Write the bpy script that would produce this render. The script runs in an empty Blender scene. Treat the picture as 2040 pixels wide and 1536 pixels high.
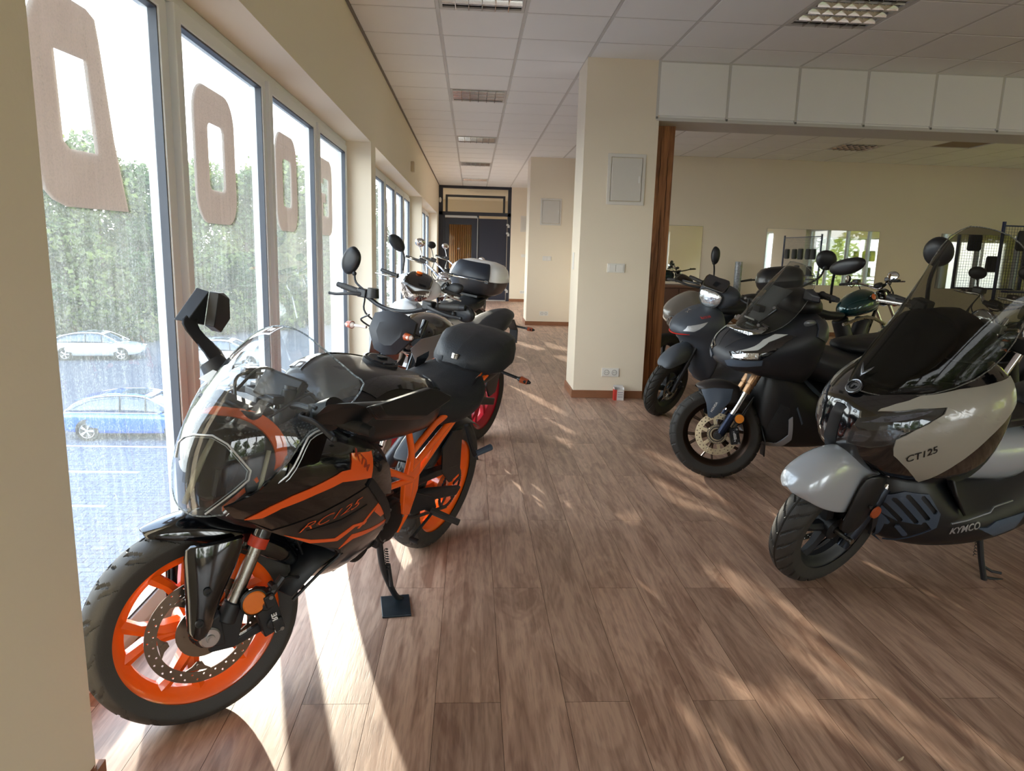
import bpy, bmesh, math, random
import numpy as np
from mathutils import Vector as V, Matrix as M
from mathutils.geometry import tessellate_polygon
from mathutils.bvhtree import BVHTree
random.seed(7)
C = bpy.context.scene.collection
PI = math.pi
R = math.radians
S = bpy.context.scene

# ---------------------------------------------------------------- camera, sky, sun, exposure
CAM_H = 1.3305
cam_data = bpy.data.cameras.new('camera')
cam_data.sensor_fit = 'HORIZONTAL'; cam_data.sensor_width = 36.0
cam_data.lens = 36.0 * 1409.5 / 2040.0
cam_data.clip_start = 0.05; cam_data.clip_end = 500
cam = bpy.data.objects.new('camera', cam_data); C.objects.link(cam)
def _cam():
    p, y, r = 0.1869, 0.0607, 0.0286
    f = V((math.sin(y), math.cos(y), 0)); rt = V((math.cos(y), -math.sin(y), 0)); up = V((0, 0, 1))
    f2 = f * math.cos(p) - up * math.sin(p); u2 = up * math.cos(p) + f * math.sin(p)
    r3 = rt * math.cos(r) + u2 * math.sin(r); u3 = u2 * math.cos(r) - rt * math.sin(r)
    m = M((r3, u3, -f2)).transposed().to_4x4(); m.translation = V((0, 0, CAM_H))
    cam.matrix_world = m
_cam()
S.camera = cam
S.view_settings.view_transform = 'Standard'
try: S.view_settings.look = 'None'
except Exception: pass
S.view_settings.gamma = 1.0
S.view_settings.use_curve_mapping = False
S.view_settings.exposure = 0.84
S.cycles.use_denoising = True
S.cycles.max_bounces = 10; S.cycles.diffuse_bounces = 5; S.cycles.glossy_bounces = 5
S.cycles.transmission_bounces = 8; S.cycles.transparent_max_bounces = 24
S.cycles.caustics_reflective = False; S.cycles.caustics_refractive = False
S.cycles.sample_clamp_indirect = 6.0
SKY = 5.2
SUN_AZ = R(-72.8); SUN_EL = R(11.5)            # direction the light travels, height of the sun
w = bpy.data.worlds.new('sky'); S.world = w; w.use_nodes = True
nt = w.node_tree; nt.nodes.clear()
tcw = nt.nodes.new('ShaderNodeTexCoord'); sp = nt.nodes.new('ShaderNodeSeparateXYZ'); nt.links.new(tcw.outputs['Generated'], sp.inputs[0])
sd = V((-math.cos(SUN_AZ), -math.sin(SUN_AZ), 0))
rampw = nt.nodes.new('ShaderNodeValToRGB'); e = rampw.color_ramp.elements
e[0].position = 0.0; e[0].color = (0.50, 0.52, 0.55, 1); e[1].position = 1.0; e[1].color = (0.42, 0.58, 0.90, 1)
q_ = rampw.color_ramp.elements.new(0.49); q_.color = (0.62, 0.66, 0.70, 1)
q_ = rampw.color_ramp.elements.new(0.52); q_.color = (1.0, 0.99, 0.96, 1)
q_ = rampw.color_ramp.elements.new(0.70); q_.color = (0.80, 0.89, 1.0, 1)
mr_ = nt.nodes.new('ShaderNodeMapRange'); mr_.inputs[1].default_value = -1; mr_.inputs[2].default_value = 1
nt.links.new(sp.outputs[2], mr_.inputs[0]); nt.links.new(mr_.outputs[0], rampw.inputs[0])
bg = nt.nodes.new('ShaderNodeBackground'); bg.inputs[1].default_value = SKY
wo = nt.nodes.new('ShaderNodeOutputWorld')
nt.links.new(rampw.outputs[0], bg.inputs[0]); nt.links.new(bg.outputs[0], wo.inputs[0])
sl = bpy.data.lights.new('sun', 'SUN'); sl.energy = 9.0; sl.angle = R(0.55); sl.color = (1.0, 0.89, 0.74)
so = bpy.data.objects.new('sun', sl); C.objects.link(so)
sdir = V((math.cos(SUN_AZ) * math.cos(SUN_EL), math.sin(SUN_AZ) * math.cos(SUN_EL), -math.sin(SUN_EL)))
so.rotation_euler = sdir.to_track_quat('-Z', 'Y').to_euler(); so.location = (-8, 25, 6)

# ---------------------------------------------------------------- materials
MATS = {}
def srgb(c):
    return tuple(((x / 255) / 12.92 if x / 255 <= 0.04045 else (((x / 255) + 0.055) / 1.055) ** 2.4) for x in c)
def principled(name):
    m = bpy.data.materials.new(name); m.use_nodes = True
    return m, m.node_tree.nodes['Principled BSDF'], m.node_tree
def mat(name, rgb, rough=0.5, metal=0.0, coat=0.0, var=0.0, scale=20, bump=0.0, bscale=300, spec=None, **kw):
    """plain procedural material: colour (0-255 sRGB), light mottling and fine relief"""
    if name in MATS: return MATS[name]
    m, b, t = principled(name)
    c = srgb(rgb)
    b.inputs['Roughness'].default_value = rough; b.inputs['Metallic'].default_value = metal
    b.inputs['Coat Weight'].default_value = coat; b.inputs['Coat Roughness'].default_value = 0.05
    if spec is not None: b.inputs['Specular IOR Level'].default_value = spec
    b.inputs['Base Color'].default_value = (*c, 1)
    tc = t.nodes.new('ShaderNodeTexCoord')
    n = t.nodes.new('ShaderNodeTexNoise'); n.inputs['Scale'].default_value = scale; n.inputs['Detail'].default_value = 3
    t.links.new(tc.outputs['Object'], n.inputs['Vector'])
    if var:
        mx = t.nodes.new('ShaderNodeMix'); mx.data_type = 'RGBA'
        mx.inputs[6].default_value = (*[x * (1 - var) for x in c], 1); mx.inputs[7].default_value = (*[min(1, x * (1 + var)) for x in c], 1)
        t.links.new(n.outputs[0], mx.inputs[0]); t.links.new(mx.outputs[2], b.inputs['Base Color'])
    rr = t.nodes.new('ShaderNodeMapRange'); rr.inputs[3].default_value = max(0.02, rough * 0.85); rr.inputs[4].default_value = min(1, rough * 1.15)
    t.links.new(n.outputs[0], rr.inputs[0]); t.links.new(rr.outputs[0], b.inputs['Roughness'])
    if bump:
        n2 = t.nodes.new('ShaderNodeTexNoise'); n2.inputs['Scale'].default_value = bscale; n2.inputs['Detail'].default_value = 2
        t.links.new(tc.outputs['Object'], n2.inputs['Vector'])
        bp = t.nodes.new('ShaderNodeBump'); bp.inputs['Strength'].default_value = bump; bp.inputs['Distance'].default_value = 0.002
        t.links.new(n2.outputs[0], bp.inputs['Height']); t.links.new(bp.outputs[0], b.inputs['Normal'])
    MATS[name] = m
    return m
def clear(name, tint=(255, 255, 255), refl=1.0, haze=0.0, hazecol=(230, 235, 235), rough=0.02, streak=False):
    """thin glass or clear plastic: tinted see-through layer, mirror-like gloss, optional dirt that scatters light"""
    if name in MATS: return MATS[name]
    m = bpy.data.materials.new(name); m.use_nodes = True; t = m.node_tree; t.nodes.clear()
    o = t.nodes.new('ShaderNodeOutputMaterial')
    tr = t.nodes.new('ShaderNodeBsdfTransparent'); tr.inputs[0].default_value = (*srgb(tint), 1)
    gl = t.nodes.new('ShaderNodeBsdfGlossy'); gl.inputs['Roughness'].default_value = rough
    fr = t.nodes.new('ShaderNodeFresnel'); fr.inputs[0].default_value = 1.45
    ge = t.nodes.new('ShaderNodeMath'); ge.operation = 'MULTIPLY'; ge.inputs[1].default_value = refl
    t.links.new(fr.outputs[0], ge.inputs[0])
    mx = t.nodes.new('ShaderNodeMixShader')
    t.links.new(ge.outputs[0], mx.inputs[0]); t.links.new(tr.outputs[0], mx.inputs[1]); t.links.new(gl.outputs[0], mx.inputs[2])
    last = mx
    if haze:
        df = t.nodes.new('ShaderNodeBsdfDiffuse'); df.inputs[0].default_value = (*srgb(hazecol), 1)
        tl = t.nodes.new('ShaderNodeBsdfTranslucent'); tl.inputs[0].default_value = (*srgb(hazecol), 1)
        ad = t.nodes.new('ShaderNodeMixShader'); ad.inputs[0].default_value = 0.6
        t.links.new(df.outputs[0], ad.inputs[1]); t.links.new(tl.outputs[0], ad.inputs[2])
        tc = t.nodes.new('ShaderNodeTexCoord'); mp = t.nodes.new('ShaderNodeMapping')
        t.links.new(tc.outputs['Object'], mp.inputs[0])
        mp.inputs['Scale'].default_value = (6, 14, 0.8) if streak else (8, 8, 8)
        n = t.nodes.new('ShaderNodeTexNoise'); n.inputs['Scale'].default_value = 2.5; n.inputs['Detail'].default_value = 6; n.inputs['Roughness'].default_value = 0.65
        t.links.new(mp.outputs[0], n.inputs['Vector'])
        n3 = t.nodes.new('ShaderNodeTexNoise'); n3.inputs['Scale'].default_value = 160; n3.inputs['Detail'].default_value = 2
        t.links.new(tc.outputs['Object'], n3.inputs['Vector'])
        r = t.nodes.new('ShaderNodeMapRange'); r.inputs[1].default_value = 0.3; r.inputs[2].default_value = 0.75
        r.inputs[3].default_value = haze * 0.55; r.inputs[4].default_value = haze * 1.5
        t.links.new(n.outputs[0], r.inputs[0])
        r3 = t.nodes.new('ShaderNodeMapRange'); r3.inputs[1].default_value = 0.45; r3.inputs[2].default_value = 0.7; r3.inputs[3].default_value = 0.75; r3.inputs[4].default_value = 1.5
        t.links.new(n3.outputs[0], r3.inputs[0])
        mm = t.nodes.new('ShaderNodeMath'); mm.operation = 'MULTIPLY'; t.links.new(r.outputs[0], mm.inputs[0]); t.links.new(r3.outputs[0], mm.inputs[1])
        m2 = t.nodes.new('ShaderNodeMixShader')
        t.links.new(mm.outputs[0], m2.inputs[0]); t.links.new(mx.outputs[0], m2.inputs[1]); t.links.new(ad.outputs[0], m2.inputs[2])
        last = m2
    t.links.new(last.outputs[0], o.inputs[0])
    MATS[name] = m
    return m

# ---------------------------------------------------------------- mesh helpers
def cat_rom(pts, n=4):
    p = [V(a) for a in pts]
    if len(p) < 3: return p
    out = []
    q = [p[0] * 2 - p[1]] + p + [p[-1] * 2 - p[-2]]
    for i in range(1, len(q) - 2):
        for k in range(n):
            t = k / n; a, b, c, d = q[i - 1], q[i], q[i + 1], q[i + 2]
            out.append(0.5 * ((2 * b) + (c - a) * t + (2 * a - 5 * b + 4 * c - d) * t * t + (3 * b - a - 3 * c + d) * t ** 3))
    out.append(p[-1]); return out
class MB:
    """collects shapes; build() links them as ONE mesh object"""
    def __init__(s, xf=None): s.v = []; s.f = []; s.m = []; s.xf = xf; s.mi = 0
    def add(s, vs, fs, mi=None):
        k = len(s.v); s.v += [V(a) for a in vs]; s.f += [tuple(i + k for i in f) for f in fs]
        s.m += [s.mi if mi is None else mi] * len(fs); return s
    def box(s, c, d, rot=None, mi=None):
        x, y, z = [a / 2 for a in d]
        vs = [V((i * x, j * y, k * z)) for k in (-1, 1) for j in (-1, 1) for i in (-1, 1)]
        if rot is not None: vs = [rot @ a for a in vs]
        c = V(c)
        return s.add([a + c for a in vs], [(0, 2, 3, 1), (4, 5, 7, 6), (0, 1, 5, 4), (2, 6, 7, 3), (0, 4, 6, 2), (1, 3, 7, 5)], mi)
    def bx(s, a, b, mi=None):
        return s.box([(a[i] + b[i]) / 2 for i in range(3)], [abs(b[i] - a[i]) for i in range(3)], None, mi)
    def tube(s, pts, r, seg=10, smooth=0, caps=True, mi=None, flat=None):
        p = cat_rom(pts, smooth) if smooth else [V(a) for a in pts]
        n = len(p)
        if isinstance(r, (int, float)): rs = [r] * n
        elif len(r) == n: rs = list(r)
        else:
            rs = [float(np.interp(i / (n - 1) * (len(r) - 1), range(len(r)), r)) for i in range(n)]
        d0 = (p[1] - p[0]).normalized()
        up = V((0, 0, 1)) if abs(d0.z) < 0.9 else V((0, 1, 0))
        a = d0.cross(up).normalized(); vs = []; fs = []
        for i in range(n):
            d = (p[min(i + 1, n - 1)] - p[max(i - 1, 0)]).normalized()
            a = (a - d * a.dot(d)).normalized(); b = d.cross(a)
            fx, fy = (flat or (1, 1))
            for k in range(seg):
                t = 2 * PI * k / seg
                vs.append(p[i] + a * math.cos(t) * rs[i] * fx + b * math.sin(t) * rs[i] * fy)
        for i in range(n - 1):
            for k in range(seg):
                k2 = (k + 1) % seg
                fs.append((i * seg + k, i * seg + k2, (i + 1) * seg + k2, (i + 1) * seg + k))
        if caps: fs += [tuple(range(seg))[::-1], tuple((n - 1) * seg + k for k in range(seg))]
        return s.add(vs, fs, mi)
    def lathe(s, prof, o=(0, 0, 0), ax=(0, 1, 0), seg=48, closed=False, a0=0, a1=2 * PI, mi=None):
        """prof: [(radius, along axis)]"""
        o = V(o); ax = V(ax).normalized()
        up = V((0, 0, 1)) if abs(ax.z) < 0.9 else V((1, 0, 0))
        e1 = ax.cross(up).normalized(); e2 = ax.cross(e1); full = abs(a1 - a0 - 2 * PI) < 1e-6
        n = seg if full else seg + 1; vs = []; fs = []; m = len(prof)
        for i in range(n):
            t = a0 + (a1 - a0) * i / seg; d = e1 * math.cos(t) + e2 * math.sin(t)
            for r, h in prof: vs.append(o + d * r + ax * h)
        for i in range(seg):
            j = (i + 1) % n
            for k in range(m if closed else m - 1):
                k2 = (k + 1) % m
                fs.append((i * m + k, j * m + k, j * m + k2, i * m + k2))
        return s.add(vs, fs, mi)
    def cyl(s, a, b, r, seg=16, mi=None): return s.tube([a, b], r, seg, mi=mi)
    def ball(s, c, r, seg=12, rot=None, mi=None):
        if isinstance(r, (int, float)): r = (r, r, r)
        vs = []; fs = []; h = seg // 2
        for i in range(1, h):
            for k in range(seg):
                a = PI * i / h; b = 2 * PI * k / seg
                vs.append(V((r[0] * math.sin(a) * math.cos(b), r[1] * math.sin(a) * math.sin(b), r[2] * math.cos(a))))
        vs += [V((0, 0, r[2])), V((0, 0, -r[2]))]; t = len(vs) - 2
        for i in range(h - 2):
            for k in range(seg):
                k2 = (k + 1) % seg; fs.append((i * seg + k, (i + 1) * seg + k, (i + 1) * seg + k2, i * seg + k2))
        for k in range(seg):
            k2 = (k + 1) % seg; fs += [(t, k, k2), (t + 1, (h - 2) * seg + k2, (h - 2) * seg + k)]
        if rot is not None: vs = [rot @ a for a in vs]
        return s.add([a + V(c) for a in vs], fs, mi)
    def loft(s, secs, closed=True, caps=True, mi=None):
        n = len(secs[0]); vs = [V(p) for q in secs for p in q]; fs = []
        for i in range(len(secs) - 1):
            for k in range(n if closed else n - 1):
                k2 = (k + 1) % n; fs.append((i * n + k, i * n + k2, (i + 1) * n + k2, (i + 1) * n + k))
        if closed and caps: fs += [tuple(range(n))[::-1], tuple((len(secs) - 1) * n + k for k in range(n))]
        return s.add(vs, fs, mi)
    def body(s, st, mi=None):
        """st: [(x, [(y,z) half profile bottom to top])] mirrored over y=0"""
        return s.loft([[(x, y, z) for y, z in h] + [(x, -y, z) for y, z in reversed(h)] for x, h in st], True, True, mi)
    def slab(s, poly, thick, n=None, holes=(), mi=None):
        """polygon of 3D points given thickness along n (towards -n)"""
        loops = [[V(p) for p in poly]] + [[V(p) for p in h] for h in holes]
        if n is None:
            a = V((0, 0, 0)); q = loops[0]
            for i in range(len(q)): a += q[i].cross(q[(i + 1) % len(q)])
            n = a.normalized()
        n = V(n).normalized()
        tri = tessellate_polygon(loops); fl = [p for q in loops for p in q]; k = len(fl)
        vs = fl + [p - n * thick for p in fl]; fs = []
        for t in tri:
            e = (fl[t[1]] - fl[t[0]]).cross(fl[t[2]] - fl[t[0]])
            t = tuple(t) if e.dot(n) > 0 else tuple(t)[::-1]
            fs += [t, tuple(i + k for i in t[::-1])]
        o = 0
        for q in loops:
            for i in range(len(q)): j = (i + 1) % len(q); fs.append((o + i, o + j, o + j + k, o + i + k))
            o += len(q)
        return s.add(vs, fs, mi)
    def mirror(s):
        """adds the y-mirrored copy"""
        k = len(s.v); s.v += [V((a.x, -a.y, a.z)) for a in s.v]
        n = len(s.f); s.f += [tuple(i + k for i in f[::-1]) for f in s.f[:n]]; s.m += s.m[:n]; return s
    def build(s, name, ms, parent=None, smooth=35, sub=0, bevel=0, solid=0, fix=False, **props):
        me = bpy.data.meshes.new(name)
        vs = [s.xf @ a for a in s.v] if s.xf is not None else s.v
        me.from_pydata([tuple(a) for a in vs], [], s.f); me.update()
        if not isinstance(ms, (list, tuple)): ms = [ms]
        for q in ms: me.materials.append(q)
        me.polygons.foreach_set('material_index', s.m)
        b = bmesh.new(); b.from_mesh(me)
        if fix: bmesh.ops.remove_doubles(b, verts=b.verts, dist=1e-5)
        bmesh.ops.recalc_face_normals(b, faces=b.faces); b.to_mesh(me); b.free()
        if smooth:
            me.polygons.foreach_set('use_smooth', [True] * len(me.polygons))
            if not sub: me.set_sharp_from_angle(angle=R(smooth))
        o = bpy.data.objects.new(name, me); C.objects.link(o)
        if parent is not None: o.parent = parent
        if solid: q = o.modifiers.new('solid', 'SOLIDIFY'); q.thickness = solid; q.offset = 0
        if bevel: q = o.modifiers.new('bevel', 'BEVEL'); q.width = bevel; q.segments = 2; q.limit_method = 'ANGLE'; q.angle_limit = R(40)
        if sub: q = o.modifiers.new('sub', 'SUBSURF'); q.levels = sub; q.render_levels = sub
        for a, v in props.items(): o[a] = v
        return o
def root(name, label, cat, loc=(0, 0, 0), mw=None, group=None):
    o = bpy.data.objects.new(name, None); C.objects.link(o); o.empty_display_size = 0.2
    if mw is not None: o.matrix_world = mw
    else: o.location = loc
    o['label'] = label; o['category'] = cat
    if group: o['group'] = group
    return o
def tag(o, label, cat, group=None):
    o['label'] = label; o['category'] = cat
    if group: o['group'] = group
    return o
def lab(o, label): o['label'] = label; return o
def copy_tree(o, parent=None):
    c = o.copy(); C.objects.link(c)
    if parent is not None: c.parent = parent
    for ch in o.children: copy_tree(ch, c)
    return c
def text_mb(txt, size, thick, M4, font_shear=0.0, sx=1.0, align='CENTER', bold=0.0):
    cu = bpy.data.curves.new('t', 'FONT'); cu.body = txt; cu.size = size; cu.extrude = thick / 2; cu.shear = font_shear
    cu.align_x = align; cu.align_y = 'CENTER'; cu.offset = bold
    o = bpy.data.objects.new('t', cu); C.objects.link(o); bpy.context.view_layer.update()
    me = o.to_mesh(); mb = MB()
    mb.add([M4 @ V((a.co.x * sx, a.co.y, a.co.z)) for a in me.vertices], [tuple(p.vertices) for p in me.polygons])
    o.to_mesh_clear(); bpy.data.objects.remove(o); bpy.data.curves.remove(cu); return mb
def frame_m(o, x, y):
    """matrix with origin o, x axis x, y axis ~y"""
    x = V(x).normalized(); z = x.cross(V(y)).normalized(); y = z.cross(x)
    m = M((x, y, z)).transposed().to_4x4(); m.translation = V(o); return m
def bvh_of(*objs):
    bpy.context.view_layer.update(); dg = bpy.context.evaluated_depsgraph_get(); vs = []; fs = []
    for o in objs:
        e = o.evaluated_get(dg); me = e.to_mesh(); k = len(vs)
        vs += [a.co.copy() for a in me.vertices]; fs += [tuple(i + k for i in p.vertices) for p in me.polygons]; e.to_mesh_clear()
    return BVHTree.FromPolygons(vs, fs)
def skin(bvh, poly, off=0.004, thick=0.003, side=1, holes=(), res=0.03, ax=1, far=1.0, mi=0, mb=None, both=False):
    """a plate that hugs a body: poly [(x,_,z)] seen along the y axis (ax=1), laid on the surface"""
    sides = (1, -1) if both else (side,)
    mb = mb or MB()
    for sd_ in sides:
        b = bmesh.new(); ia, ib = [i for i in range(3) if i != ax]
        loops = [[V((p[ia], p[ib], 0)) for p in poly]] + [[V((p[ia], p[ib], 0)) for p in h] for h in holes]
        fl = [p for q in loops for p in q]; bv = [b.verts.new(p) for p in fl]
        for t in tessellate_polygon(loops):
            try: b.faces.new([bv[i] for i in t])
            except ValueError: pass
        for _ in range(5):
            le = [e for e in b.edges if e.calc_length() > res]
            if not le: break
            bmesh.ops.subdivide_edges(b, edges=le, cuts=1)
            bmesh.ops.triangulate(b, faces=[f for f in b.faces if len(f.verts) > 3])
        b.verts.index_update(); vs = []; 
        for v in b.verts:
            o = [0, 0, 0]; o[ia] = v.co.x; o[ib] = v.co.y; o[ax] = sd_ * far; d = [0, 0, 0]; d[ax] = -sd_
            h = bvh.ray_cast(V(o), V(d), far if ax == 1 else 3)
            if h[0] is None:
                o2 = V(o); o2[ax] = sd_ * 0.2; h = bvh.find_nearest(o2)
                q = V(o); q[ax] = h[0][ax]; nn = V((0, 0, 0)); nn[ax] = sd_
            else: q = h[0]; nn = h[1]; nn = nn if nn[ax] * sd_ > 0 else -nn
            vs.append((q, nn))
        k = len(vs); fs = []; be = set()
        for f in b.faces:
            i = [v.index for v in f.verts]; fs.append(tuple(i)); fs.append(tuple(j + k for j in i[::-1]))
        for e in b.edges:
            if len(e.link_faces) == 1: i, j = e.verts[0].index, e.verts[1].index; fs.append((i, j, j + k, i + k))
        mb.add([q + nn * off for q, nn in vs] + [q + nn * (off - thick) for q, nn in vs], fs, mi); b.free()
    return mb

def portal(name, c, d, rot):
    l = bpy.data.lights.new(name, 'AREA'); l.shape = 'RECTANGLE'; l.size, l.size_y = d; l.cycles.is_portal = True; l.energy = 1
    o = bpy.data.objects.new(name, l); C.objects.link(o); o.location = c; o.rotation_euler = rot; return o
for i_, (a_, b_) in enumerate(((1.58, 6.52), (6.81, 12.89), (13.03, 18.45))):
    portal('sky_portal', (-1.26, (a_ + b_) / 2, 1.12), (2.2, b_ - a_), (0, -PI / 2, 0))
for a_, b_ in ((-3.2, -.4), (2.1, 6.6), (8.6, 12.0)):
    portal('sky_portal', (10.85, (a_ + b_) / 2, 1.27), (2.05, b_ - a_), (0, PI / 2, 0))
portal('sky_portal', (1.5, -4.12, 1.27), (4.0, 2.05), (PI / 2, 0, 0)).rotation_euler = (PI / 2, 0, 0)
portal('sky_portal', (6.3, -4.12, 1.27), (3.2, 2.05), (PI / 2, 0, 0)).rotation_euler = (PI / 2, 0, 0)

# ---------------------------------------------------------------- room constants (metres)
WX = -0.897           # inner face of the window wall
FX = -1.115           # window frames
CZ = 3.003            # ceiling
PY = 6.48             # pillar front and drop beam
BY = 12.3             # back wall of the side room
DY = 19.3             # dark door screen at the end of the aisle
RX = 10.6             # right wall
T = 0.625
wall_m = mat('wall_cream', (237, 224, 202), 0.75, var=0.02, scale=1.5, bump=0.25, bscale=60)
tile_m = mat('ceiling_tile', (242, 240, 236), 0.85, var=0.02, scale=3, bump=0.3, bscale=120)
grid_m = mat('ceiling_runner', (206, 202, 196), 0.5)
pvc = mat('white_pvc', (232, 234, 236), 0.5, spec=.25)
gasket = mat('grey_gasket', (70, 74, 82), 0.5)
skirt_m = mat('brown_skirting', (140, 92, 62), 0.5, var=0.2, scale=12)

def wood(name, a, b, rough, grain=(60, 3.0, 1), rand=True, bump=0.35, axis=None, knots=True):
    m, p, t = principled(name)
    tc = t.nodes.new('ShaderNodeTexCoord'); oi = t.nodes.new('ShaderNodeObjectInfo')
    ad = t.nodes.new('ShaderNodeVectorMath'); ad.operation = 'MULTIPLY_ADD'
    cb = t.nodes.new('ShaderNodeCombineXYZ')
    for k in range(3):
        mu = t.nodes.new('ShaderNodeMath'); mu.operation = 'MULTIPLY'; mu.inputs[1].default_value = (37.0, 91.0, 13.0)[k] if rand else 0
        t.links.new(oi.outputs['Random'], mu.inputs[0]); t.links.new(mu.outputs[0], cb.inputs[k])
    va = t.nodes.new('ShaderNodeVectorMath'); va.operation = 'ADD'
    t.links.new(tc.outputs['Object'], va.inputs[0]); t.links.new(cb.outputs[0], va.inputs[1])
    mp = t.nodes.new('ShaderNodeMapping'); mp.inputs['Scale'].default_value = grain
    t.links.new(va.outputs[0], mp.inputs[0])
    n1 = t.nodes.new('ShaderNodeTexNoise'); n1.inputs['Scale'].default_value = 1.0; n1.inputs['Detail'].default_value = 5; n1.inputs['Roughness'].default_value = 0.6
    n1.inputs['Distortion'].default_value = 0.6
    t.links.new(mp.outputs[0], n1.inputs['Vector'])
    mp2 = t.nodes.new('ShaderNodeMapping'); mp2.inputs['Scale'].default_value = tuple(g * q for g, q in zip(grain, (0.16, 0.45, 0.3) if grain[2] < 2 else (0.16, 0.3, 0.45)))
    t.links.new(va.outputs[0], mp2.inputs[0])
    n2 = t.nodes.new('ShaderNodeTexNoise'); n2.inputs['Scale'].default_value = 1.0; n2.inputs['Detail'].default_value = 4; n2.inputs['Distortion'].default_value = 1.6
    t.links.new(mp2.outputs[0], n2.inputs['Vector'])
    # knots and cathedral rings
    wv = t.nodes.new('ShaderNodeMath'); wv.operation = 'SINE'
    m3 = t.nodes.new('ShaderNodeMath'); m3.operation = 'MULTIPLY'; m3.inputs[1].default_value = 48
    t.links.new(n2.outputs[0], m3.inputs[0]); t.links.new(m3.outputs[0], wv.inputs[0])
    cr = t.nodes.new('ShaderNodeValToRGB'); e = cr.color_ramp.elements
    e[0].position = 0.30; e[0].color = (*srgb(a), 1); e[1].position = 0.68; e[1].color = (*srgb(b), 1)
    s1 = t.nodes.new('ShaderNodeMath'); s1.operation = 'MULTIPLY_ADD'; s1.inputs[1].default_value = 0.055; 
    t.links.new(wv.outputs[0], s1.inputs[0]); t.links.new(n1.outputs[0], s1.inputs[2])
    s2 = t.nodes.new('ShaderNodeMath'); s2.operation = 'MULTIPLY_ADD'; s2.inputs[1].default_value = 0.7
    sb = t.nodes.new('ShaderNodeMath'); sb.operation = 'SUBTRACT'; sb.inputs[1].default_value = 0.5
    t.links.new(n2.outputs[0], sb.inputs[0]); t.links.new(sb.outputs[0], s2.inputs[0]); t.links.new(s1.outputs[0], s2.inputs[2])
    t.links.new(s2.outputs[0], cr.inputs[0])
    hv = t.nodes.new('ShaderNodeHueSaturation')
    mr = t.nodes.new('ShaderNodeMapRange'); mr.inputs[3].default_value = 0.82; mr.inputs[4].default_value = 1.16
    t.links.new(oi.outputs['Random'], mr.inputs[0]); t.links.new(mr.outputs[0], hv.inputs['Value'])
    # small dark pores
    n4 = t.nodes.new('ShaderNodeTexNoise'); n4.inputs['Scale'].default_value = 1.0; n4.inputs['Detail'].default_value = 2
    mp4 = t.nodes.new('ShaderNodeMapping'); mp4.inputs['Scale'].default_value = tuple(g * q for g, q in zip(grain, (4.5, 4, 3)))
    t.links.new(va.outputs[0], mp4.inputs[0]); t.links.new(mp4.outputs[0], n4.inputs['Vector'])
    r4 = t.nodes.new('ShaderNodeMapRange'); r4.inputs[1].default_value = 0.33; r4.inputs[2].default_value = 0.48; r4.inputs[3].default_value = 0.82; r4.inputs[4].default_value = 1.0
    t.links.new(n4.outputs[0], r4.inputs[0])
    mx = t.nodes.new('ShaderNodeMix'); mx.data_type = 'RGBA'; mx.blend_type = 'MULTIPLY'; mx.inputs[0].default_value = 1
    t.links.new(cr.outputs[0], hv.inputs['Color']); t.links.new(hv.outputs[0], mx.inputs[6]); t.links.new(r4.outputs[0], mx.inputs[7])
    t.links.new(mx.outputs[2], p.inputs['Base Color'])
    p.inputs['Roughness'].default_value = rough
    r5 = t.nodes.new('ShaderNodeMapRange'); r5.inputs[3].default_value = rough * 0.8; r5.inputs[4].default_value = rough * 1.25
    t.links.new(n1.outputs[0], r5.inputs[0]); t.links.new(r5.outputs[0], p.inputs['Roughness'])
    bp = t.nodes.new('ShaderNodeBump'); bp.inputs['Strength'].default_value = bump; bp.inputs['Distance'].default_value = 0.0015
    ms = t.nodes.new('ShaderNodeMath'); ms.operation = 'ADD'; t.links.new(n1.outputs[0], ms.inputs[0]); t.links.new(r4.outputs[0], ms.inputs[1])
    t.links.new(ms.outputs[0], bp.inputs['Height']); t.links.new(bp.outputs[0], p.inputs['Normal'])
    return m
floor_wood = wood('floor_wood', (146, 112, 94), (196, 162, 140), 0.38, grain=(34, 2.6, 1))
post_wood = wood('post_wood', (136, 82, 44), (200, 134, 82), 0.5, grain=(30, 30, 1.6), rand=False)

# ---------------------------------------------------------------- floor
fl = MB(); fl.bx((-1.4, -4, -0.25), (RX + .3, DY + .6, -0.009)); fl = fl.build('floor', mat('floor_gap', (60, 42, 34), 0.9, spec=0.1), smooth=0); fl['kind'] = 'structure'
PW, PL = 0.1958, 1.47
pb = MB(); b_ = 0.0006
pb.bx((b_, b_, -0.008), (PW - b_, PL - b_, 0)); pb.m = [1 if i != 1 else 0 for i in range(6)]
plank_side = mat('plank_edge', (52, 36, 28), 0.95, spec=0.05)
plank0 = pb.build('plank', [floor_wood, plank_side], fl, smooth=0)
first = True; far = []
x0 = -0.479
for k in range(-4, 56):
    x = x0 + PW * k; y1 = 1.907 + (PL / 2 if k % 2 else 0)
    for j in range(-4, 13):
        y = y1 + PL * j
        if y > DY or y + PL < -3.6: continue
        if x > 1.9 and y > BY - .1: continue
        if x < WX - .42 : continue
        near = (y + PL > 1.2) and (y < 9.5 if x < 1.6 else y < 6.6) and x < 4.4 and x > -1.4
        if near:
            if first: plank0.location = (x, y, 0); first = False
            else:
                o = plank0.copy(); C.objects.link(o); o.location = (x, y, 0)
        else: far.append((x, y))
fb = MB()
for x, y in far:
    fb.add([v + V((x, y, 0)) for v in pb.v], pb.f); fb.m[-6:] = pb.m
fo = fb.build('distant_planks', [floor_wood, plank_side], fl, smooth=0); fo['kind'] = 'stuff'

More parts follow.
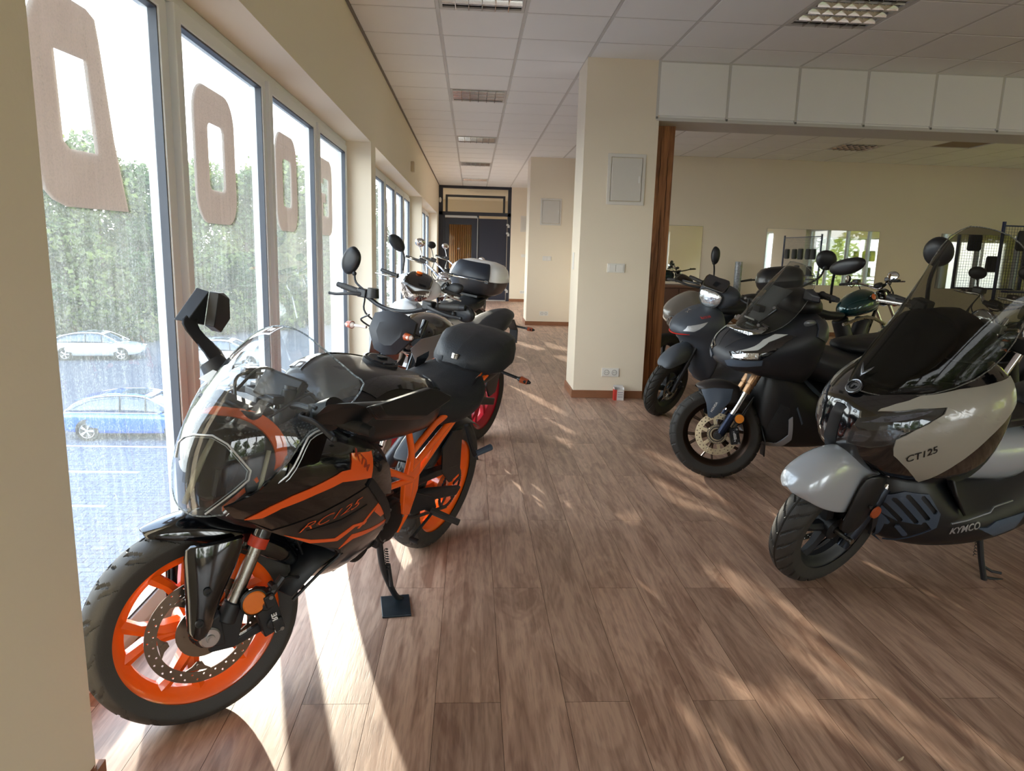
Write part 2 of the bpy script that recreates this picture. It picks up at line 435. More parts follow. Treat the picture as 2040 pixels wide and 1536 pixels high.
# ---------------------------------------------------------------- window wall with three openings
OPEN = [(1.58, 6.52, 4), (6.81, 12.89, 5), (13.03, 18.45, 4)]
OX = -1.27; HZ = 2.235
wb_ = MB()
ys = [-4.0] + [q for a, b, n in OPEN for q in (a, b)] + [DY + .6]
for i in range(0, len(ys), 2): wb_.bx((OX, ys[i], -0.25), (WX, ys[i + 1], CZ + .3))
for a, b, n in OPEN:
    wb_.bx((OX, a, HZ), (WX, b, CZ + .3)); wb_.bx((OX, a, -0.25), (WX - .0, b, -0.009))
wl = wb_.build('wall_left', wall_m, smooth=0); wl['kind'] = 'structure'
glass_m = clear('dirty_window_glass', (247, 252, 250), 1.0, 0.16, (225, 232, 222), 0.01, streak=True)
glass_in = clear('window_glass', (250, 253, 252), 0.9)
for wi, (a, b, n) in enumerate(OPEN):
    f = MB(); z1 = HZ; z0 = 0.0
    fr = 0.075; x_in, x_out = FX, FX - 0.07
    f.bx((x_out, a, z0), (x_in, b, z0 + .05)); f.bx((x_out, a, z1 - .045), (x_in, b, z1))
    f.bx((x_out, a, z0 + .05), (x_in, a + .05, z1 - .045)); f.bx((x_out, b - .05, z0 + .05), (x_in, b, z1 - .045))
    step = (b - a) / n
    for k in range(1, n):
        c = a + step * k
        f.bx((x_out, c - .04, z0 + .05), (x_in - .012, c + .04, z1 - .045))
    fo = f.build('window_%d' % (wi + 1), pvc, smooth=0, bevel=.004); fo['kind'] = 'structure'
    for k in range(n):
        ya = a + step * k + (.05 if k == 0 else .04); yb = a + step * (k + 1) - (.05 if k == n - 1 else .04)
        sf = MB(); w_ = .058; xs0, xs1 = FX - .055, FX + .016
        sf.slab([(xs1, ya, z0 + .05), (xs1, yb, z0 + .05), (xs1, yb, z1 - .045), (xs1, ya, z1 - .045)], .07, (1, 0, 0),
                holes=[[(xs1, ya + w_, z0 + .05 + w_), (xs1, yb - w_, z0 + .05 + w_), (xs1, yb - w_, z1 - .045 - w_), (xs1, ya + w_, z1 - .045 - w_)]])
        so_ = sf.build('window_sash', pvc, fo, smooth=0, bevel=.004)
        gk = MB(); g = .008
        A = [(ya + w_, z0 + .05 + w_), (yb - w_, z1 - .045 - w_)]
        gk.slab([(xs1 - .006, A[0][0], A[0][1]), (xs1 - .006, A[1][0], A[0][1]), (xs1 - .006, A[1][0], A[1][1]), (xs1 - .006, A[0][0], A[1][1])], .03, (1, 0, 0),
                holes=[[(xs1 - .006, A[0][0] + g, A[0][1] + g), (xs1 - .006, A[1][0] - g, A[0][1] + g), (xs1 - .006, A[1][0] - g, A[1][1] - g), (xs1 - .006, A[0][0] + g, A[1][1] - g)]])
        gk.build('gasket', gasket, so_, smooth=0)
        gp = MB(); xg = FX - .018
        gp.add([(xg, A[0][0] + .004, A[0][1] + .004), (xg, A[1][0] - .004, A[0][1] + .004), (xg, A[1][0] - .004, A[1][1] - .004), (xg, A[0][0] + .004, A[1][1] - .004)], [(0, 1, 2, 3)])
        gp.build('window_pane', glass_m, so_, smooth=0)
# ---------------------------------------------------------------- other walls
def structure(name, mb, m, **k):
    o = mb.build(name, m, smooth=k.pop('smooth', 0), **k); o['kind'] = 'structure'; return o
structure('wall_back', MB().bx((1.9, BY, -.25), (RX + .3, BY + .25, CZ + .3)), wall_m)
structure('wall_far', MB().bx((1.02, DY, -.25), (1.9, DY + .25, CZ + .3)), wall_m)
structure('wall_passage', MB().bx((1.9, BY + .25, -.25), (2.1, DY + .25, CZ + .3)), wall_m)
nw = MB(); nw.bx((OX, -4.2, -.25), (-.5, -4.0, CZ + .3)); nw.bx((3.5, -4.2, -.25), (4.7, -4.0, CZ + .3)); nw.bx((7.9, -4.2, -.25), (RX + .3, -4.0, CZ + .3))
for a, b in ((-.5, 3.5), (4.7, 7.9)): nw.bx((a, -4.2, 2.3), (b, -4.0, CZ + .3)); nw.bx((a, -4.2, -.25), (b, -4.0, .25))
structure('wall_near', nw, wall_m)
for i, (a, b) in enumerate(((-.5, 3.5), (4.7, 7.9))):  # the first of these two windows is unseen, added to let in fill light
    f = MB(); f.bx((a, -4.14, .25), (b, -4.08, .32)); f.bx((a, -4.14, 2.23), (b, -4.08, 2.3))
    for k in range(5): c = a + (b - a) * k / 4; f.bx((max(a, c - .05), -4.14, .32), (min(b, c + .05), -4.08, 2.23))
    fo = structure('window_%d' % (i + 7), f, pvc)
    for k in range(4):
        st = (b - a) / 4; MB().add([(a + st * k, -4.11, .3), (a + st * (k + 1), -4.11, .3), (a + st * (k + 1), -4.11, 2.25), (a + st * k, -4.11, 2.25)], [(0, 1, 2, 3)]).build('window_pane', glass_in, fo, smooth=0)
# right wall with tall windows
rw = MB(); ROP = [(-3.2, -.4), (2.1, 6.6), (8.6, 12.0)]
ys = [-4.0] + [q for a in ROP for q in a] + [BY]
for i in range(0, len(ys), 2): rw.bx((RX, ys[i], -.25), (RX + .3, ys[i + 1], CZ + .3))
for a, b in ROP: rw.bx((RX, a, 2.3), (RX + .3, b, CZ + .3)); rw.bx((RX, a, -.25), (RX + .3, b, .25))
structure('wall_right', rw, wall_m)
for i, (a, b) in enumerate(ROP):
    f = MB(); xa, xb = RX + .16, RX + .23; n = max(2, round((b - a) / 1.05)); st = (b - a) / n
    f.bx((xa, a, .25), (xb, b, .32)); f.bx((xa, a, 2.23), (xb, b, 2.3))
    for k in range(n + 1): c = a + st * k; f.bx((xa, max(a, c - .05), .32), (xb, min(b, c + .05), 2.23))
    fo = structure('window_%d' % (i + 4), f, pvc)
    for k in range(n):
        MB().add([(xa + .03, a + st * k, .3), (xa + .03, a + st * (k + 1), .3), (xa + .03, a + st * (k + 1), 2.25), (xa + .03, a + st * k, 2.25)], [(0, 1, 2, 3)]).build('window_pane', glass_in, fo, smooth=0)
# pillars
structure('wall_pillar_front', MB().bx((.9695, PY, -.05), (1.625, PY + .5, CZ)), wall_m)
structure('wall_pillar_rear', MB().bx((1.02, 13.1, -.05), (1.95, 13.75, CZ)), wall_m)
# skirting
def skirting(name, segs, h=.072, d=.016):
    m = MB()
    for (x0_, y0_), (x1_, y1_) in segs:
        if abs(x1_ - x0_) < 1e-4: m.bx((x0_ - d if name.endswith('l') else x0_, y0_, 0), (x0_ if name.endswith('l') else x0_ + d, y1_, h))
        else: m.bx((x0_, y0_ - d, 0), (x1_, y0_, h))
    return structure(name, m, skirt_m, bevel=.003)
skirting('baseboard_pillar_front', [((.953, PY), (1.625, PY))])
structure('baseboard_pillar_side', MB().bx((.953, PY, 0), (.9695, PY + .5, .072)), skirt_m, bevel=.003)
skirting('baseboard_pillar_rear', [((1.005, 13.1), (1.95, 13.1))])
structure('baseboard_pillar_rear_side', MB().bx((1.004, 13.1, 0), (1.02, 13.75, .072)), skirt_m)
skirting('baseboard_far', [((1.02, DY), (1.9, DY))])
skirting('baseboard_back', [((1.95, BY), (RX, BY))])
structure('baseboard_near', MB().bx((WX, -4, 0), (WX + .016, 1.58, .072)), skirt_m)
structure('baseboard_reveal', MB().bx((-1.1, 1.58, 0), (WX + .016, 1.596, .072)), skirt_m)
for k, (a, b) in enumerate(((6.52, 6.81), (12.89, 13.03), (18.45, DY))):
    structure('baseboard_pier_%d' % (k + 1), MB().bx((WX, a, 0), (WX + .016, b, .072)), skirt_m)

# ---------------------------------------------------------------- ceiling
ce = structure('ceiling', MB().bx((OX, -4.2, CZ + .02), (RX + .3, DY + .3, CZ + .3)), mat('ceiling_void', (120, 118, 112), .9))
def lx(i): return WX + T * i
def ly(j): return 5.4205 + T * j
LAMPS = [(1, -1), (1, 4), (1, 9), (1, 14), (1, 19), (5, -1), (10, 8), (15, 8), (9, -4), (5, -6)]
tb = MB(); e = .012
tb.loft([[(e, e, .012), (T - e, e, .012), (T - e, T - e, .012), (e, T - e, .012)], [(e, e, .0), (T - e, e, .0), (T - e, T - e, .0), (e, T - e, .0)],
         [(e + .004, e + .004, -.005), (T - e - .004, e + .004, -.005), (T - e - .004, T - e - .004, -.005), (e + .004, T - e - .004, -.005)]])
tile0 = None; ft = []
for i in range(0, 19):
    for j in range(-15, 23):
        if (i, j) in LAMPS: continue
        x, y = lx(i), ly(j)
        if y > BY - .2 and i > 4: continue
        if (i, j) in ((12, 7), ): continue
        if y < -4: continue
        vis = (y > 2.4 and y < 6.6 and x < 6.5) or (x < 1.7 and y > 5 and y < 15) or (y > 8.8 and y < BY and x > 2.2 and x < 9)
        if vis:
            if tile0 is None: tile0 = tb.build('ceiling_tile', tile_m, ce, smooth=0); o = tile0
            else: o = tile0.copy(); C.objects.link(o)
            o.location = (x, y, CZ)
        else: ft.append((x, y))
q = MB()
for x, y in ft: q.add([v + V((x, y, CZ)) for v in tb.v], tb.f)
q = q.build('distant_ceiling_tiles', tile_m, ce, smooth=0); q['kind'] = 'stuff'
g = MB()
for i in range(0, 20):
    y1 = BY if i > 4 else DY
    g.bx((lx(i) - .012, -4, CZ - .004), (lx(i) + .012, y1, CZ + .008))
for j in range(-15, 23):
    g.bx((WX, ly(j) - .007, CZ - .003), (RX if ly(j) < BY else 1.9, ly(j) + .007, CZ + .007))
g.build('ceiling_runner', grid_m, ce, smooth=0)
MB().bx((WX, 1.4, CZ - .016), (WX + .02, DY, CZ + .002)).build('edge_trim', mat('dark_edge', (120, 112, 104), .6), ce, smooth=0)
# missing tile patch
MB().bx((lx(12), ly(7), CZ + .006), (lx(13), ly(8), CZ + .014)).build('tile_backing', mat('brown_board', (150, 128, 108), .8), ce, smooth=0)

# drop beam clad with square panels
bm_ = structure('trim_beam', MB().bx((1.603, PY + .01, 2.52), (RX, PY + .45, CZ + .01)), tile_m)
for k in range(15):
    xa = lx(4) + T * k
    p_ = MB().bx((xa + .012, PY - .006, 2.545), (xa + T - .012, PY + .01, 2.985))
    p_.build('beam_panel', tile_m, bm_, smooth=0, bevel=.003)
    s_ = MB().bx((xa - .011, PY - .003, 2.51), (xa + .011, PY + .01, CZ)); s_.build('beam_strip', grid_m, bm_, smooth=0)
    c_ = MB(); c_.box((xa, PY - .006, 2.525), (.018, .006, .018)); c_.build('corner_clip', mat('clip_grey', (110, 108, 102), .5), bm_, smooth=0)
for z in (2.512, 2.986): MB().bx((1.603, PY - .004, z), (RX, PY + .012, z + .016)).build('beam_rail', grid_m, bm_, smooth=0)
structure('trim_1', MB().bx((1.603, PY - .008, 2.5), (RX, PY + .46, 2.512)), grid_m)

# wooden post beside the pillar
po = MB(); po.bx((1.63, 6.72, 0), (1.845, 6.93, 2.512)); po = po.build('wooden_post', post_wood, smooth=0, bevel=.008)
tag(po, 'square brown timber post with long cracks standing behind the cream pillar', 'post')
ck = MB(); ckm = mat('crack_dark', (54, 28, 14), .9)
random.seed(3)
for x, z0_, z1_ in ((1.745, .1, 1.2), (1.755, 1.0, 1.75), (1.70, .35, .9), (1.79, 1.6, 2.3), (1.72, 1.9, 2.4)):
    pts = [(x + random.uniform(-.004, .004), 6.7195, z0_ + (z1_ - z0_) * t / 8) for t in range(9)]
    ck.tube(pts, [.0006] + [.0028] * 4 + [.0006], 5)
ck.build('crack', ckm, po)

# ---------------------------------------------------------------- recessed louvre lamps
alu = mat('mirror_aluminium', (205, 200, 192), .16, 1.0)
white_tube = mat('lamp_tube', (225, 225, 218), .3)
def lamp(i, j, label, rows=4, cols=6):
    r = root('ceiling_lamp', label, 'ceiling lamp', (lx(i), ly(j), CZ), group=None)
    f = MB(); h = T - .014; a = .014; t_ = .022
    f.slab([(a, a, -.004), (h, a, -.004), (h, h, -.004), (a, h, -.004)], .012, (0, 0, -1), holes=[[(a + t_, a + t_, -.004), (a + t_, h - t_, -.004), (h - t_, h - t_, -.004), (h - t_, a + t_, -.004)]])
    f.build('frame', mat('lamp_frame', (196, 192, 184), .4), r, smooth=0)
    f = MB(); f.bx((a, a, .012), (h, h, .018))
    f.build('housing', mat('lamp_inner', (120, 116, 108), .25, .7), r, smooth=0)
    n = rows
    w_ = h - a - 2 * t_
    for k in range(n):
        y = a + t_ + w_ * (k + .5) / n
        f = MB(); f.cyl((a + t_, y, .004), (h - t_, y, .004), .009, 12); f.build('fluorescent_tube', white_tube, r)
    for k in range(1, n):
        y = a + t_ + w_ * k / n
        f = MB(); pr = [(y - .012, .008), (y - .004, -.02), (y, -.03), (y + .004, -.02), (y + .012, .008)]
        f.loft([[(x, yy, zz + .012) for yy, zz in pr] for x in (a + t_, h - t_)], True, True); f.build('reflector', alu, r)
    for k in range(1, cols):
        x = a + t_ + w_ * k / cols
        f = MB(); f.bx((x - .0025, a + t_, -.018), (x + .0025, h - t_, .006)); f.build('louvre_blade', alu, r, smooth=0)
    return r
NM = ['nearest louvred ceiling lamp in the aisle, cut by the top of the picture', 'second louvred ceiling lamp along the aisle', 'third louvred ceiling lamp along the aisle', 'fourth louvred ceiling lamp along the aisle', 'smallest and farthest louvred ceiling lamp before the dark door', 'large louvred ceiling lamp in front of the drop beam', 'louvred ceiling lamp in the side room above the second wall mirror', 'louvred ceiling lamp in the side room at the right edge', 'louvred ceiling lamp over the right part of the hall', 'louvred ceiling lamp above the viewer']
for (i, j), nm in list(zip(LAMPS, NM))[:8]: lamp(i, j, nm)

# ---------------------------------------------------------------- sun-faded letters on the first window
vinyl = mat('beige_vinyl', (186, 164, 148), .6)
def vin():
    m = bpy.data.materials.new('vinyl_letter'); m.use_nodes = True; t = m.node_tree; t.nodes.clear()
    o = t.nodes.new('ShaderNodeOutputMaterial'); d = t.nodes.new('ShaderNodeBsdfDiffuse'); l = t.nodes.new('ShaderNodeBsdfTranslucent')
    n = t.nodes.new('ShaderNodeTexNoise'); n.inputs['Scale'].default_value = 3
    r = t.nodes.new('ShaderNodeValToRGB'); r.color_ramp.elements[0].color = (*srgb((190, 176, 168)), 1); r.color_ramp.elements[1].color = (*srgb((206, 194, 186)), 1)
    t.links.new(n.outputs[0], r.inputs[0]); t.links.new(r.outputs[0], d.inputs[0]); t.links.new(r.outputs[0], l.inputs[0])
    x = t.nodes.new('ShaderNodeMixShader'); x.inputs[0].default_value = .5
    t.links.new(d.outputs[0], x.inputs[1]); t.links.new(l.outputs[0], x.inputs[2]); t.links.new(x.outputs[0], o.inputs[0]); return m
vin_m = vin()
def rr(ya, yb, za, zb, rad, n=7):
    """rounded rectangle in y,z; rad = (lower-left, lower-right, upper-right, upper-left)"""
    out = []
    for (cy, cz, a0_, r_) in ((ya, za, 180, rad[0]), (yb, za, 270, rad[1]), (yb, zb, 0, rad[2]), (ya, zb, 90, rad[3])):
        sy = 1 if cy == ya else -1; sz = 1 if cz == za else -1
        for k in range(n): t_ = R(a0_ + 90 * k / (n - 1)); out.append((cy + sy * r_ + r_ * math.cos(t_), cz + sz * r_ + r_ * math.sin(t_)))
    return out
XL = FX - .026
def letter(kind, y0_, y1_, z0_, z1_, label):
    m = MB(); s_ = (y1_ - y0_) * .33; P = lambda q: [(XL, a, b) for a, b in q]
    if kind == 'O': m.slab(P(rr(y0_, y1_, z0_, z1_, (.13, .13, .13, .13))), .001, (1, 0, 0), holes=[P(rr(y0_ + s_, y1_ - s_, z0_ + s_ * .85, z1_ - s_ * .85, (.03,) * 4))[::-1]])
    elif kind == 'D': m.slab(P(rr(y0_, y1_, z0_, z1_, (.15, .004, .004, .15))), .001, (1, 0, 0), holes=[P(rr(y0_ + s_, y1_ - s_, z0_ + s_ * .85, z1_ - s_ * .85, (.04, .004, .004, .04)))[::-1]])
    elif kind == 'D1':
        m.slab([(-1.141,2.05,1.967),(-1.141,2.196,1.993),(-1.141,2.306,1.993),(-1.141,2.353,1.977),(-1.141,2.369,1.913),(-1.141,2.421,1.637),(-1.141,2.485,1.424),(-1.141,2.117,1.42),(-1.141,2.049,1.436),(-1.141,2.013,1.459),(-1.141,1.994,1.497),(-1.141,1.981,1.65),(-1.141,1.978,1.861)], .001, (1, 0, 0), holes=[[(-1.141,2.119,1.838),(-1.141,2.27,1.844),(-1.141,2.298,1.586),(-1.141,2.159,1.582),(-1.141,2.129,1.601)]])
    elif kind == 'G':
        h = z1_ - z0_; t_ = s_
        pts = [(y0_, z1_ - .03), (y0_ + .03, z1_), (y1_ - .1, z1_), (y1_ - .03, z1_ - .03), (y1_, z1_ - .1), (y1_, z0_ + .1), (y1_ - .03, z0_ + .03), (y1_ - .1, z0_), (y0_ + .1, z0_), (y0_ + .03, z0_ + .03), (y0_, z0_ + .1),
               (y0_, z0_ + h * .55), (y0_ + .26, z0_ + h * .55), (y0_ + .26, z0_ + h * .43), (y0_ + t_, z0_ + h * .43), (y0_ + t_, z0_ + t_ * .85), (y1_ - t_, z0_ + t_ * .85), (y1_ - t_, z1_ - t_ * .85), (y0_ + t_, z1_ - t_ * .85), (y0_ + t_, z1_ - h * .33), (y0_, z1_ - h * .33)]
        m.slab(P(pts), .001, (1, 0, 0))
    o = m.build('window_letter', vin_m, smooth=0); tag(o, label, 'letter'); return o
letter('D1', 1.90, 2.43, 1.42, 1.985, 'large beige vinyl letter with one straight side, on the nearest window pane')
letter('O', 3.08, 3.60, 1.415, 1.985, 'beige vinyl ring letter on the second window pane')
letter('O', 4.30, 4.82, 1.415, 1.985, 'beige vinyl ring letter on the third window pane')
letter('G', 5.47, 5.99, 1.415, 1.985, 'beige vinyl letter with an open side on the fourth window pane')
for k, (yy, kd, lb) in enumerate(((8.05, 'O', 'beige vinyl letter on the near pane of the second window'), (9.3, 'O', 'beige vinyl letter on the middle pane of the second window'), (10.5, 'D', 'beige vinyl letter on the farther pane of the second window'), (11.75, 'O', 'beige vinyl letter on the last pane of the second window'))):
    letter(kd, yy, yy + .5, 1.415, 1.985, lb)

# ---------------------------------------------------------------- dark door screen at the end
navy = mat('dark_anthracite', (32, 35, 48), .35); navy2 = mat('navy_panel', (26, 29, 46), .45)
d = MB(); y = DY
for a, b in (((-.897, 2.93), (1.02, CZ)), ((-.897, 2.24), (1.02, 2.33)), ((-.897, 0), (-.79, 2.93)), ((.93, 0), (1.02, 2.93)), ((.12, .0), (.17, 2.24)), ((-.79, 0), (-.73, 2.24))):
    d.bx((a[0], y, a[1]), (b[0], y + .1, b[1]))
df = structure('door_1', d, navy, bevel=.004)
m = MB(); m.slab([(-.73, y + .02, .02), (.12, y + .02, .02), (.12, y + .02, 2.17), (-.73, y + .02, 2.17)], .05, (0, -1, 0), holes=[[(-.62, y + .02, .3), (-.62, y + .02, 2.0), (-.02, y + .02, 2.0), (-.02, y + .02, .3)]])
dl = m.build('door_leaf', navy, df, smooth=0)
MB().add([(-.63, y + .045, .3), (-.02, y + .045, .3), (-.02, y + .045, 2.0), (-.63, y + .045, 2.0)], [(0, 1, 2, 3)]).build('door_glass', glass_in, dl, smooth=0)
MB().bx((.17, y + .015, .03), (.92, y + .06, 2.17)).build('solid_leaf', navy2, df, smooth=0, bevel=.004)
MB().bx((-.73, y + .0, 2.175), (.12, y + .04, 2.235)).build('closer_rail', mat('closer_silver', (190, 190, 190), .3, .8), df, smooth=0, bevel=.004)
m = MB(); m.tube([(.135, y - .05, 2.2), (.135, y - .05, .95)], .009); m.tube([(.135, y - .05, 2.1), (.135, y + .01, 2.1)], .008); m.tube([(.135, y - .05, 1.05), (.135, y + .01, 1.05)], .008)
m.build('pull_bar', mat('closer_silver', (190, 190, 190), .3, .8), df)
for z in (2.0, 1.78, .28): 
    m = MB(); m.bx((.9, y - .02, z), (.96, y + .01, z + .05)); m.bx((.935, y - .02, z - .05), (.985, y + .01, z + .02)); m.build('hinge', mat('hinge_silver', (205, 205, 205), .4, .5), df, smooth=0)
MB().bx((.17, y + .01, .0), (.92, y + .03, .03)).build('threshold', mat('closer_silver', (190, 190, 190), .3, .8), df, smooth=0)
m = MB(); m.slab([(-.79, y + .03, 2.33), (.93, y + .03, 2.33), (.93, y + .03, 2.93), (-.79, y + .03, 2.93)], .03, (0, -1, 0), holes=[[(-.70, y + .03, 2.36), (-.70, y + .03, 2.78), (.85, y + .03, 2.78), (.85, y + .03, 2.36)]]);
tr = MB().add([(-.79, y + .06, 2.33), (.93, y + .06, 2.33), (.93, y + .06, 2.93), (-.79, y + .06, 2.93)], [(0, 1, 2, 3)]); tr.build('transom_glass', glass_in, df, smooth=0)
m = MB(); m.slab([(-.74, y + .5, 2.30), (.88, y + .5, 2.30), (.88, y + .5, 2.80), (-.74, y + .5, 2.80)], .05, (0, -1, 0), holes=[[(-.68, y + .5, 2.34), (-.68, y + .5, 2.74), (.82, y + .5, 2.74), (.82, y + .5, 2.34)]]); m.build('inner_frame', navy, df, smooth=0)
# corridor beyond the door
hb = MB(); hb.bx((OX, DY + 5.5, -.25), (2.1, DY + 5.7, CZ + .3)); hb.bx((OX, DY + .3, CZ), (2.1, DY + 5.6, CZ + .3)); hb.bx((OX - .2, DY + .6, -.25), (OX, DY + 5.7, .9)); hb.bx((OX - .2, DY + .6, 1.5), (OX, DY + 5.7, CZ + .3)); hb.bx((1.9, DY + .25, -.25), (2.1, DY + 5.7, CZ)); hb.bx((OX, DY + .6, -.25), (2.1, DY + 5.7, -.01))
structure('wall_corridor', hb, wall_m)
cu = MB(); nn = 90
for s_ in (0,):
    pts = [(-.9 + 1.0 * i / nn, DY + 1.2 + .03 * math.sin(i * 1.15), 0) for i in range(nn + 1)]
    cu.loft([[(p[0], p[1], .05) for p in pts], [(p[0], p[1], 2.25) for p in pts]], closed=False)
cu = cu.build('curtain', mat('tan_curtain', (196, 150, 96), .8), smooth=60); tag(cu, 'tan pleated curtain seen through the glass of the dark door', 'curtain')

# ---------------------------------------------------------------- wall fittings
plast = mat('white_plastic', (232, 228, 220), .35)
def panel(x0_, x1_, z0_, z1_, y, label, left=False):
    r = root('electrical_panel', label, 'panel', ((x0_ + x1_) / 2, y, z0_))
    L = lambda x, z: (x - (x0_ + x1_) / 2, z - z0_)
    a, b = L(x0_, z0_); c_, d_ = L(x1_, z1_)
    MB().slab([(a, -.012, b), (c_, -.012, b), (c_, -.012, d_), (a, -.012, d_)], .012, (0, -1, 0), holes=[[(a + .03, -.012, b + .03), (a + .03, -.012, d_ - .03), (c_ - .03, -.012, d_ - .03), (c_ - .03, -.012, b + .03)]]).build('frame', mat('panel_white', (222, 216, 206), .45), r, smooth=0, bevel=.003)
    MB().bx((a + .036, -.02, b + .036), (c_ - .034, -.002, d_ - .036)).build('door', mat('panel_door', (214, 208, 198), .4), r, smooth=0, bevel=.003)
    MB().bx((c_ - .06, -.028, (b + d_) / 2 - .03), (c_ - .045, -.018, (b + d_) / 2 + .03)).build('latch', plast, r, smooth=0, bevel=.002)
    return r
panel(1.19, 1.53, 1.77, 2.21, PY, 'white electrical panel high on the cream pillar beside the post')
panel(1.22, 1.60, 1.82, 2.29, 13.1, 'white electrical panel on the farther cream wall behind the pillar')
panel(1.28, 1.55, 1.86, 2.27, DY, 'small white electrical panel on the end wall next to the dark door')
def switch(x, z, y, label, sock=False, normal='y'):
    n = 'socket' if sock else 'light_switch'
    r = root(n, label, 'socket' if sock else 'switch', (x, y, z))
    if normal == 'x': r.rotation_euler = (0, 0, -PI / 2)
    MB().bx((-.081, -.01, -.041), (.081, 0, .041)).build('cover_plate', plast, r, smooth=0, bevel=.003)
    for s_ in (-.036, .036):
        if sock:
            m = MB(); m.lathe([(.0, -.003), (.019, -.003), (.019, -.0125), (.024, -.0125), (.027, -.010)], (s_, 0, 0), (0, 1, 0), 20); m.build('outlet', mat('outlet_shade', (190, 186, 178), .5), r)
            m = MB(); m.cyl((s_ - .008, -.013, 0), (s_ - .008, -.002, 0), .003, 8); m.cyl((s_ + .008, -.013, 0), (s_ + .008, -.002, 0), .003, 8); m.build('pin_hole', mat('hole_dark', (40, 38, 36), .6), r)
        else:
            MB().bx((s_ - .031, -.016, -.031), (s_ + .031, -.008, .031)).build('rocker', plast, r, smooth=0, bevel=.002)
    return r
switch(1.312, 1.21, PY, 'white double light switch on the cream pillar front')
switch(1.312, .245, PY, 'white double socket low on the cream pillar front', True)
switch(1.37, 1.225, 13.1, 'white double light switch on the farther wall behind the pillar')
switch(1.35, .22, 13.1, 'white double socket low on the farther wall behind the pillar', True)
switch(1.40, 1.23, DY, 'white light switch on the end wall beside the dark door')
switch(1.39, .26, DY, 'white socket low on the end wall beside the dark door', True)
tag(MB().bx((.9605, PY + .28, 1.18), (.9695, PY + .36, 1.34)).build('narrow_switch', plast, smooth=0, bevel=.002), 'narrow white switch on the side face of the cream pillar', 'switch')
sn = MB(); sn.bx((WX, 10.6, 2.42), (WX + .05, 10.72, 2.56)); tag(sn.build('wall_sensor', mat('sensor_beige', (205, 188, 162), .5), smooth=0, bevel=.006), 'small beige sensor box on the window wall above the second window', 'sensor')
sn = MB(); sn.ball((-.86, DY - .02, 2.62), (.035, .03, .07)); tag(sn.build('alarm_sensor', plast), 'white alarm sensor on the frame of the dark door', 'sensor')
# small carton on the floor by the pillar
r = root('small_carton', 'small open white and red carton on the floor against the pillar skirting', 'box', (1.385, 6.40, 0))
bx_ = MB(); bx_.bx((-.045, -.03, 0), (.045, -.029, .10)); bx_.bx((-.045, .029, 0), (.045, .03, .135)); bx_.bx((-.045, -.03, 0), (-.044, .03, .12)); bx_.bx((.044, -.03, 0), (.045, .03, .12)); bx_.bx((-.045, -.03, 0), (.045, .03, .001))
bx_.build('carton', mat('carton_white', (222, 216, 212), .6), r, smooth=0)
MB().bx((-.0475, -.0315, 0), (-.0455, .03, .10)).build('red_side', mat('carton_red', (200, 60, 50), .6), r, smooth=0)
MB().bx((-.046, -.0325, 0), (-.022, -.0305, .10)).build('red_band', mat('carton_red', (200, 60, 50), .6), r, smooth=0)
for z in (.03, .05, .07): MB().bx((-.012, -.0318, z), (.035, -.0302, z + .006)).build('print_line', mat('print_grey', (150, 140, 150), .6), r, smooth=0)
# mirrors in the side room
mir = mat('mirror_glass', (228, 232, 230), .01, 1.0)
for a, b, lb in ((3.0, 3.97, 'frameless wall mirror partly hidden by the timber post'), (5.10, 7.12, 'wide frameless wall mirror above the black scooter'), (8.25, 10.2, 'frameless wall mirror behind the grey scooter windscreen')):
    m = MB(); m.bx((a, BY - .008, .9), (b, BY, 1.855), mi=0); o = m.build('wall_mirror', mat('mirror_edge', (120, 130, 126), .3), smooth=0)
    MB().add([(a + .003, BY - .009, .903), (b - .003, BY - .009, .903), (b - .003, BY - .009, 1.852), (a + .003, BY - .009, 1.852)], [(0, 1, 2, 3)]).build('mirror_face', mir, o, smooth=0)
    tag(o, lb, 'mirror')

# ---------------------------------------------------------------- car park below the windows (one floor down)
GZ = -5.1
def pave():
    m, p, t = principled('paving')
    tc = t.nodes.new('ShaderNodeTexCoord'); br = t.nodes.new('ShaderNodeTexBrick'); br.inputs['Scale'].default_value = 1
    br.inputs['Brick Width'].default_value = .42; br.inputs['Row Height'].default_value = .21; br.inputs['Mortar Size'].default_value = .012
    br.inputs['Color1'].default_value = (*srgb((84, 92, 108)), 1); br.inputs['Color2'].default_value = (*srgb((72, 80, 96)), 1); br.inputs['Mortar'].default_value = (*srgb((40, 44, 54)), 1)
    t.links.new(tc.outputs['Object'], br.inputs['Vector']); t.links.new(br.outputs[0], p.inputs['Base Color']); p.inputs['Roughness'].default_value = .9; p.inputs['Specular IOR Level'].default_value = .15
    bp = t.nodes.new('ShaderNodeBump'); bp.inputs['Strength'].default_value = .4; t.links.new(br.outputs['Fac'], bp.inputs['Height']); bp.invert = True; t.links.new(bp.outputs[0], p.inputs['Normal'])
    return m
structure('ground_paving', MB().bx((-42, -40, GZ - .3), (-1.3, 23.6, GZ)), pave())
structure('ground_asphalt', MB().bx((-60, 23.6, GZ - .3), (30, 90, GZ - .01)), mat('asphalt', (66, 70, 80), .9, var=.15, scale=2, spec=.15))
structure('ground_side', MB().bx((RX + .3, -40, GZ - .3), (60, 23.6, GZ - .01)), mat('grass_ground', (120, 140, 70), .9, var=.2, scale=2))
structure('trim_facade', MB().bx((-1.3, -30, GZ), (-1.27, 40, -.26)), wall_m)
wp = mat('road_paint', (225, 228, 230), .7)
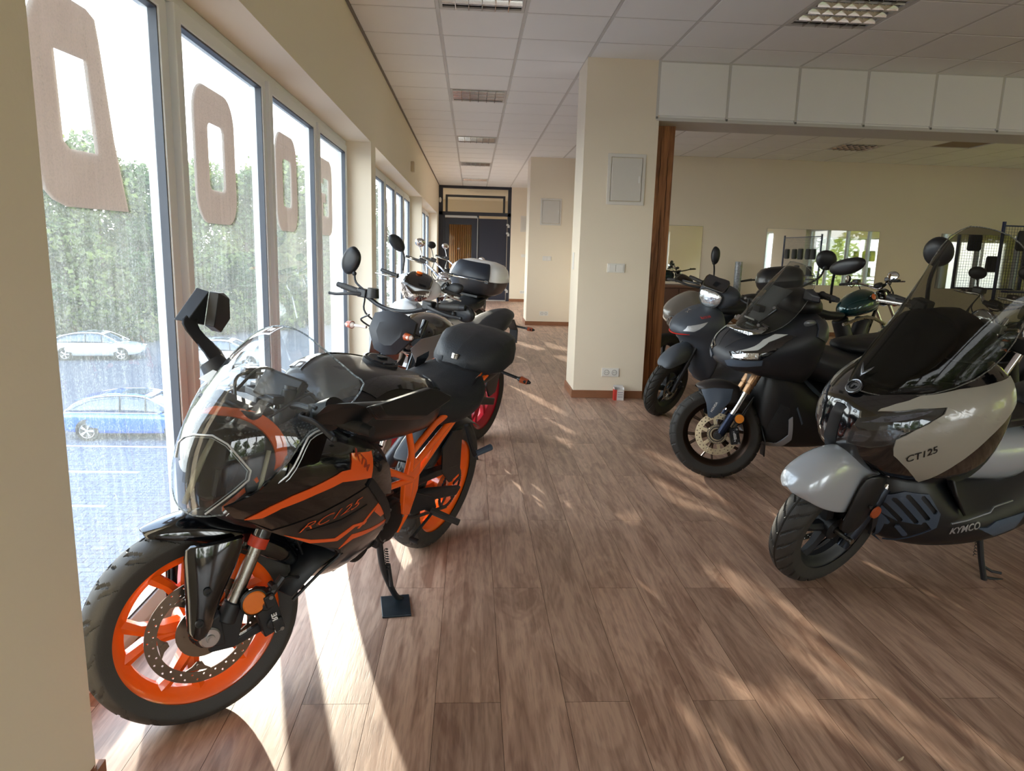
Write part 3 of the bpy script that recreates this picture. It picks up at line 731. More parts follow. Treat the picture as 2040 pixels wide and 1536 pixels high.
for k, (a, b, y) in enumerate(((-13.6, -9.2, 22.35), (-12.4, -9.3, 19.75), (-11.4, -8.9, 17.05))):
    tag(MB().bx((a, y - .05, GZ + .001), (b, y + .05, GZ + .012)).build('parking_line', wp, smooth=0), ['white parking line just in front of the blue car', 'middle white parking line on the paving outside', 'nearest white parking line low on the paving outside'][k], 'road marking')

def car(name, label, loc, rz, colour, L=4.7, H=1.46, Wd=1.82, roofdark=False):
    r = root(name, label, 'car', loc); r.rotation_euler = (0, 0, rz)
    paint = mat('car_paint_' + name, colour, .25, .3, coat=1.0); dk = mat('car_glass', (60, 72, 84), .08, spec=.8); rub = mat('car_rubber', (26, 26, 28), .7); al = mat('car_alloy', (190, 192, 196), .3, .8)
    h = Wd / 2
    def sec(x, zb, zs, zt, wt, w=1.0): return (x, [(h * w * .9, zb), (h * w, zb + .12), (h * w, zs - .12), (h * w * .96, zs), (h * wt, zt), (0, zt + .01)])
    low = [(-L / 2, .35, .75, .80, .5, .86), (-L / 2 + .12, .22, .92, .98, .6, .93), (-L / 2 + .8, .18, .95, 1.0, .6, 1.0), (-.6, .17, .93, .98, .6, 1), (.9, .18, .90, .94, .6, 1), (1.5, .19, .86, .90, .6, .99), (L / 2 - .35, .22, .76, .82, .6, .94), (L / 2, .32, .58, .62, .5, .80)]
    MB().body([sec(x, a, b, c, d, w) for x, a, b, c, d, w in low]).build('body', paint, r, sub=2)
    top = [(-L / 2 + .12, .94, .96, .70), (-L / 2 + .55, .95, 1.30, .70), (-.9, .95, H - .02, .66), (0, .94, H, .66), (.55, .92, H - .10, .64), (1.25, .88, .92, .68)]
    cb = MB(); cb.body([(x, [(h * .93, zb), (h * .90, zb + .03), (h * (wt / .7 * .72), zt - .05), (h * wt * .9, zt), (0, zt + .015)]) for x, zb, zt, wt in top]); cb.build('cabin_glass', dk, r, sub=1)
    rf = MB(); rf.loft([[(x, y, z) for x, z in ((-L / 2 + .5, 1.28), (-.9, H + .005), (0, H + .02), (.5, H - .07))] for y in (-.56, -.3, 0, .3, .56)], closed=False); rf.build('roof', paint, r, solid=.02)
    for sg in (1, -1):
        m = MB(); m.tube([(-L / 2 + .3, sg * h * .92, .96), (-L / 2 + .7, sg * h * .80, 1.27), (-.9, sg * h * .70, H - .02), (.1, sg * h * .70, H - .01), (.6, sg * h * .74, H - .13), (1.35, sg * h * .9, .93)], .022, 6, smooth=4); m.tube([(-L / 2 + .3, sg * h * .97, .95), (1.35, sg * h * .94, .92)], .014, 6)
        m.build('window_trim', mat('car_chrome', (220, 225, 230), .15, 1), r)
        for px in (-.35, .45): MB().tube([(px, sg * h * .94, .95), (px - .05, sg * h * .72, H - .03)], .02, 6).build('door_pillar', rub, r)
        for x in (-1.38, 1.38):
            t_ = MB(); t_.lathe([(.22, -.11), (.31, -.11), (.335, -.07), (.335, .07), (.31, .11), (.22, .11)], (x, sg * (h - .12), .335), (0, 1, 0), 32, True); wh = t_.build('wheel', rub, r)
            a_ = MB(); a_.lathe([(.23, -.1), (.235, .115), (.205, .1), (.2, -.08)], (x, sg * (h - .12), .335), (0, sg, 0), 28, True)
            for k in range(5):
                an = 2 * PI * k / 5
                for dd in (-.12, .12): a_.tube([(x, sg * (h - .02), .335), (x + .21 * math.cos(an + dd), sg * (h - .02), .335 + .21 * math.sin(an + dd))], .02, 6)
            a_.build('alloy', al, wh)
            MB().lathe([(.0, 0), (.36, 0), (.36, .05), (0, .05)], (x, sg * (h - .06), .36), (0, sg, 0), 24).build('wheel_arch', rub, r)
        MB().ball((.95, sg * (h + .08), .98), (.07, .09, .06)).build('wing_mirror', paint, r)
        MB().ball((L / 2 - .28, sg * .66, .66), (.22, .16, .06)).build('headlamp', mat('lens_clear', (225, 230, 235), .1), r)
    MB().loft([[(-.5, y, H + .03), (.3, y, H + .03)] for y in (-.4, .4)], closed=False).build('roof_panel', dk, r)
    return r
car('blue_car', 'blue estate car parked on the paving seen through the nearest pane', (-11.0, 22.9 + 1.0, GZ), R(2), (40, 92, 190))
car('dark_car', 'dark grey car parked farther behind the blue car', (-8.4, 28.5, GZ), R(2), (66, 76, 88), H=1.6)
car('silver_car', 'pale car far off below the trees at the left', (-20.5, 40, GZ), R(8), (170, 178, 186))
car('white_car', 'white car far off at the edge of the trees', (-13.0, 38, GZ), R(6), (196, 204, 212))

# ---------------------------------------------------------------- trees
def leafmat(name, a, b):
    m = bpy.data.materials.new(name); m.use_nodes = True; t = m.node_tree; t.nodes.clear()
    o = t.nodes.new('ShaderNodeOutputMaterial'); d = t.nodes.new('ShaderNodeBsdfDiffuse'); l = t.nodes.new('ShaderNodeBsdfTranslucent'); x = t.nodes.new('ShaderNodeMixShader'); x.inputs[0].default_value = .45
    n = t.nodes.new('ShaderNodeTexNoise'); n.inputs['Scale'].default_value = 1.6; n.inputs['Detail'].default_value = 4; tc = t.nodes.new('ShaderNodeTexCoord'); t.links.new(tc.outputs['Object'], n.inputs['Vector'])
    r = t.nodes.new('ShaderNodeValToRGB'); r.color_ramp.elements[0].position = .35; r.color_ramp.elements[1].position = .65; r.color_ramp.elements[0].color = (*srgb(a), 1); r.color_ramp.elements[1].color = (*srgb(b), 1)
    t.links.new(n.outputs[0], r.inputs[0]); t.links.new(r.outputs[0], d.inputs[0]); t.links.new(r.outputs[0], l.inputs[0]); t.links.new(d.outputs[0], x.inputs[1]); t.links.new(l.outputs[0], x.inputs[2]); t.links.new(x.outputs[0], o.inputs[0]); return m
lm1 = leafmat('foliage_grey_green', (66, 80, 56), (122, 134, 84)); lm2 = leafmat('foliage_dark', (48, 66, 46), (92, 112, 72)); lm3 = leafmat('foliage_yellow', (168, 180, 50), (222, 222, 100))
bark = mat('bark', (84, 72, 60), .9, var=.2, scale=8)
def crown(seed, n, rad, hgt, base, leaf):
    rnd = random.Random(seed); m = MB(); cl = []
    for k in range(26):
        z = base + (hgt - base) * rnd.random(); f = math.sin(PI * min(.98, max(.12, (z - base) / (hgt - base) * .8 + .15)))
        a = rnd.uniform(0, 2 * PI); q = rad * f * rnd.uniform(.2, .8); cl.append((q * math.cos(a), q * math.sin(a), z, rad * rnd.uniform(.28, .5)))
    vs = []; fs = []
    for k in range(n):
        c = cl[rnd.randrange(len(cl))]; d = V((rnd.gauss(0, 1), rnd.gauss(0, 1), rnd.gauss(0, 1))).normalized() * c[3] * rnd.uniform(.7, 1.08)
        p = V(c[:3]) + d; u = V((rnd.gauss(0, 1), rnd.gauss(0, 1), rnd.gauss(0, .6))).normalized(); w_ = u.cross(d).normalized(); s_ = leaf * rnd.uniform(.6, 1.3)
        vs += [p - u * s_, p + w_ * s_ * .6, p + u * s_, p - w_ * s_ * .6]; fs.append((4 * k, 4 * k + 1, 4 * k + 2, 4 * k + 3))
    m.add(vs, fs); return m
kinds = []
for k, (n, rad, hgt, base, lf) in enumerate(((9000, 3.0, 9.4, .3, .16), (8000, 2.6, 8.6, .2, .15), (9000, 3.2, 10.2, .4, .17))):
    kinds.append(crown(11 + k, n, rad, hgt, base, lf))
meshes = {}
def tree(kind, mt, loc, sc, rz, label, group):
    r = root('leafy_tree', label, 'tree', loc, group=group); r.rotation_euler = (0, 0, rz)
    key = (kind, mt.name)
    if key not in meshes:
        o = kinds[kind].build('foliage', mt, r, smooth=0); o['kind'] = 'stuff'; meshes[key] = o.data
        t_ = MB(); t_.tube([(0, 0, -.1), (.1, 0, 3), (0, .1, 6.5)], [.22, .16, .06], 8); t_ = t_.build('trunk', bark, r); meshes['trunk'] = t_.data
    else:
        o = bpy.data.objects.new('foliage', meshes[key]); C.objects.link(o); o.parent = r; o['kind'] = 'stuff'
        o = bpy.data.objects.new('trunk', meshes['trunk']); C.objects.link(o); o.parent = r
    r.scale = (sc, sc, sc); return r
random.seed(5)
ORD = 'first second third fourth fifth sixth seventh eighth ninth tenth eleventh twelfth thirteenth fourteenth fifteenth sixteenth seventeenth'.split()
for k in range(17):
    y = 33 + k * 2.2; x = -31 + k * 1.36 + random.uniform(-.6, .6)
    tree(k % 3, (lm1, lm2, lm1)[k % 3], (x, y, GZ), random.uniform(.98, 1.14) * (1 + .012 * k), random.uniform(0, 6), ORD[k] + ' pale green tree of the row beyond the car park, counted from the left', 'trees beyond the car park')
for k in range(10):
    tree((k + 1) % 3, lm2, (-36 + k * 2.6, 45 + k * 3.2, GZ), random.uniform(1.1, 1.25), random.uniform(0, 6), ORD[k] + ' darker tree from the left behind the front row of trees', 'darker trees behind')
for k in range(13):
    tree(k % 3, lm3, (20 + random.uniform(-1, 1.5), -12 + k * 2.6, GZ), random.uniform(1.0, 1.2), random.uniform(0, 6), ORD[k] + ' yellow green tree outside the right-hand windows, seen in the mirrors', 'trees reflected in the mirrors')

for k in range(6):  # unseen trees, added to dim the bright sky reflected from the rear windows
    tree(k % 3, lm1, (-5 + 4.6 * k, -26 - (k % 2), GZ), random.uniform(1.0, 1.1), random.uniform(0, 6), ORD[k] + ' pale green tree added unseen behind the viewer, counted from the left', 'added trees behind the viewer')

# ---------------------------------------------------------------- motorcycle building blocks
# bike frame: origin = rear tyre contact, x forward, y left, z up; everything leans with the root
blk = mat('black_plastic', (20, 21, 23), .42, bump=.04, bscale=400)
blk_gloss = mat('gloss_black_paint', (10, 11, 14), .12, coat=1.0)
blk_satin = mat('satin_black', (26, 27, 30), .5)
dgrey = mat('graphite_metallic', (50, 46, 45), .32, .5, coat=.8)
matte = mat('matt_grey_paint', (60, 63, 68), .48, .25)
rubber = mat('tyre_rubber', (46, 44, 41), .62, var=.12, scale=40, bump=.2, bscale=400)
seat_m = mat('seat_vinyl', (24, 27, 32), .55, bump=.6, bscale=260)
steel = mat('brushed_steel', (168, 164, 156), .28, 1.0, var=.1, scale=30)
chrome = mat('chrome', (225, 225, 228), .06, 1.0)
dsteel = mat('dark_steel', (70, 70, 72), .4, .8)
orange = mat('orange_paint', (246, 100, 24), .24, coat=.7)
orange_d = mat('orange_decal', (244, 96, 32), .3, coat=.6)
gold = mat('gold_anodised', (176, 138, 104), .28, .9)
bolt_m = mat('bolt_zinc', (150, 150, 150), .3, .9)
mirror_m = mat('mirror_silvered', (235, 238, 240), .01, 1.0)
amber = mat('amber_reflector', (232, 120, 30), .25, coat=.5, bump=.5, bscale=700)
amber_d = mat('amber_dim', (168, 74, 30), .3, coat=.5, bump=.5, bscale=700)
lens = clear('lamp_lens', (235, 238, 240), 1.6, .05, (235, 235, 235))
chrome_soft = mat('lamp_reflector', (205, 208, 212), .18, 1.0, bump=1.0, bscale=90)

def steer_m(wb, trail, rake, ang):
    P0 = V((wb + trail, 0, 0)); A = V((-math.sin(rake), 0, math.cos(rake)))
    return M.Translation(P0) @ M.Rotation(ang, 4, A) @ M.Translation(-P0)
def bike_root(name, label, cat, rear, heading, lean, group=None):
    h, l = R(heading), R(lean); f = V((math.cos(h), math.sin(h), 0)); lf = V((-math.sin(h), math.cos(h), 0)); u = V((0, 0, 1))
    l2 = lf * math.cos(l) - u * math.sin(l); u2 = u * math.cos(l) + lf * math.sin(l)
    m = M((f, l2, u2)).transposed().to_4x4(); m.translation = V((rear[0], rear[1], 0))
    return root(name, label, cat, mw=m, group=group)

def tyre(x, rad, rr_, wd, parent, xf=None, style='road', seg=260, side=1, lift=0.0, name='tyre', det=1, gd=.0055):
    """rr_: bead radius; tread grooves are cut into the surface"""
    h = rad - rr_; m = 22; seg = seg if det else 64; vs = []; fs = []
    prof = []
    for k in range(m + 1):
        t = -1 + 2 * k / m; a = t * R(118)
        yy = wd / 2 * math.sin(a) / math.sin(R(90)) if abs(a) < R(90) else math.copysign(wd / 2 * (1 - .16 * (abs(a) - R(90)) / R(28)), a)
        zz = rad - h * .52 + h * .52 * math.cos(a) if abs(a) < R(90) else rad - h * .52 - (abs(a) - R(90)) / R(28) * h * .48
        prof.append((zz, yy, t))
    n = len(prof)
    def groove(th, t):
        if style == 'slick' or not det: return 0
        a = abs(t); d = 0
        if a > .68: return 0
        if style == 'road':      # swept, V-shaped cuts
            N = 18; ph = (th / (2 * PI) * N + (0 if t > 0 else .5)) % 1
            s1 = (ph - .75 * a - .05) % 1
            if .06 < a < .40 and s1 < .12: d = 1
            s2 = (ph - 1.25 * a + .42) % 1
            if .34 < a < .66 and s2 < .12: d = 1
            s3 = (ph - .3 * a + .3) % 1
            if .0 <= a < .16 and s3 < .06: d = 1
        elif style == 'rain':
            N = 24; ph = (th / (2 * PI) * N) % 1
            s1 = (ph - 1.9 * a) % 1
            if a > .05 and s1 < .17: d = 1
            if a < .02: d = 1
        elif style == 'block':
            N = 26; ph = (th / (2 * PI) * N + (0 if t > 0 else .5)) % 1
            if .05 < a < .62 and (ph - .35 * a) % 1 < .12: d = 1
            if .30 < a < .34 and det: d = 1
            if a < .04: d = 1
        return d
    mm = n if not det else 52
    if det:
        ts = [-1 + 2 * k / mm for k in range(mm + 1)]
        zs = np.interp(ts, [p[2] for p in prof], [p[0] for p in prof]); ys_ = np.interp(ts, [p[2] for p in prof], [p[1] for p in prof]); n = len(ts)
    else: ts = [p[2] for p in prof]; zs = [p[0] for p in prof]; ys_ = [p[1] for p in prof]
    for i in range(seg):
        th = 2 * PI * i / seg; c, s_ = math.cos(th), math.sin(th)
        for k in range(n):
            r_ = zs[k] - gd * groove(th, ts[k]); vs.append((x + r_ * s_, ys_[k], rad + lift - r_ * c))
    for i in range(seg):
        j = (i + 1) % seg
        for k in range(n - 1): fs.append((i * n + k, j * n + k, j * n + k + 1, i * n + k + 1))
    m_ = MB(xf); m_.add(vs, fs); return m_.build(name, rubber, parent, smooth=28)
def rim(x, rad, rr_, wd, parent, material, xf=None, kind='y', n=5, lift=0., hub=.032, name='rim', sp=None):
    z = rad + lift; m = MB(xf); o = (x, 0, z); ax = (0, 1, 0); w_ = wd / 2; L = rr_ + .012
    m.lathe([(L, -w_), (L, -w_ + .006), (rr_ - .004, -w_ + .012), (rr_ - .010, -w_ * .55), (rr_ - .026, -w_ * .3), (rr_ - .026, w_ * .3), (rr_ - .010, w_ * .55), (rr_ - .004, w_ - .012), (L, w_ - .006), (L, w_),
             (L - .004, w_), (rr_ - .012, w_ - .012), (rr_ - .020, w_ * .5), (rr_ - .034, w_ * .25), (rr_ - .034, -w_ * .25), (rr_ - .020, -w_ * .5), (rr_ - .012, -w_ + .012), (L - .004, -w_)], o, ax, 80, True)
    m.lathe([(hub * .5, -.05), (hub * 1.5, -.045), (hub * 1.3, 0), (hub * 1.5, .045), (hub * .5, .05)], o, ax, 28)
    R0 = rr_ - .026
    def P(r_, a, y): return (x + r_ * math.sin(a), y, z - r_ * math.cos(a))
    for k in range(n):
        a = 2 * PI * k / n + .25
        if kind == 'y':       # one root forks into two arms
            for d in (-1, 1):
                rs = (hub, hub + (R0 - hub) * .35, hub + (R0 - hub) * .7, R0 + .004); da = (0.06, .07, .17, .27); wy = (.034, .030, .024, .020); tk = (.022, .018, .014, .018)
                sec = []
                for q in range(4):
                    c = V(P(rs[q], a + d * da[q], 0)); c2 = V(P(rs[q] + .01, a + d * (da[q] + .01), 0)); rd = (V(P(rs[q] + .02, a + d * da[q], 0)) - c).normalized(); tg = rd.cross(V((0, 1, 0)))
                    sec.append([c + tg * tk[q] + V((0, wy[q], 0)) * .6, c + V((0, wy[q], 0)), c - tg * tk[q] + V((0, wy[q], 0)) * .6, c - tg * tk[q] - V((0, wy[q], 0)) * .6, c - V((0, wy[q], 0)), c + tg * tk[q] - V((0, wy[q], 0)) * .6])
                m.loft(sec, True, True)
        elif kind == 'thin':
            for d in (-1, 1): m.tube([P(hub * 1.6, a + d * .05, .0), P(hub + (R0 - hub) * .5, a + d * .10, .0), P(R0 + .004, a + d * .20, 0)], [.009, .006, .007], 8, flat=(1, 1.4))
        elif kind == 'five':
            sec = []
            for q, (r_, tk, wy) in enumerate(((hub, .022, .03), (hub + (R0 - hub) * .5, .017, .022), (R0 + .005, .028, .016))):
                aa = a + .12 * q; c = V(P(r_, aa, 0)); rd = (V(P(r_ + .02, aa, 0)) - c).normalized(); tg = rd.cross(V((0, 1, 0)))
                sec.append([c + tg * tk + V((0, wy, 0)) * .5, c + V((0, wy, 0)), c - tg * tk + V((0, wy, 0)) * .5, c - tg * tk - V((0, wy, 0)) * .5, c - V((0, wy, 0)), c + tg * tk - V((0, wy, 0)) * .5])
            m.loft(sec, True, True)
        elif kind == 'wire':
            for d in (-1, 1): m.tube([P(hub, a, d * .03), P(R0 + .01, a + d * .3, 0)], .0016, 5)
    return m.build(name, material, parent, smooth=40, fix=False)
def disc(x, z, y, ro, ri, parent, xf=None, material=None, holes=24, rows=2, thick=.0035, name='brake_disc', carriers=5, wavy=False, s=1, hr=.0032):
    m = MB(xf); N = 90
    def ring(r_, n, w_=0): return [(x + (r_ + w_ * math.cos(k * 2 * PI / n * 10)) * math.sin(2 * PI * k / n), y, z + (r_ + w_ * math.cos(k * 2 * PI / n * 10)) * math.cos(2 * PI * k / n)) for k in range(n)]
    hs = [ring(ri, 60)[::-1]]
    for k in range(holes):
        for j in range(rows):
            a = 2 * PI * (k + .5 * j) / holes; rc = ri + (ro - ri) * ((.3, .72)[j] if rows == 2 else (.5,)[0]); cx_, cz_ = x + rc * math.sin(a), z + rc * math.cos(a)
            hs.append([(cx_ + hr * math.sin(-2 * PI * q / 8), y, cz_ + hr * math.cos(-2 * PI * q / 8)) for q in range(8)])
    m.slab(ring(ro, N, .002 if wavy else 0), thick, (0, s, 0), holes=hs)
    o = m.build(name, material or steel, parent, smooth=30)
    c = MB(xf)
    for k in range(carriers):
        a = 2 * PI * k / carriers + .2; r1, r2 = ri * .55, ri + .006; d = .22
        pts = [(x + r1 * math.sin(a - d), y + .001 * s, z + r1 * math.cos(a - d)), (x + r2 * math.sin(a - .09), y + .001 * s, z + r2 * math.cos(a - .09)), (x + r2 * math.sin(a + .09), y + .001 * s, z + r2 * math.cos(a + .09)), (x + r1 * math.sin(a + d), y + .001 * s, z + r1 * math.cos(a + d))]
        c.slab(pts, .004, (0, s, 0)); c.cyl((x + ri * math.sin(a), y - .004 * s, z + ri * math.cos(a)), (x + ri * math.sin(a), y + .005 * s, z + ri * math.cos(a)), .008, 10)
    c.lathe([(ri * .35, 0), (ri * .62, 0), (ri * .62, .004 * s), (ri * .35, .004 * s)], (x, y, z), (0, 1, 0), 32, True)
    c.build('disc_carrier', material or steel, o, smooth=30)
    return o
def tone_ring(x, z, y, r_, parent, xf=None):
    m = MB(xf); n = 36
    for k in range(n):
        a = 2 * PI * k / n; rt = M.Rotation(a, 3, 'Y'); m.box(V((x, y, z)) + rt @ V((0, 0, r_)), (.0035, .002, .014), rt)
    m.lathe([(r_ - .012, -.001), (r_ - .006, -.001), (r_ - .006, .001), (r_ - .012, .001)], (x, y, z), (0, 1, 0), 40, True)
    m.lathe([(r_ + .006, -.001), (r_ + .008, -.001), (r_ + .008, .001), (r_ + .006, .001)], (x, y, z), (0, 1, 0), 40, True)
    return m.build('abs_ring', dsteel, parent, smooth=0)
def caliper(x, y, z, ang, parent, xf=None, material=None, L=.12, Wd=.05, txt=None, s=1):
    m = MB(xf); rt = M.Rotation(ang, 3, 'Y'); c = V((x, y, z))
    def B(o, d): m.box(c + rt @ V(o), d, rt)
    B((0, 0, 0), (L, .032, Wd)); B((0, -.035 * s, .004), (L * .8, .03, Wd * .8)); B((L * .32, .004 * s, .012), (L * .3, .05, Wd * .5)); B((-L * .32, .004 * s, .012), (L * .3, .05, Wd * .5))
    for q in (-L * .25, L * .25): m.cyl(c + rt @ V((q, -.01, 0)), c + rt @ V((q, .024 * s, 0)), .017, 14)
    o = m.build('brake_caliper', material or blk_satin, parent, smooth=30, bevel=.004)
    b = MB(xf)
    for q in (-.42, .42): b.cyl(c + rt @ V((L * q, .01, Wd * .25)), c + rt @ V((L * q, .034 * s, Wd * .25)), .006, 8)
    b.build('bolt', bolt_m, o)
    if txt:
        f = frame_m(c + rt @ V((0, .0175 * s + (.008 * s), -.002)), rt @ V((s, 0, 0)) * -1, rt @ V((0, 0, 1)))
        t_ = text_mb(txt, .021, .001, (xf or M()) @ f, sx=1.0, bold=.0006); t_.build('caliper_lettering', mat('white_print', (225, 225, 225), .5), o, smooth=0)
    return o
def mirror_part(c, rx, rz, ang, yaw, parent, xf=None, stem=None, sr=.006, depth=.022, name='mirror', roll=0., material=None, shape=None):
    """a rear-view mirror: housing, glass and stem; the glass faces -x of its own frame"""
    rt = M.Rotation(yaw, 3, 'Z') @ M.Rotation(ang, 3, 'Y') @ M.Rotation(roll, 3, 'X'); c = V(c); n = 28
    def ring(k, off):
        out = []
        for i in range(n):
            t = 2 * PI * i / n
            if shape == 'leaf': q = 1 - .18 * math.sin(t) + .10 * math.cos(2 * t + .6)
            elif shape == 'poly': q = 1 / max(abs(math.cos(t + .3)) ** 1.0 * .55 + .45, abs(math.sin(t)) * .9)
            else: q = 1
            out.append(c + rt @ V((off, rx * k * q * math.cos(t), rz * k * q * math.sin(t))))
        return out
    m = MB(xf); m.loft([ring(.97, -.004), ring(1, 0), ring(.96, depth * .45), ring(.78, depth * .85), ring(.4, depth), ring(.02, depth * 1.03)])
    o = m.build(name, material or blk, parent, smooth=50)
    g = MB(xf); g.loft([ring(.92, -.0052), ring(.9, -.0056), ring(.02, -.0058)]); g.build('mirror_glass', mirror_m, o, smooth=50)
    if stem: s_ = MB(xf); s_.tube(stem, sr, 8, smooth=4); s_.ball(stem[0], sr * 2.2, 10); s_.build('mirror_stem', material or blk, o)
    return o
def indicator(a, b, parent, xf=None, r_=.022, L=.07, mt=None, up=(0, 0, 1)):
    a, b = V(a), V(b); d = (b - a).normalized()
    m = MB(xf); m.tube([a, b - d * L * .4], .008, 8); m.tube([b - d * L * .5, b - d * L * .2, b + d * L * .2, b + d * L * .5], [r_ * .45, r_, r_ * .9, r_ * .35], 12, flat=(1, .8))
    o = m.build('indicator', mt or blk, parent, smooth=50)
    m = MB(xf); m.tube([b - d * L * .25, b + d * L * .28], [r_ * 1.03, r_ * .86], 12, flat=(1, .84)); m.build('indicator_lens', amber_d, o, smooth=50); return o
def grip(a, b, parent, xf=None, r_=.0165, name='handlebar_grip'):
    a, b = V(a), V(b); m = MB(xf); N = 22
    pts = [a.lerp(b, k / N) for k in range(N + 1)]; m.tube(pts, [r_ * (1.28 if k < 2 else (1.0 if k % 2 else .90)) for k in range(N + 1)], 14)
    o = m.build(name, rubber, parent, smooth=50)
    e = MB(xf); d = (b - a).normalized(); e.tube([b, b + d * .03], [r_ * .9, r_ * .8], 12); e.build('bar_end', blk_satin, o); return o
def lever(pts, parent, xf=None, r_=.006, material=None):
    m = MB(xf); m.tube(pts, [r_ * 1.6, r_, r_, r_, r_], 8, smooth=4, flat=(1, 1.4)); m.ball(pts[-1], r_ * 1.5, 10); return m.build('brake_lever', material or blk_satin, parent)
def bolts(pts, r_, parent, xf=None, ax=(0, 1, 0), name='bolt', material=None, h=.004):
    ax = V(ax).normalized()
    for p in pts:
        m = MB(xf); m.lathe([(0, h * .4), (r_ * .45, h * .4), (r_ * .5, h), (r_ * .85, h), (r_, h * .5), (r_, -h)], p, ax, 14); m.build(name, material or bolt_m, parent)
def fork(x, z, y, parent, xf, rake, L, r1, r2, m1, m2, Lu=.0, s=1, name='fork_tube'):
    """inverted or plain fork leg from the axle upwards"""
    d = V((-math.sin(rake), 0, math.cos(rake))); a = V((x, y, z)); 
    m = MB(xf); m.cyl(a + d * .04, a + d * L, r1, 20); o = m.build(name, m1, parent)
    m = MB(xf); m.tube([a - d * .02, a + d * .02, a + d * .10], [r2 * .8, r2, r2], 20); m.build('fork_foot', m2, o); return o
def text_skin(bvh, txt, p0, p1, hgt, off=.004, shear=0., bold=0., ax=1, side=1, far=1.0, thick=.0008):
    """lettering laid on a body surface; p0,p1 = start and end of the baseline in the two in-plane axes"""
    t_ = text_mb(txt, hgt, .0, M(), font_shear=shear, align='LEFT', bold=bold)
    xs = [v.x for v in t_.v]; w_ = max(xs) - min(xs); x0_ = min(xs)
    p0 = V((p0[0], p0[1])); p1 = V((p1[0], p1[1])); d = (p1 - p0); L = d.length; d /= L; n = V((-d.y, d.x))
    if n.y < 0: n = -n
    ia, ib = [i for i in range(3) if i != ax]; out = []
    for v in t_.v:
        q = p0 + d * ((v.x - x0_) / w_ * L) + n * v.y
        o = [0, 0, 0]; o[ia], o[ib] = q.x, q.y; o[ax] = side * far; dd = [0, 0, 0]; dd[ax] = -side
        h = bvh.ray_cast(V(o), V(dd), 3)
        if h[0] is None:
            o[ax] = side * .2; h = bvh.find_nearest(V(o)); r_ = V(o); r_[ax] = h[0][ax]; nn = V((0, 0, 0)); nn[ax] = side
        else: r_, nn = h[0], h[1]
        if nn[ax] * side < 0: nn = -nn
        out.append(r_ + nn * off)
    m = MB(); m.add(out, t_.f); return m
def screen(rows, ns=14, xf=None, thick=0.0):
    """curved windscreen from rows ((xc,zc),(xe,ye,ze)[,power])"""
    secs = []
    for rw_ in rows:
        (xc, zc), (xe, ye, ze) = rw_[:2]; pw = rw_[2] if len(rw_) > 2 else 2
        secs.append([(xc + (xe - xc) * abs(s_) ** pw, ye * s_, zc + (ze - zc) * abs(s_) ** pw) for s_ in [-1 + 2 * k / ns for k in range(ns + 1)]])
    m = MB(xf); m.loft(secs, closed=False); return m, secs
def edge_tube(secs, r_, xf=None):
    m = MB(xf); n = len(secs[0]) - 1
    pts = [s[0] for s in secs][::-1] + list(secs[0][1:-1]) + [s[n] for s in secs] + list(secs[-1][1:-1])[::-1] + [secs[-1][0]]
    m.tube(pts, r_, 6, smooth=2, caps=False); return m

# ================================================================ black and orange sport bike (nearest, left)
STRC = steer_m(1.343, .096, R(23.5), R(-30))
rc = bike_root('sport_motorcycle', 'black and orange faired sport motorcycle on its side stand by the nearest window', 'motorcycle', (-.21, 3.10), 244, 12)
WB = 1.343
rc_clear = clear('rc_screen', (246, 250, 252), 2.4, .06, (240, 245, 250), .02)
smoke = clear('rc_headlight_glass', (120, 126, 132), .4, 0, rough=.02)
# --- front wheel, fork and brake (turned to the right)
ft = tyre(WB, .291, .219, .112, rc, STRC, 'road', name='front_tyre', lift=.002, seg=440, gd=.007)
rim(WB, .293, .219, .086, rc, orange, STRC, 'y', 5, name='front_rim', hub=.036)
# rim decal
m = MB(STRC); m.lathe([(.2255, 0), (.2258, .018)], (WB, .022, .293), (0, 1, 0), 12, a0=R(205), a1=R(225)); m.build('rim_label', mat('label_black', (28, 24, 24), .5), rc)
bd = disc(WB, .293, .066, .150, .119, rc, STRC, mat('disc_steel', (138, 126, 112), .3, 1.0, var=.1, scale=30), 26, 2, name='brake_disc', carriers=0, hr=.0030)
for k in range(5):
    a = 2 * PI * k / 5 + .5; P = lambda r_, d: (WB + r_ * math.sin(a + d), .064, .293 + r_ * math.cos(a + d))
    m = MB(STRC); m.slab([P(.121, -.30), P(.106, -.16), P(.092, -.07), P(.090, .07), P(.106, .16), P(.121, .30)], .004, (0, 1, 0)); m.cyl(P(.103, 0), V(P(.103, 0)) + V((0, .007, 0)), .009, 10)
    m.build('disc_mount', mat('disc_steel', (138, 126, 112), .3, 1.0), bd)
tone_ring(WB, .293, .062, .046, rc, STRC)
m = MB(STRC); m.cyl((WB, .05, .293), (WB, .112, .293), .022, 24); m.cyl((WB, -.12, .293), (WB, -.04, .293), .022, 16); m.build('axle', steel, rc)
m = MB(STRC); m.lathe([(0, .006), (.010, .006), (.012, .0), (.024, 0), (.028, -.004), (.028, -.012), (0, -.012)], (WB, .124, .293), (0, 1, 0), 28); m.lathe([(0, .0075), (.007, .0075)], (WB, .124, .293), (0, 1, 0), 6); m.build('axle_nut', mat('nut_silver', (190, 190, 192), .3, .9), rc)
rk = R(23.5)
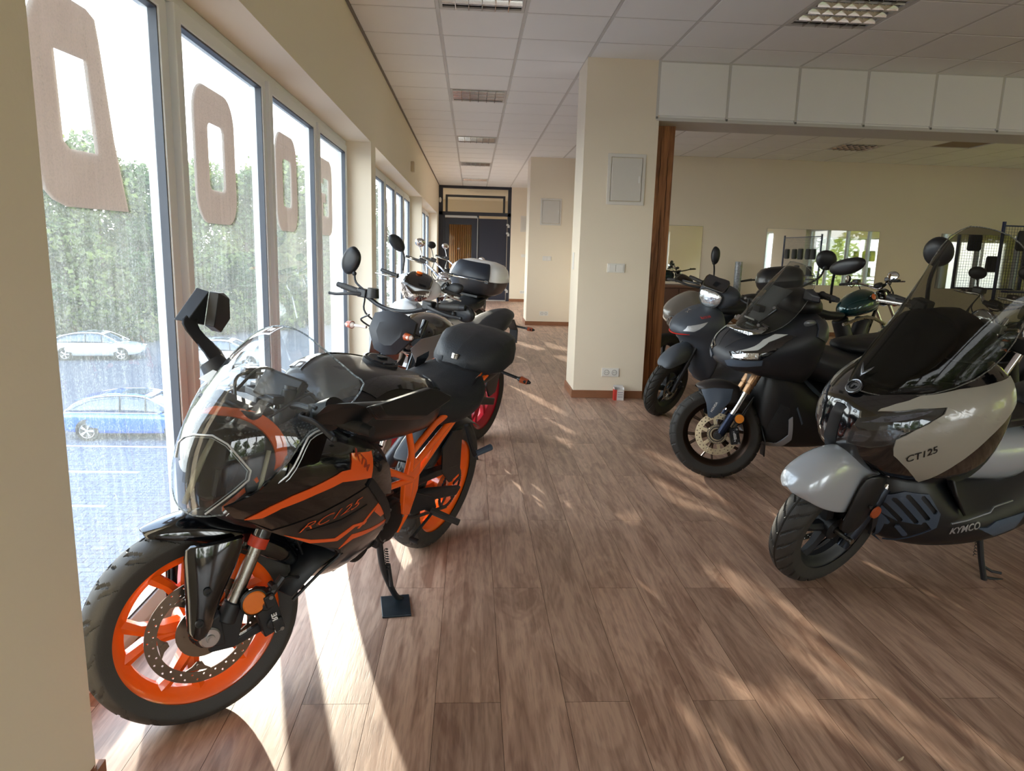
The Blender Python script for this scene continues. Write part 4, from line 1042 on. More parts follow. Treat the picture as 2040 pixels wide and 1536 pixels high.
for s in (1, -1):
    d = V((-math.sin(rk), 0, math.cos(rk))); a = V((WB - .035, s * .098, .293)) ; a0_ = a - V((0, 0, .0))
    m = MB(STRC); m.cyl(a + d * .06, a + d * .62, .0185, 24); m.build('fork_tube', steel, rc)
    m = MB(STRC); m.tube([a + d * .275, a + d * .33, a + d * .62], .027, 24); m.build('outer_fork_tube', blk_gloss, rc)
    m = MB(STRC); m.tube([a + d * .243, a + d * .272], .0265, 24); m.build('fork_collar', mat('red_collar', (200, 62, 34), .4), rc)
    m = MB(STRC); m.tube([a + d * .028, a + d * .085], [.027, .024], 20)
    m.loft([[(WB - .05, s * .083, .25), (WB + .028, s * .083, .262), (WB + .03, s * .083, .325), (WB - .03, s * .083, .36)], [(WB - .045, s * .112, .255), (WB + .022, s * .112, .266), (WB + .024, s * .112, .32), (WB - .03, s * .112, .35)]])
    if s == 1:
        m.slab([(WB - .02, .100, .350), (WB - .06, .100, .345), (WB - .135, .100, .395), (WB - .165, .100, .385), (WB - .158, .100, .355), (WB - .10, .100, .325), (WB - .085, .100, .262), (WB - .165, .100, .292), (WB - .165, .100, .265), (WB - .07, .100, .235), (WB - .005, .100, .238)], .018, (0, 1, 0))
    m.build('fork_foot', blk_satin, rc, bevel=.004)
caliper(WB - .158, .112, .322, R(-72), rc, STRC, blk_satin, .125, .062, txt=None)
m = MB(STRC)
t_ = text_mb('BYBRE', .021, .001, STRC @ frame_m((WB - .172, .139, .296), (.22, 0, .97), (-.97, 0, .22)), bold=.0006); t_.build('caliper_lettering', mat('white_print', (225, 225, 225), .5), rc, smooth=0)
m = MB(STRC); m.lathe([(0, .004), (.030, .004), (.034, 0), (.034, -.006), (0, -.006)], (WB - .115, .132, .368), (0, 1, 0), 32); m.build('reflector', amber, rc)
m = MB(STRC); m.lathe([(.0335, .002), (.038, .0), (.038, -.010), (.0, -.010)], (WB - .115, .132, .368), (0, 1, 0), 32); m.build('reflector_rim', blk, rc)
m = MB(STRC); m.tube([(WB - .17, .12, .40), (WB - .22, .11, .41), (WB - .28, .06, .38), (WB - .30, .03, .42), (WB - .27, .04, .50)], .0045, 8, smooth=6); m.cyl((WB - .17, .105, .40), (WB - .17, .135, .40), .009, 10); m.cyl((WB - .155, .12, .365), (WB - .20, .12, .42), .012, 10); m.build('brake_hose', blk, rc)
# fender: crown over the tyre plus two long side guards
fm = MB(STRC)
secs = []
for k in range(9):
    a = R(-66 + 92 * k / 8); rr_ = .320
    cx_, cz_ = WB + rr_ * math.sin(a), .293 + rr_ * math.cos(a); wv = (.040, .062, .070, .072, .072, .070, .064, .055, .026)[k]
    nx, nz = math.sin(a), math.cos(a); dr = (.04, .065, .08, .085, .085, .08, .065, .045, .02)[k]
    secs.append([(cx_ - nx * dr, -wv * 1.05, cz_ - nz * dr), (cx_ - nx * dr * .35, -wv, cz_ - nz * dr * .35), (cx_, -wv * .55, cz_), (cx_ + nx * .008, 0, cz_ + nz * .008), (cx_, wv * .55, cz_), (cx_ - nx * dr * .35, wv, cz_ - nz * dr * .35), (cx_ - nx * dr, wv * 1.05, cz_ - nz * dr)])
fm.loft(secs, closed=False); fd = fm.build('front_fender', blk_gloss, rc, sub=2, solid=.005)
for s in (1, -1):
    m = MB(STRC)
    up_ = [(1.405, .078, .555), (1.33, .088, .585), (1.23, .088, .575), (1.195, .090, .53)]
    lo_ = [(1.398, .122, .305), (1.385, .126, .285), (1.362, .128, .272), (1.335, .122, .285)]
    rows_ = []
    for k in range(7):
        t = k / 6; rows_.append([(p[0] + (q[0] - p[0]) * t, s * (p[1] + (q[1] - p[1]) * t + (.018 * math.sin(PI * min(1, t * 1.2))) * (1 if 0 < i_ < 3 else .3)), p[2] + (q[2] - p[2]) * t) for i_, (p, q) in enumerate(zip(up_, lo_))])
    # straight leading edge, slanted trailing edge along the fork
    rows_ = [[(1.401, s * .084, .555), (1.37, s * .108, .558), (1.27, s * .118, .565), (1.232, s * .104, .575)],
             [(1.400, s * .088, .48), (1.375, s * .118, .48), (1.31, s * .128, .475), (1.272, s * .114, .468)],
             [(1.399, s * .092, .40), (1.378, s * .124, .40), (1.345, s * .132, .398), (1.318, s * .118, .392)],
             [(1.398, s * .096, .335), (1.382, s * .124, .332), (1.358, s * .130, .325), (1.336, s * .120, .318)],
             [(1.396, s * .100, .302), (1.384, s * .118, .297), (1.368, s * .122, .288), (1.352, s * .116, .283)]]
    m.loft(rows_, closed=False); g_ = m.build('fork_guard', blk_gloss, rc, sub=1, solid=.006)
    bolts([(1.352, s * .134, .43), (1.372, s * .13, .345)], .011, g_, STRC, (0, s, 0), material=blk_satin)

# --- inner fairing body
core = MB(); core.body([
    (1.36, [(0, .63), (.06, .64), (.10, .68), (.115, .76), (.09, .84), (0, .86)]),
    (1.30, [(0, .60), (.10, .60), (.155, .68), (.165, .78), (.12, .87), (0, .89)]),
    (1.18, [(0, .55), (.12, .54), (.195, .64), (.205, .76), (.165, .88), (0, .89)]),
    (1.04, [(0, .50), (.13, .47), (.218, .60), (.224, .73), (.185, .85), (0, .84)]),
    (.92, [(0, .40), (.12, .40), (.222, .56), (.232, .70), (.19, .82), (0, .82)]),
    (.80, [(0, .34), (.11, .34), (.205, .50), (.218, .64), (.17, .76), (0, .78)]),
    (.70, [(0, .34), (.09, .34), (.16, .48), (.17, .60), (.14, .70), (0, .72)])])
core_o = core.build('inner_fairing', blk, rc, sub=2)
hull = MB(); hull.body([
    (1.50, [(0, .70), (.05, .70), (.085, .72), (.10, .76), (.08, .80), (0, .81)]),
    (1.42, [(0, .62), (.08, .63), (.125, .68), (.14, .76), (.115, .83), (0, .84)]),
    (1.30, [(0, .54), (.12, .55), (.175, .65), (.188, .77), (.165, .87), (0, .88)]),
    (1.18, [(0, .42), (.16, .43), (.208, .60), (.218, .75), (.195, .87), (0, .88)]),
    (1.04, [(0, .32), (.18, .34), (.228, .54), (.240, .72), (.205, .85), (0, .85)]),
    (.92, [(0, .31), (.18, .33), (.230, .50), (.246, .68), (.205, .82), (0, .82)]),
    (.80, [(0, .30), (.14, .31), (.218, .46), (.232, .62), (.19, .76), (0, .76)]),
    (.66, [(0, .30), (.12, .31), (.18, .44), (.19, .58), (.15, .70), (0, .70)])])
hb_ = hull.build('tmp', blk, None, sub=2); hbv = bvh_of(hb_); bpy.data.objects.remove(hb_)
def XZ(l): return [(x, 0, z) for x, z in l]
# lower side panel (brown graphite), upper side panel (gloss black), orange flash
low = [(1.36, .675), (1.301, .636), (1.15, .660), (.979, .690), (.90, .64), (.84, .57), (.765, .485), (.79, .415), (.90, .362), (1.06, .345), (1.165, .375), (1.09, .43), (1.005, .462), (1.06, .50), (1.111, .527), (1.22, .585), (1.33, .65)]
skin(hbv, XZ(low), .006, .008).build('lower_fairing', dgrey, rc, smooth=40)
skin(hbv, XZ([(min(x, 1.22), z) for x, z in low if x < 1.30]), .006, .008, side=-1).build('lower_fairing', dgrey, rc, smooth=40)
upp = [(1.44, .735), (1.41, .70), (1.379, .688), (1.301, .640), (1.15, .664), (.979, .694), (.88, .63), (.80, .60), (.82, .70), (.90, .78), (.99, .845), (1.08, .84), (1.17, .865), (1.24, .875), (1.29, .83), (1.36, .77)]
uf = skin(hbv, XZ(upp), .004, .008); skin(hbv, XZ([p for p in upp if p[0] < 1.37] + [(1.36, .80), (1.37, .73)]) if 0 else XZ([(1.26, .70), (1.20, .695), (.935, .672), (.86, .62), (.80, .60), (.82, .70), (.90, .78), (.99, .845), (1.08, .84), (1.17, .865), (1.24, .86)]), .004, .008, side=-1, mb=None).build('right_fairing', blk_gloss, rc, smooth=40)
uf.build('upper_fairing', blk_gloss, rc, smooth=40)
fl_ = [(1.385, .692), (1.33, .720), (1.274, .739), (1.105, .769), (1.068, .765), (1.052, .804), (.943, .780), (.967, .713), (1.103, .738), (1.20, .726), (1.299, .708), (1.342, .689)]
skin(hbv, XZ(fl_), .008, .003, res=.02).build('orange_flash', orange_d, rc, smooth=60)
kb = text_skin(hbv, 'KTM', (1.035, .800), (.985, .745), .030, .0095, 0, .001); kb.build('flash_lettering', mat('dark_red_print', (150, 50, 26), .4), rc, smooth=0)
for poly in ([(1.262, .613), (1.17, .572), (1.079, .547), (1.013, .571), (.944, .561), (.955, .552), (1.0, .560), (1.065, .533), (1.17, .560)],
            [(.985, .548), (.930, .590), (.890, .612), (.925, .582), (.975, .545)], [(.90, .605), (.872, .585), (.831, .542), (.857, .541), (.913, .582)],
            [(1.045, .494), (1.003, .533), (.90, .515), (.787, .502), (.80, .490), (.91, .502), (.99, .513)]):
    skin(hbv, XZ(poly), .0078, .002, res=.02).build('orange_line', orange_d, rc, smooth=60)
text_skin(hbv, 'RC125', (1.225, .622), (1.0, .650), .036, .0085, .45, .0).build('model_lettering', orange_d, rc, smooth=0)
text_skin(hbv, 'RC125', (1.225, .622), (1.0, .650), .036, .0092, .45, -.0011).build('model_lettering_fill', dgrey, rc, smooth=0)
# dark channel above the lettering
skin(hbv, XZ([(1.20, .612), (1.08, .585), (.97, .628), (1.08, .612)]), .0085, .002).build('fairing_slot', blk, rc, smooth=60)
# black side wedge behind the panel
skin(hbv, XZ([(.985, .694), (.965, .712), (.83, .585), (.745, .485), (.765, .472)]), .011, .010, side=1).build('fairing_edge', blk_satin, rc, smooth=40)
# radiator intake lip
for s in (1, -1):
    m = MB(); m.loft([[(1.175, s * .172, .372), (1.19, s * .10, .38)], [(1.09, s * .185, .43), (1.10, s * .10, .44)], [(1.035, s * .205, .47), (1.05, s * .10, .48)]], closed=False); m.build('intake_lip', blk_satin, rc, solid=.006)
    m = MB(); m.tube([(1.182, s * .18, .367), (1.095, s * .20, .43), (1.03, s * .215, .474), (1.10, s * .205, .525)], .005, 6, smooth=4); m.build('intake_edge', blk_satin, rc)
m = MB(); m.bx((1.0, -.13, .36), (1.03, .13, .60)); ra = m.build('radiator', mat('radiator', (52, 52, 54), .5, .6), rc, smooth=0)
m = MB()
for k in range(22): m.bx((1.029, -.125, .37 + k * .0102), (1.034, .125, .373 + k * .0102))
m.build('radiator_fins', mat('radiator_fin', (84, 84, 86), .4, .8), ra, smooth=0)
m = MB(); m.tube([(1.0, .06, .56), (1.06, .08, .52), (1.08, .05, .45), (1.0, .02, .40)], .016, 10, smooth=5); m.tube([(1.02, -.05, .34), (1.06, -.02, .42), (1.0, -.03, .50)], .018, 10, smooth=5); m.build('coolant_hose', blk, rc)
# --- nose, headlight and windscreen
m = MB(); prof = [(1.33, .90), (1.40, .875), (1.425, .80), (1.43, .72), (1.42, .672)]
nose = [[(x - .10 * abs(s_) ** 1.6 * (1.0 if k > 0 else .6), (.125, .128, .118, .098, .07)[k] * s_, z - (.02 if k < 3 else -.02) * s_ * s_) for s_ in [-1 + q / 5 for q in range(11)]] for k, (x, z) in enumerate(prof)]
m.loft(nose, closed=False); hl = m.build('headlight_glass', smoke, rc)
m = MB(); m.loft([[(p[0] - .03, p[1] * .93, p[2]) for p in r_] for r_ in nose], closed=False); m.build('headlight_housing', blk_gloss, hl, solid=.004)
m = MB(); m.loft([[(1.402, .018, .876), (1.400, .032, .876)], [(1.420, .012, .83), (1.418, .028, .83)], [(1.432, .002, .768), (1.430, .018, .768)], [(1.427, -.026, .685), (1.425, -.010, .685)]], closed=False); m.build('centre_strip', mat('pale_strip', (196, 190, 160), .35), hl, solid=.003)
m = MB(); m.bx((1.37, .04, .725), (1.402, .058, .80)); m.bx((1.37, -.058, .725), (1.402, -.04, .80)); m.build('light_bar', mat('light_bar', (90, 92, 94), .2, .6), hl, smooth=0)

rows = [((1.126, 1.130), (1.120, .085, 1.108)), ((1.165, 1.120), (1.10, .145, 1.075)), ((1.215, 1.10), (1.068, .185, 1.040)), ((1.265, 1.07), (1.045, .205, 1.018)), ((1.305, 1.040), (1.09, .207, .972)), ((1.345, .99), (1.155, .202, .930)), ((1.385, .93), (1.24, .190, .912)), ((1.418, .875), (1.290, .178, .840)), ((1.437, .80), (1.33, .160, .79)), ((1.442, .73), (1.37, .130, .74)), ((1.432, .668), (1.40, .09, .690))]
m, secs = screen(rows, 18); ws = m.build('windscreen', rc_clear, rc, sub=1)
edge_tube(secs, .0022).build('windscreen_edge', clear('edge_clear', (225, 232, 236), 1.6, .35, (225, 235, 240)), ws)
m = MB(); n_ = len(secs[0]) - 1
hx = [(1.41, -.077, .79), (1.396, -.087, .825), (1.405, -.062, .852), (1.412, -.025, .872), (1.404, .028, .886), (1.393, .068, .874), (1.381, .098, .846), (1.364, .125, .814), (1.368, .126, .79), (1.389, .107, .757), (1.422, .051, .683)]
hx = [V(p) + V((.003, .001, 0)) for p in hx]; m.tube(hx, .0026, 6); m.tube([p + (V((1.40, 0, .78)) - p) * .07 for p in hx], .0014, 6); m.build('moulded_line', mat('seam_pale', (205, 210, 214), .25, .2), ws)
# side visor seam
for s in (1, -1):
    m = MB()
    if s == 1:
        cs_ = [V(p) + V((.003, .003, 0)) for p in ((1.41, .095, .70), (1.386, .110, .725), (1.335, .156, .765), (1.292, .180, .80), (1.266, .188, .85), (1.242, .190, .90), (1.20, .197, .915), (1.16, .203, .925))]
        m.tube(cs_, .0028, 6, smooth=2); m.tube([p + V((-.008, .002, -.010)) for p in cs_], .0014, 6, smooth=2); m.build('cover_seam', mat('seam_pale', (205, 210, 214), .25, .2), rc)
    # inner perforated panel
    g = MB(); sec_ = [[(1.13, s * .12, .93), (1.15, s * .178, .90), (1.16, s * .19, .82)], [(1.22, s * .115, .93), (1.24, s * .165, .88), (1.25, s * .178, .79)], [(1.30, s * .10, .89), (1.315, s * .14, .85), (1.33, s * .150, .76)], [(1.36, s * .09, .86), (1.37, s * .115, .80), (1.385, s * .12, .73)]]
    g.loft(sec_, closed=False); gp = g.build('mesh_panel', blk_satin, rc, sub=1, solid=.003)
    hp = MB(); c4 = [V((1.385, s * .048, .885)), V((1.19, s * .172, .928)), V((1.330, s * .136, .780)), V((1.225, s * .178, .86))]
    for i in range(24):
        for j in range(9):
            u_, v_ = (i + (.5 if j % 2 else 0)) / 24, j / 9; p = (c4[0] * (1 - u_) + c4[1] * u_) * (1 - v_) + (c4[2] * (1 - u_) + c4[3] * u_) * v_
            hp.box(p, (.0045, .002, .0032))
    hp = hp.build('mesh_dots', mat('mesh_dot', (92, 96, 100), .3, .5), gp, smooth=0); hp['kind'] = 'stuff'
    m = MB(); m.slab([(1.17, s * .202, .90), (1.235, s * .196, .895), (1.275, s * .185, .835), (1.255, s * .185, .80), (1.19, s * .20, .815)], .003, (0, s, .2)); m.build('side_light_glass', smoke, rc)
band = MB(); bp_ = [(1.34, -.095, .895), (1.352, -.05, .918), (1.358, .0, .930), (1.345, .04, .936), (1.325, .078, .928), (1.308, .112, .905), (1.298, .134, .875), (1.294, .144, .84), (1.298, .146, .812)]
sec_ = []
for p in cat_rom(bp_, 3): sec_.append([p + V((.012, .006, -.004)), p + V((-.018, .014, .012)), p + V((-.020, .010, .008)), p + V((.010, .002, -.008))])
band.loft(sec_); band.build('orange_inner_band', orange, rc)
m = MB(); m.bx((1.26, -.10, .93), (1.34, .09, .945)); m.bx((1.30, -.02, .94), (1.33, .06, .952)); m.build('inner_cowl', blk, rc, bevel=.006)
m = MB(); m.slab([(1.400, .082, .693), (1.346, .138, .783), (1.350, .134, .795), (1.398, .078, .705)], .002, (.5, .8, .2)); m.build('orange_inner_stripe', orange, rc)
m = MB(); m.loft([[(1.325, .132, .862), (1.32, .142, .862)], [(1.342, .136, .78), (1.337, .146, .78)], [(1.36, .126, .735), (1.355, .136, .735)]], closed=False); m.build('inner_tab', mat('pale_strip', (196, 190, 160), .35), rc, solid=.002)
m = MB(); m.box((1.14, 0, .955), (.03, .14, .085), M.Rotation(R(-35), 3, 'Y')); ds = m.build('instrument_panel', blk, rc, bevel=.008)
m = MB(); m.box((1.127, 0, .962), (.006, .12, .065), M.Rotation(R(-35), 3, 'Y')); m.build('display', mat('lcd', (60, 64, 66), .1), ds)
m = MB(); m.box((1.235, -.15, .955), (.05, .06, .004), M.Rotation(R(20), 3, 'Y')); m.build('paper_label', mat('paper_white', (230, 228, 222), .6), rc, smooth=0)
m = MB()
for pts in ([(1.20, -.10, .93), (1.16, -.06, 1.0), (1.08, -.03, .97)], [(1.22, .04, .90), (1.13, .08, .96), (1.05, .05, .93)], [(1.19, .0, .91), (1.12, .03, .97), (1.08, .10, .93)], [(1.24, -.06, .90), (1.18, -.12, .96), (1.06, -.12, .95)]): m.tube(pts, .0045, 6, smooth=5)
m.build('wiring', blk, rc)
# --- mirrors, stalks folded back
for s in (1, -1):
    m = MB()
    if s == 1: m.loft([[(1.225, .185, .955), (1.225, .20, .985), (1.15, .20, .985), (1.15, .185, .955)], [(1.245, .245, .985), (1.245, .25, 1.005), (1.17, .25, 1.005), (1.17, .245, .985)], [(1.19, .305, .998), (1.19, .31, 1.018), (1.10, .31, 1.018), (1.10, .305, .996)], [(1.15, .36, 1.015), (1.15, .36, 1.03), (1.08, .36, 1.03), (1.08, .36, 1.012)]])
    else: m.loft([[(1.20, -.19, .945), (1.20, -.20, .975), (1.13, -.205, .975), (1.13, -.19, .945)], [(1.18, -.245, .985), (1.18, -.26, .995), (1.10, -.26, .995), (1.10, -.245, .98)], [(1.19, -.29, 1.02), (1.19, -.305, 1.03), (1.135, -.305, 1.03), (1.135, -.29, 1.015)], [(1.20, -.33, 1.055), (1.20, -.345, 1.06), (1.14, -.345, 1.06), (1.14, -.33, 1.05)], [(1.17, -.345, 1.075), (1.17, -.36, 1.08), (1.09, -.36, 1.075), (1.09, -.345, 1.07)]])
    m.build('mirror_arm', blk, rc, sub=1)
    m = MB(); m.lathe([(.0, .03), (.034, .03), (.044, -.02), (0, -.02)], (1.175, s * .20, .955), (.2, s * .7, .7), 20); m.build('mirror_boot', blk_satin, rc)
m = MB(); A_ = [(1.282,0.24,0.996),(1.294,0.27,1.028),(1.225,0.3,1.026),(1.195,0.33,1.016),(1.166,0.33,0.986),(1.229,0.27,0.973),(1.261,0.24,0.971)]
m.slab(A_, .03, (.1, .6, .8)); m.build('mirror_pod', blk, rc, smooth=30, bevel=.01)
m = MB()   # left housing: long blade pointing backwards
A_ = [(1.255,0.36,1.043),(1.234,0.37,1.018),(1.209,0.37,1.002),(0.976,0.37,0.951),(0.849,0.38,0.984),(0.847,0.38,1.001),(0.944,0.37,1.035),(0.972,0.36,1.044)]
o_ = [V(p) for p in A_]; n_ = V((.15, .85, .5)).normalized()
m.loft([[p for p in o_], [p + (sum(o_, V()) / 8 - p) * .12 - n_ * -.022 for p in o_]])
m.loft([[p for p in o_][::-1], [p + (sum(o_, V()) / 8 - p) * .05 + n_ * -.02 for p in o_][::-1]])
mh = m.build('mirror', blk, rc, smooth=30, bevel=.003)
m = MB(); c_ = sum(o_, V()) / 8; m.slab([p + (c_ - p) * .1 - n_ * .021 for p in o_], .002, n_ * -1); m.build('mirror_glass', mirror_m, mh, smooth=0)
m = MB()
A_ = [(1.167,-0.34,1.056),(1.095,-0.34,1.144),(1.045,-0.37,1.135),(1.018,-0.37,1.116),(1.005,-0.37,1.05),(1.047,-0.36,1.012),(1.099,-0.34,1.04)]
o_ = [V(p) for p in A_]; c_ = sum(o_, V()) / 7
m.loft([[o_[0] + V((.02, -.03, 0)), o_[1] + V((.0, -.05, 0)), o_[6] + V((0, -.03, 0))], [o_[0], o_[1], o_[6]]])
m.slab([o_[1], o_[2], o_[3], o_[4], o_[5], o_[6]], .03)
mh = m.build('mirror', blk, rc, smooth=30, bevel=.002)
q_ = [o_[1], o_[2], o_[3], o_[4], o_[5], o_[6]]; cq = sum(q_, V()) / 6; nq = (q_[1] - q_[0]).cross(q_[4] - q_[0]).normalized(); cam_l = rc.matrix_world.inverted() @ V((0, 0, CAM_H)); nq = nq if nq.dot(cam_l - cq) > 0 else -nq
m = MB(); m.slab([p + (cq - p) * .12 + nq * .0025 for p in q_], .002, nq); m.build('mirror_glass', mirror_m, mh, smooth=0)
# --- handlebars (steered)
m = MB(STRC); m.box((1.135, 0, .925), (.07, .22, .022)); m.lathe([(0, .012), (.028, .012), (.03, 0)], (1.125, 0, .935), (0, 0, 1), 24)
for s in (1, -1): m.cyl((1.145, s * .098, .70), (1.118, s * .098, .955), .022, 20)
m.build('top_yoke', blk_satin, rc, bevel=.004)
m = MB(STRC)
for s in (1, -1): m.cyl((1.118, s * .098, .952), (1.116, s * .098, .962), .018, 20)
m.build('fork_cap', dsteel, rc)
for s in (1, -1):
    m = MB(STRC); m.tube([(1.12, s * .11, .91), (1.11, s * .16, .915), (1.035, s * .345, .885)], .011, 10); m.box((1.085, s * .215, .905), (.045, .05, .045)); m.build('clip_on_bar', blk_satin, rc, bevel=.004)
    grip((1.085, s * .235, .902), (1.03, s * .355, .883), rc, STRC, .018)
    lever([(1.12, s * .215, .905), (1.155, s * .25, .905), (1.14, s * .31, .90), (1.115, s * .365, .865)], rc, STRC, .0055)
m = MB(STRC); m.box((1.13, -.17, .965), (.05, .05, .035)); m.build('fluid_reservoir', dsteel, rc, bevel=.006)
# --- tank
m = MB(); m.body([
    (1.00, [(0, .76), (.11, .78), (.140, .83), (.12, .88), (.06, .905), (0, .91)]),
    (.93, [(0, .74), (.15, .76), (.195, .85), (.180, .93), (.10, .962), (0, .965)]),
    (.82, [(0, .72), (.17, .75), (.222, .85), (.205, .945), (.13, .990), (0, .985)]),
    (.66, [(0, .70), (.17, .73), (.218, .83), (.200, .925), (.135, .968), (0, .964)]),
    (.50, [(0, .68), (.15, .71), (.190, .79), (.175, .885), (.12, .935), (0, .925)]),
    (.38, [(0, .66), (.11, .69), (.145, .76), (.140, .84), (.09, .885), (0, .885)]),
    (.32, [(0, .66), (.08, .68), (.11, .75), (.10, .81), (.06, .85), (0, .86)])])
tk = m.build('fuel_tank', mat('tank_black', (34, 33, 34), .42, .3, coat=.25), rc, sub=2); tbv = bvh_of(tk)
skin(tbv, [(.93, .10, 0), (.72, .135, 0), (.54, .12, 0), (.45, .07, 0), (.40, .125, 0), (.55, .165, 0), (.72, .185, 0), (.90, .165, 0)], .006, .008, ax=2, res=.03, far=2.0).build('tank_shoulder', blk_gloss, tk, smooth=50)
skin(tbv, [(.93, -.10, 0), (.72, -.135, 0), (.54, -.12, 0), (.45, -.07, 0), (.40, -.125, 0), (.55, -.165, 0), (.72, -.185, 0), (.90, -.165, 0)], .006, .008, ax=2, res=.03, far=2.0).build('tank_shoulder', blk_gloss, tk, smooth=50)
cpos = V((.655, 0.01, .974)); cup = V((-.04, .10, 1)).normalized()
m = MB(); m.lathe([(.062, -.01), (.062, .004), (.056, .007), (.050, .004), (.046, .005), (.046, .009), (.040, .010), (.030, .008), (0, .008)], cpos, cup, 48); cp = m.build('filler_cap', blk_satin, tk)
m = MB()
for k in range(8): a = 2 * PI * k / 8; e1 = V((1, 0, .04)).normalized(); m.cyl(cpos + (e1 * math.cos(a) + V((0, 1, 0)) * math.sin(a)) * .054 + cup * .004, cpos + (e1 * math.cos(a) + V((0, 1, 0)) * math.sin(a)) * .054 + cup * .0085, .0035, 8)
m.build('cap_screw', dsteel, cp)
m = MB(); m.box(cpos + cup * .011 + V((-.012, -.004, 0)), (.034, .024, .005), M.Rotation(R(-7), 3, 'Y')); m.build('key_flap', blk, cp, bevel=.002)
# --- seats and tail
m = MB(); m.body([
    (.46, [(0, .80), (.06, .81), (.085, .85), (.075, .88), (.04, .895), (0, .90)]),
    (.40, [(0, .70), (.12, .70), (.150, .76), (.135, .82), (.08, .862), (0, .872)]),
    (.28, [(0, .68), (.155, .68), (.190, .745), (.170, .80), (.10, .832), (0, .84)]),
    (.14, [(0, .70), (.17, .70), (.200, .755), (.180, .81), (.11, .838), (0, .845)]),
    (.03, [(0, .74), (.15, .74), (.175, .785), (.155, .84), (.09, .872), (0, .88)]),
    (-.01, [(0, .79), (.11, .80), (.13, .84), (.11, .87), (.07, .895), (0, .90)])])
m.build('rider_seat', seat_m, rc, sub=2)
m = MB(); m.body([(x, [(0, zb), (w_ * .9, zb), (w_ * .98, zb + .01), (w_, zb + .03), (w_ * .93, zt - .035), (w_ * .84, zt - .012), (w_ * .6, zt), (0, zt + .004)]) for x, w_, zb, zt in
    ((.055, .06, .868, .905), (.04, .085, .860, .925), (-.01, .135, .850, .962), (-.10, .168, .858, .992), (-.22, .160, .880, 1.006), (-.31, .125, .905, .998), (-.345, .08, .925, .975), (-.355, .05, .935, .96))])
m.build('passenger_seat', seat_m, rc, smooth=60, bevel=.014)
m = MB(); m.body([
    (.10, [(0, .76), (.09, .77), (.125, .80), (.12, .84), (.08, .872), (0, .875)]),
    (-.05, [(0, .78), (.11, .79), (.140, .82), (.135, .87), (.09, .90), (0, .905)]),
    (-.22, [(0, .81), (.10, .82), (.128, .85), (.12, .89), (.08, .915), (0, .92)]),
    (-.36, [(0, .86), (.07, .87), (.090, .89), (.085, .92), (.05, .945), (0, .95)]),
    (-.44, [(0, .90), (.03, .90), (.045, .915), (.04, .93), (.02, .945), (0, .95)])])
tl = m.build('tail_fairing', blk, rc, sub=2)
m = MB(); m.cyl((.055, 0, .90), (.052, 0, .922), .016, 20); m.lathe([(.0, .004), (.012, .004), (.016, 0), (.018, -.004)], (.052, 0, .918), (-.1, 0, 1), 24); m.build('seat_lock', steel, tl)
for s in (1, -1):
    m = MB(); m.loft([[(.12, s * .125, .80), (.10, s * .135, .86), (.04, s * .13, .87)], [(.14, s * .132, .80), (.12, s * .142, .87), (.03, s * .137, .89)]]); m.build('grab_cutout', blk_gloss, tl)
    m = MB(); m.tube([(.19, s * .135, .742), (.12, s * .132, .78), (.04, s * .125, .83), (-.03, s * .118, .85)], .016, 8, smooth=4, flat=(1, .6)); m.build('subframe_tube', orange, rc)
m = MB(); m.box((-.47, 0, .93), (.02, .10, .03)); m.build('tail_light', mat('red_lens', (140, 18, 16), .2, coat=.6), rc, bevel=.006)
m = MB(); m.loft([[(-.34, -.03, .86), (-.34, .03, .86), (-.38, .03, .88), (-.38, -.03, .88)], [(-.44, -.03, .76), (-.44, .03, .76), (-.46, .03, .78), (-.46, -.03, .78)]]); m.build('plate_holder', blk, rc, bevel=.003)
for s in (1, -1): indicator((-.44, s * .03, .775), (-.45, s * .15, .765), rc, r_=.02)
# --- frame, engine and rear end
def T_(pts, r_, nm, mt, n=10, sm=0): m_ = MB(); m_.tube(pts, r_, n, smooth=sm); return m_.build(nm, mt, rc)
for s in (1, -1):
    for pts in ([(1.08, s * .06, .80), (.86, s * .165, .70), (.56, s * .165, .555)], [(1.06, s * .06, .64), (.80, s * .16, .58), (.56, s * .165, .555)], [(.80, s * .16, .675), (.78, s * .16, .575)], [(.86, s * .16, .69), (.70, s * .165, .62)],
                [(.56, s * .165, .555), (.53, s * .155, .40), (.55, s * .14, .33)], [(.58, s * .165, .60), (.40, s * .15, .665), (.19, s * .138, .750)], [(.56, s * .165, .545), (.36, s * .15, .655), (.19, s * .138, .742)], [(.60, s * .165, .67), (.44, s * .155, .74), (.30, s * .14, .755)],
                [(.58, s * .165, .60), (.60, s * .165, .68), (.62, s * .15, .75)], [(.46, s * .155, .60), (.42, s * .15, .66)]):
        m = MB(); m.tube(pts, .0125, 12); m.build('frame_tube', orange, rc)
    m = MB(); m.slab([(.60, s * .172, .66), (.52, s * .172, .62), (.50, s * .172, .50), (.53, s * .172, .40), (.58, s * .172, .42), (.61, s * .172, .55)], .02, (0, s, 0)); m.build('frame_plate', orange, rc, bevel=.004)
m = MB(); m.bx((.58, -.12, .30), (.90, .12, .50)); m.bx((.70, -.09, .48), (.90, .09, .74)); m.cyl((.62, -.14, .40), (.62, .15, .40), .085, 32); m.cyl((.78, -.13, .37), (.78, .14, .37), .07, 32)
m.bx((.42, -.10, .34), (.60, .10, .46)); m.build('engine', mat('engine_black', (30, 30, 32), .45, .6), rc, bevel=.008)
m = MB()
for k in range(7): m.bx((.69, -.10, .50 + k * .032), (.91, .10, .505 + k * .032))
m.build('cooling_fins', dsteel, rc)
m = MB(); m.lathe([(0, .012), (.05, .012), (.075, .006), (.082, -.01)], (.62, .15, .40), (0, 1, 0), 32); ec = m.build('engine_cover', mat('engine_black', (30, 30, 32), .45, .6), rc)
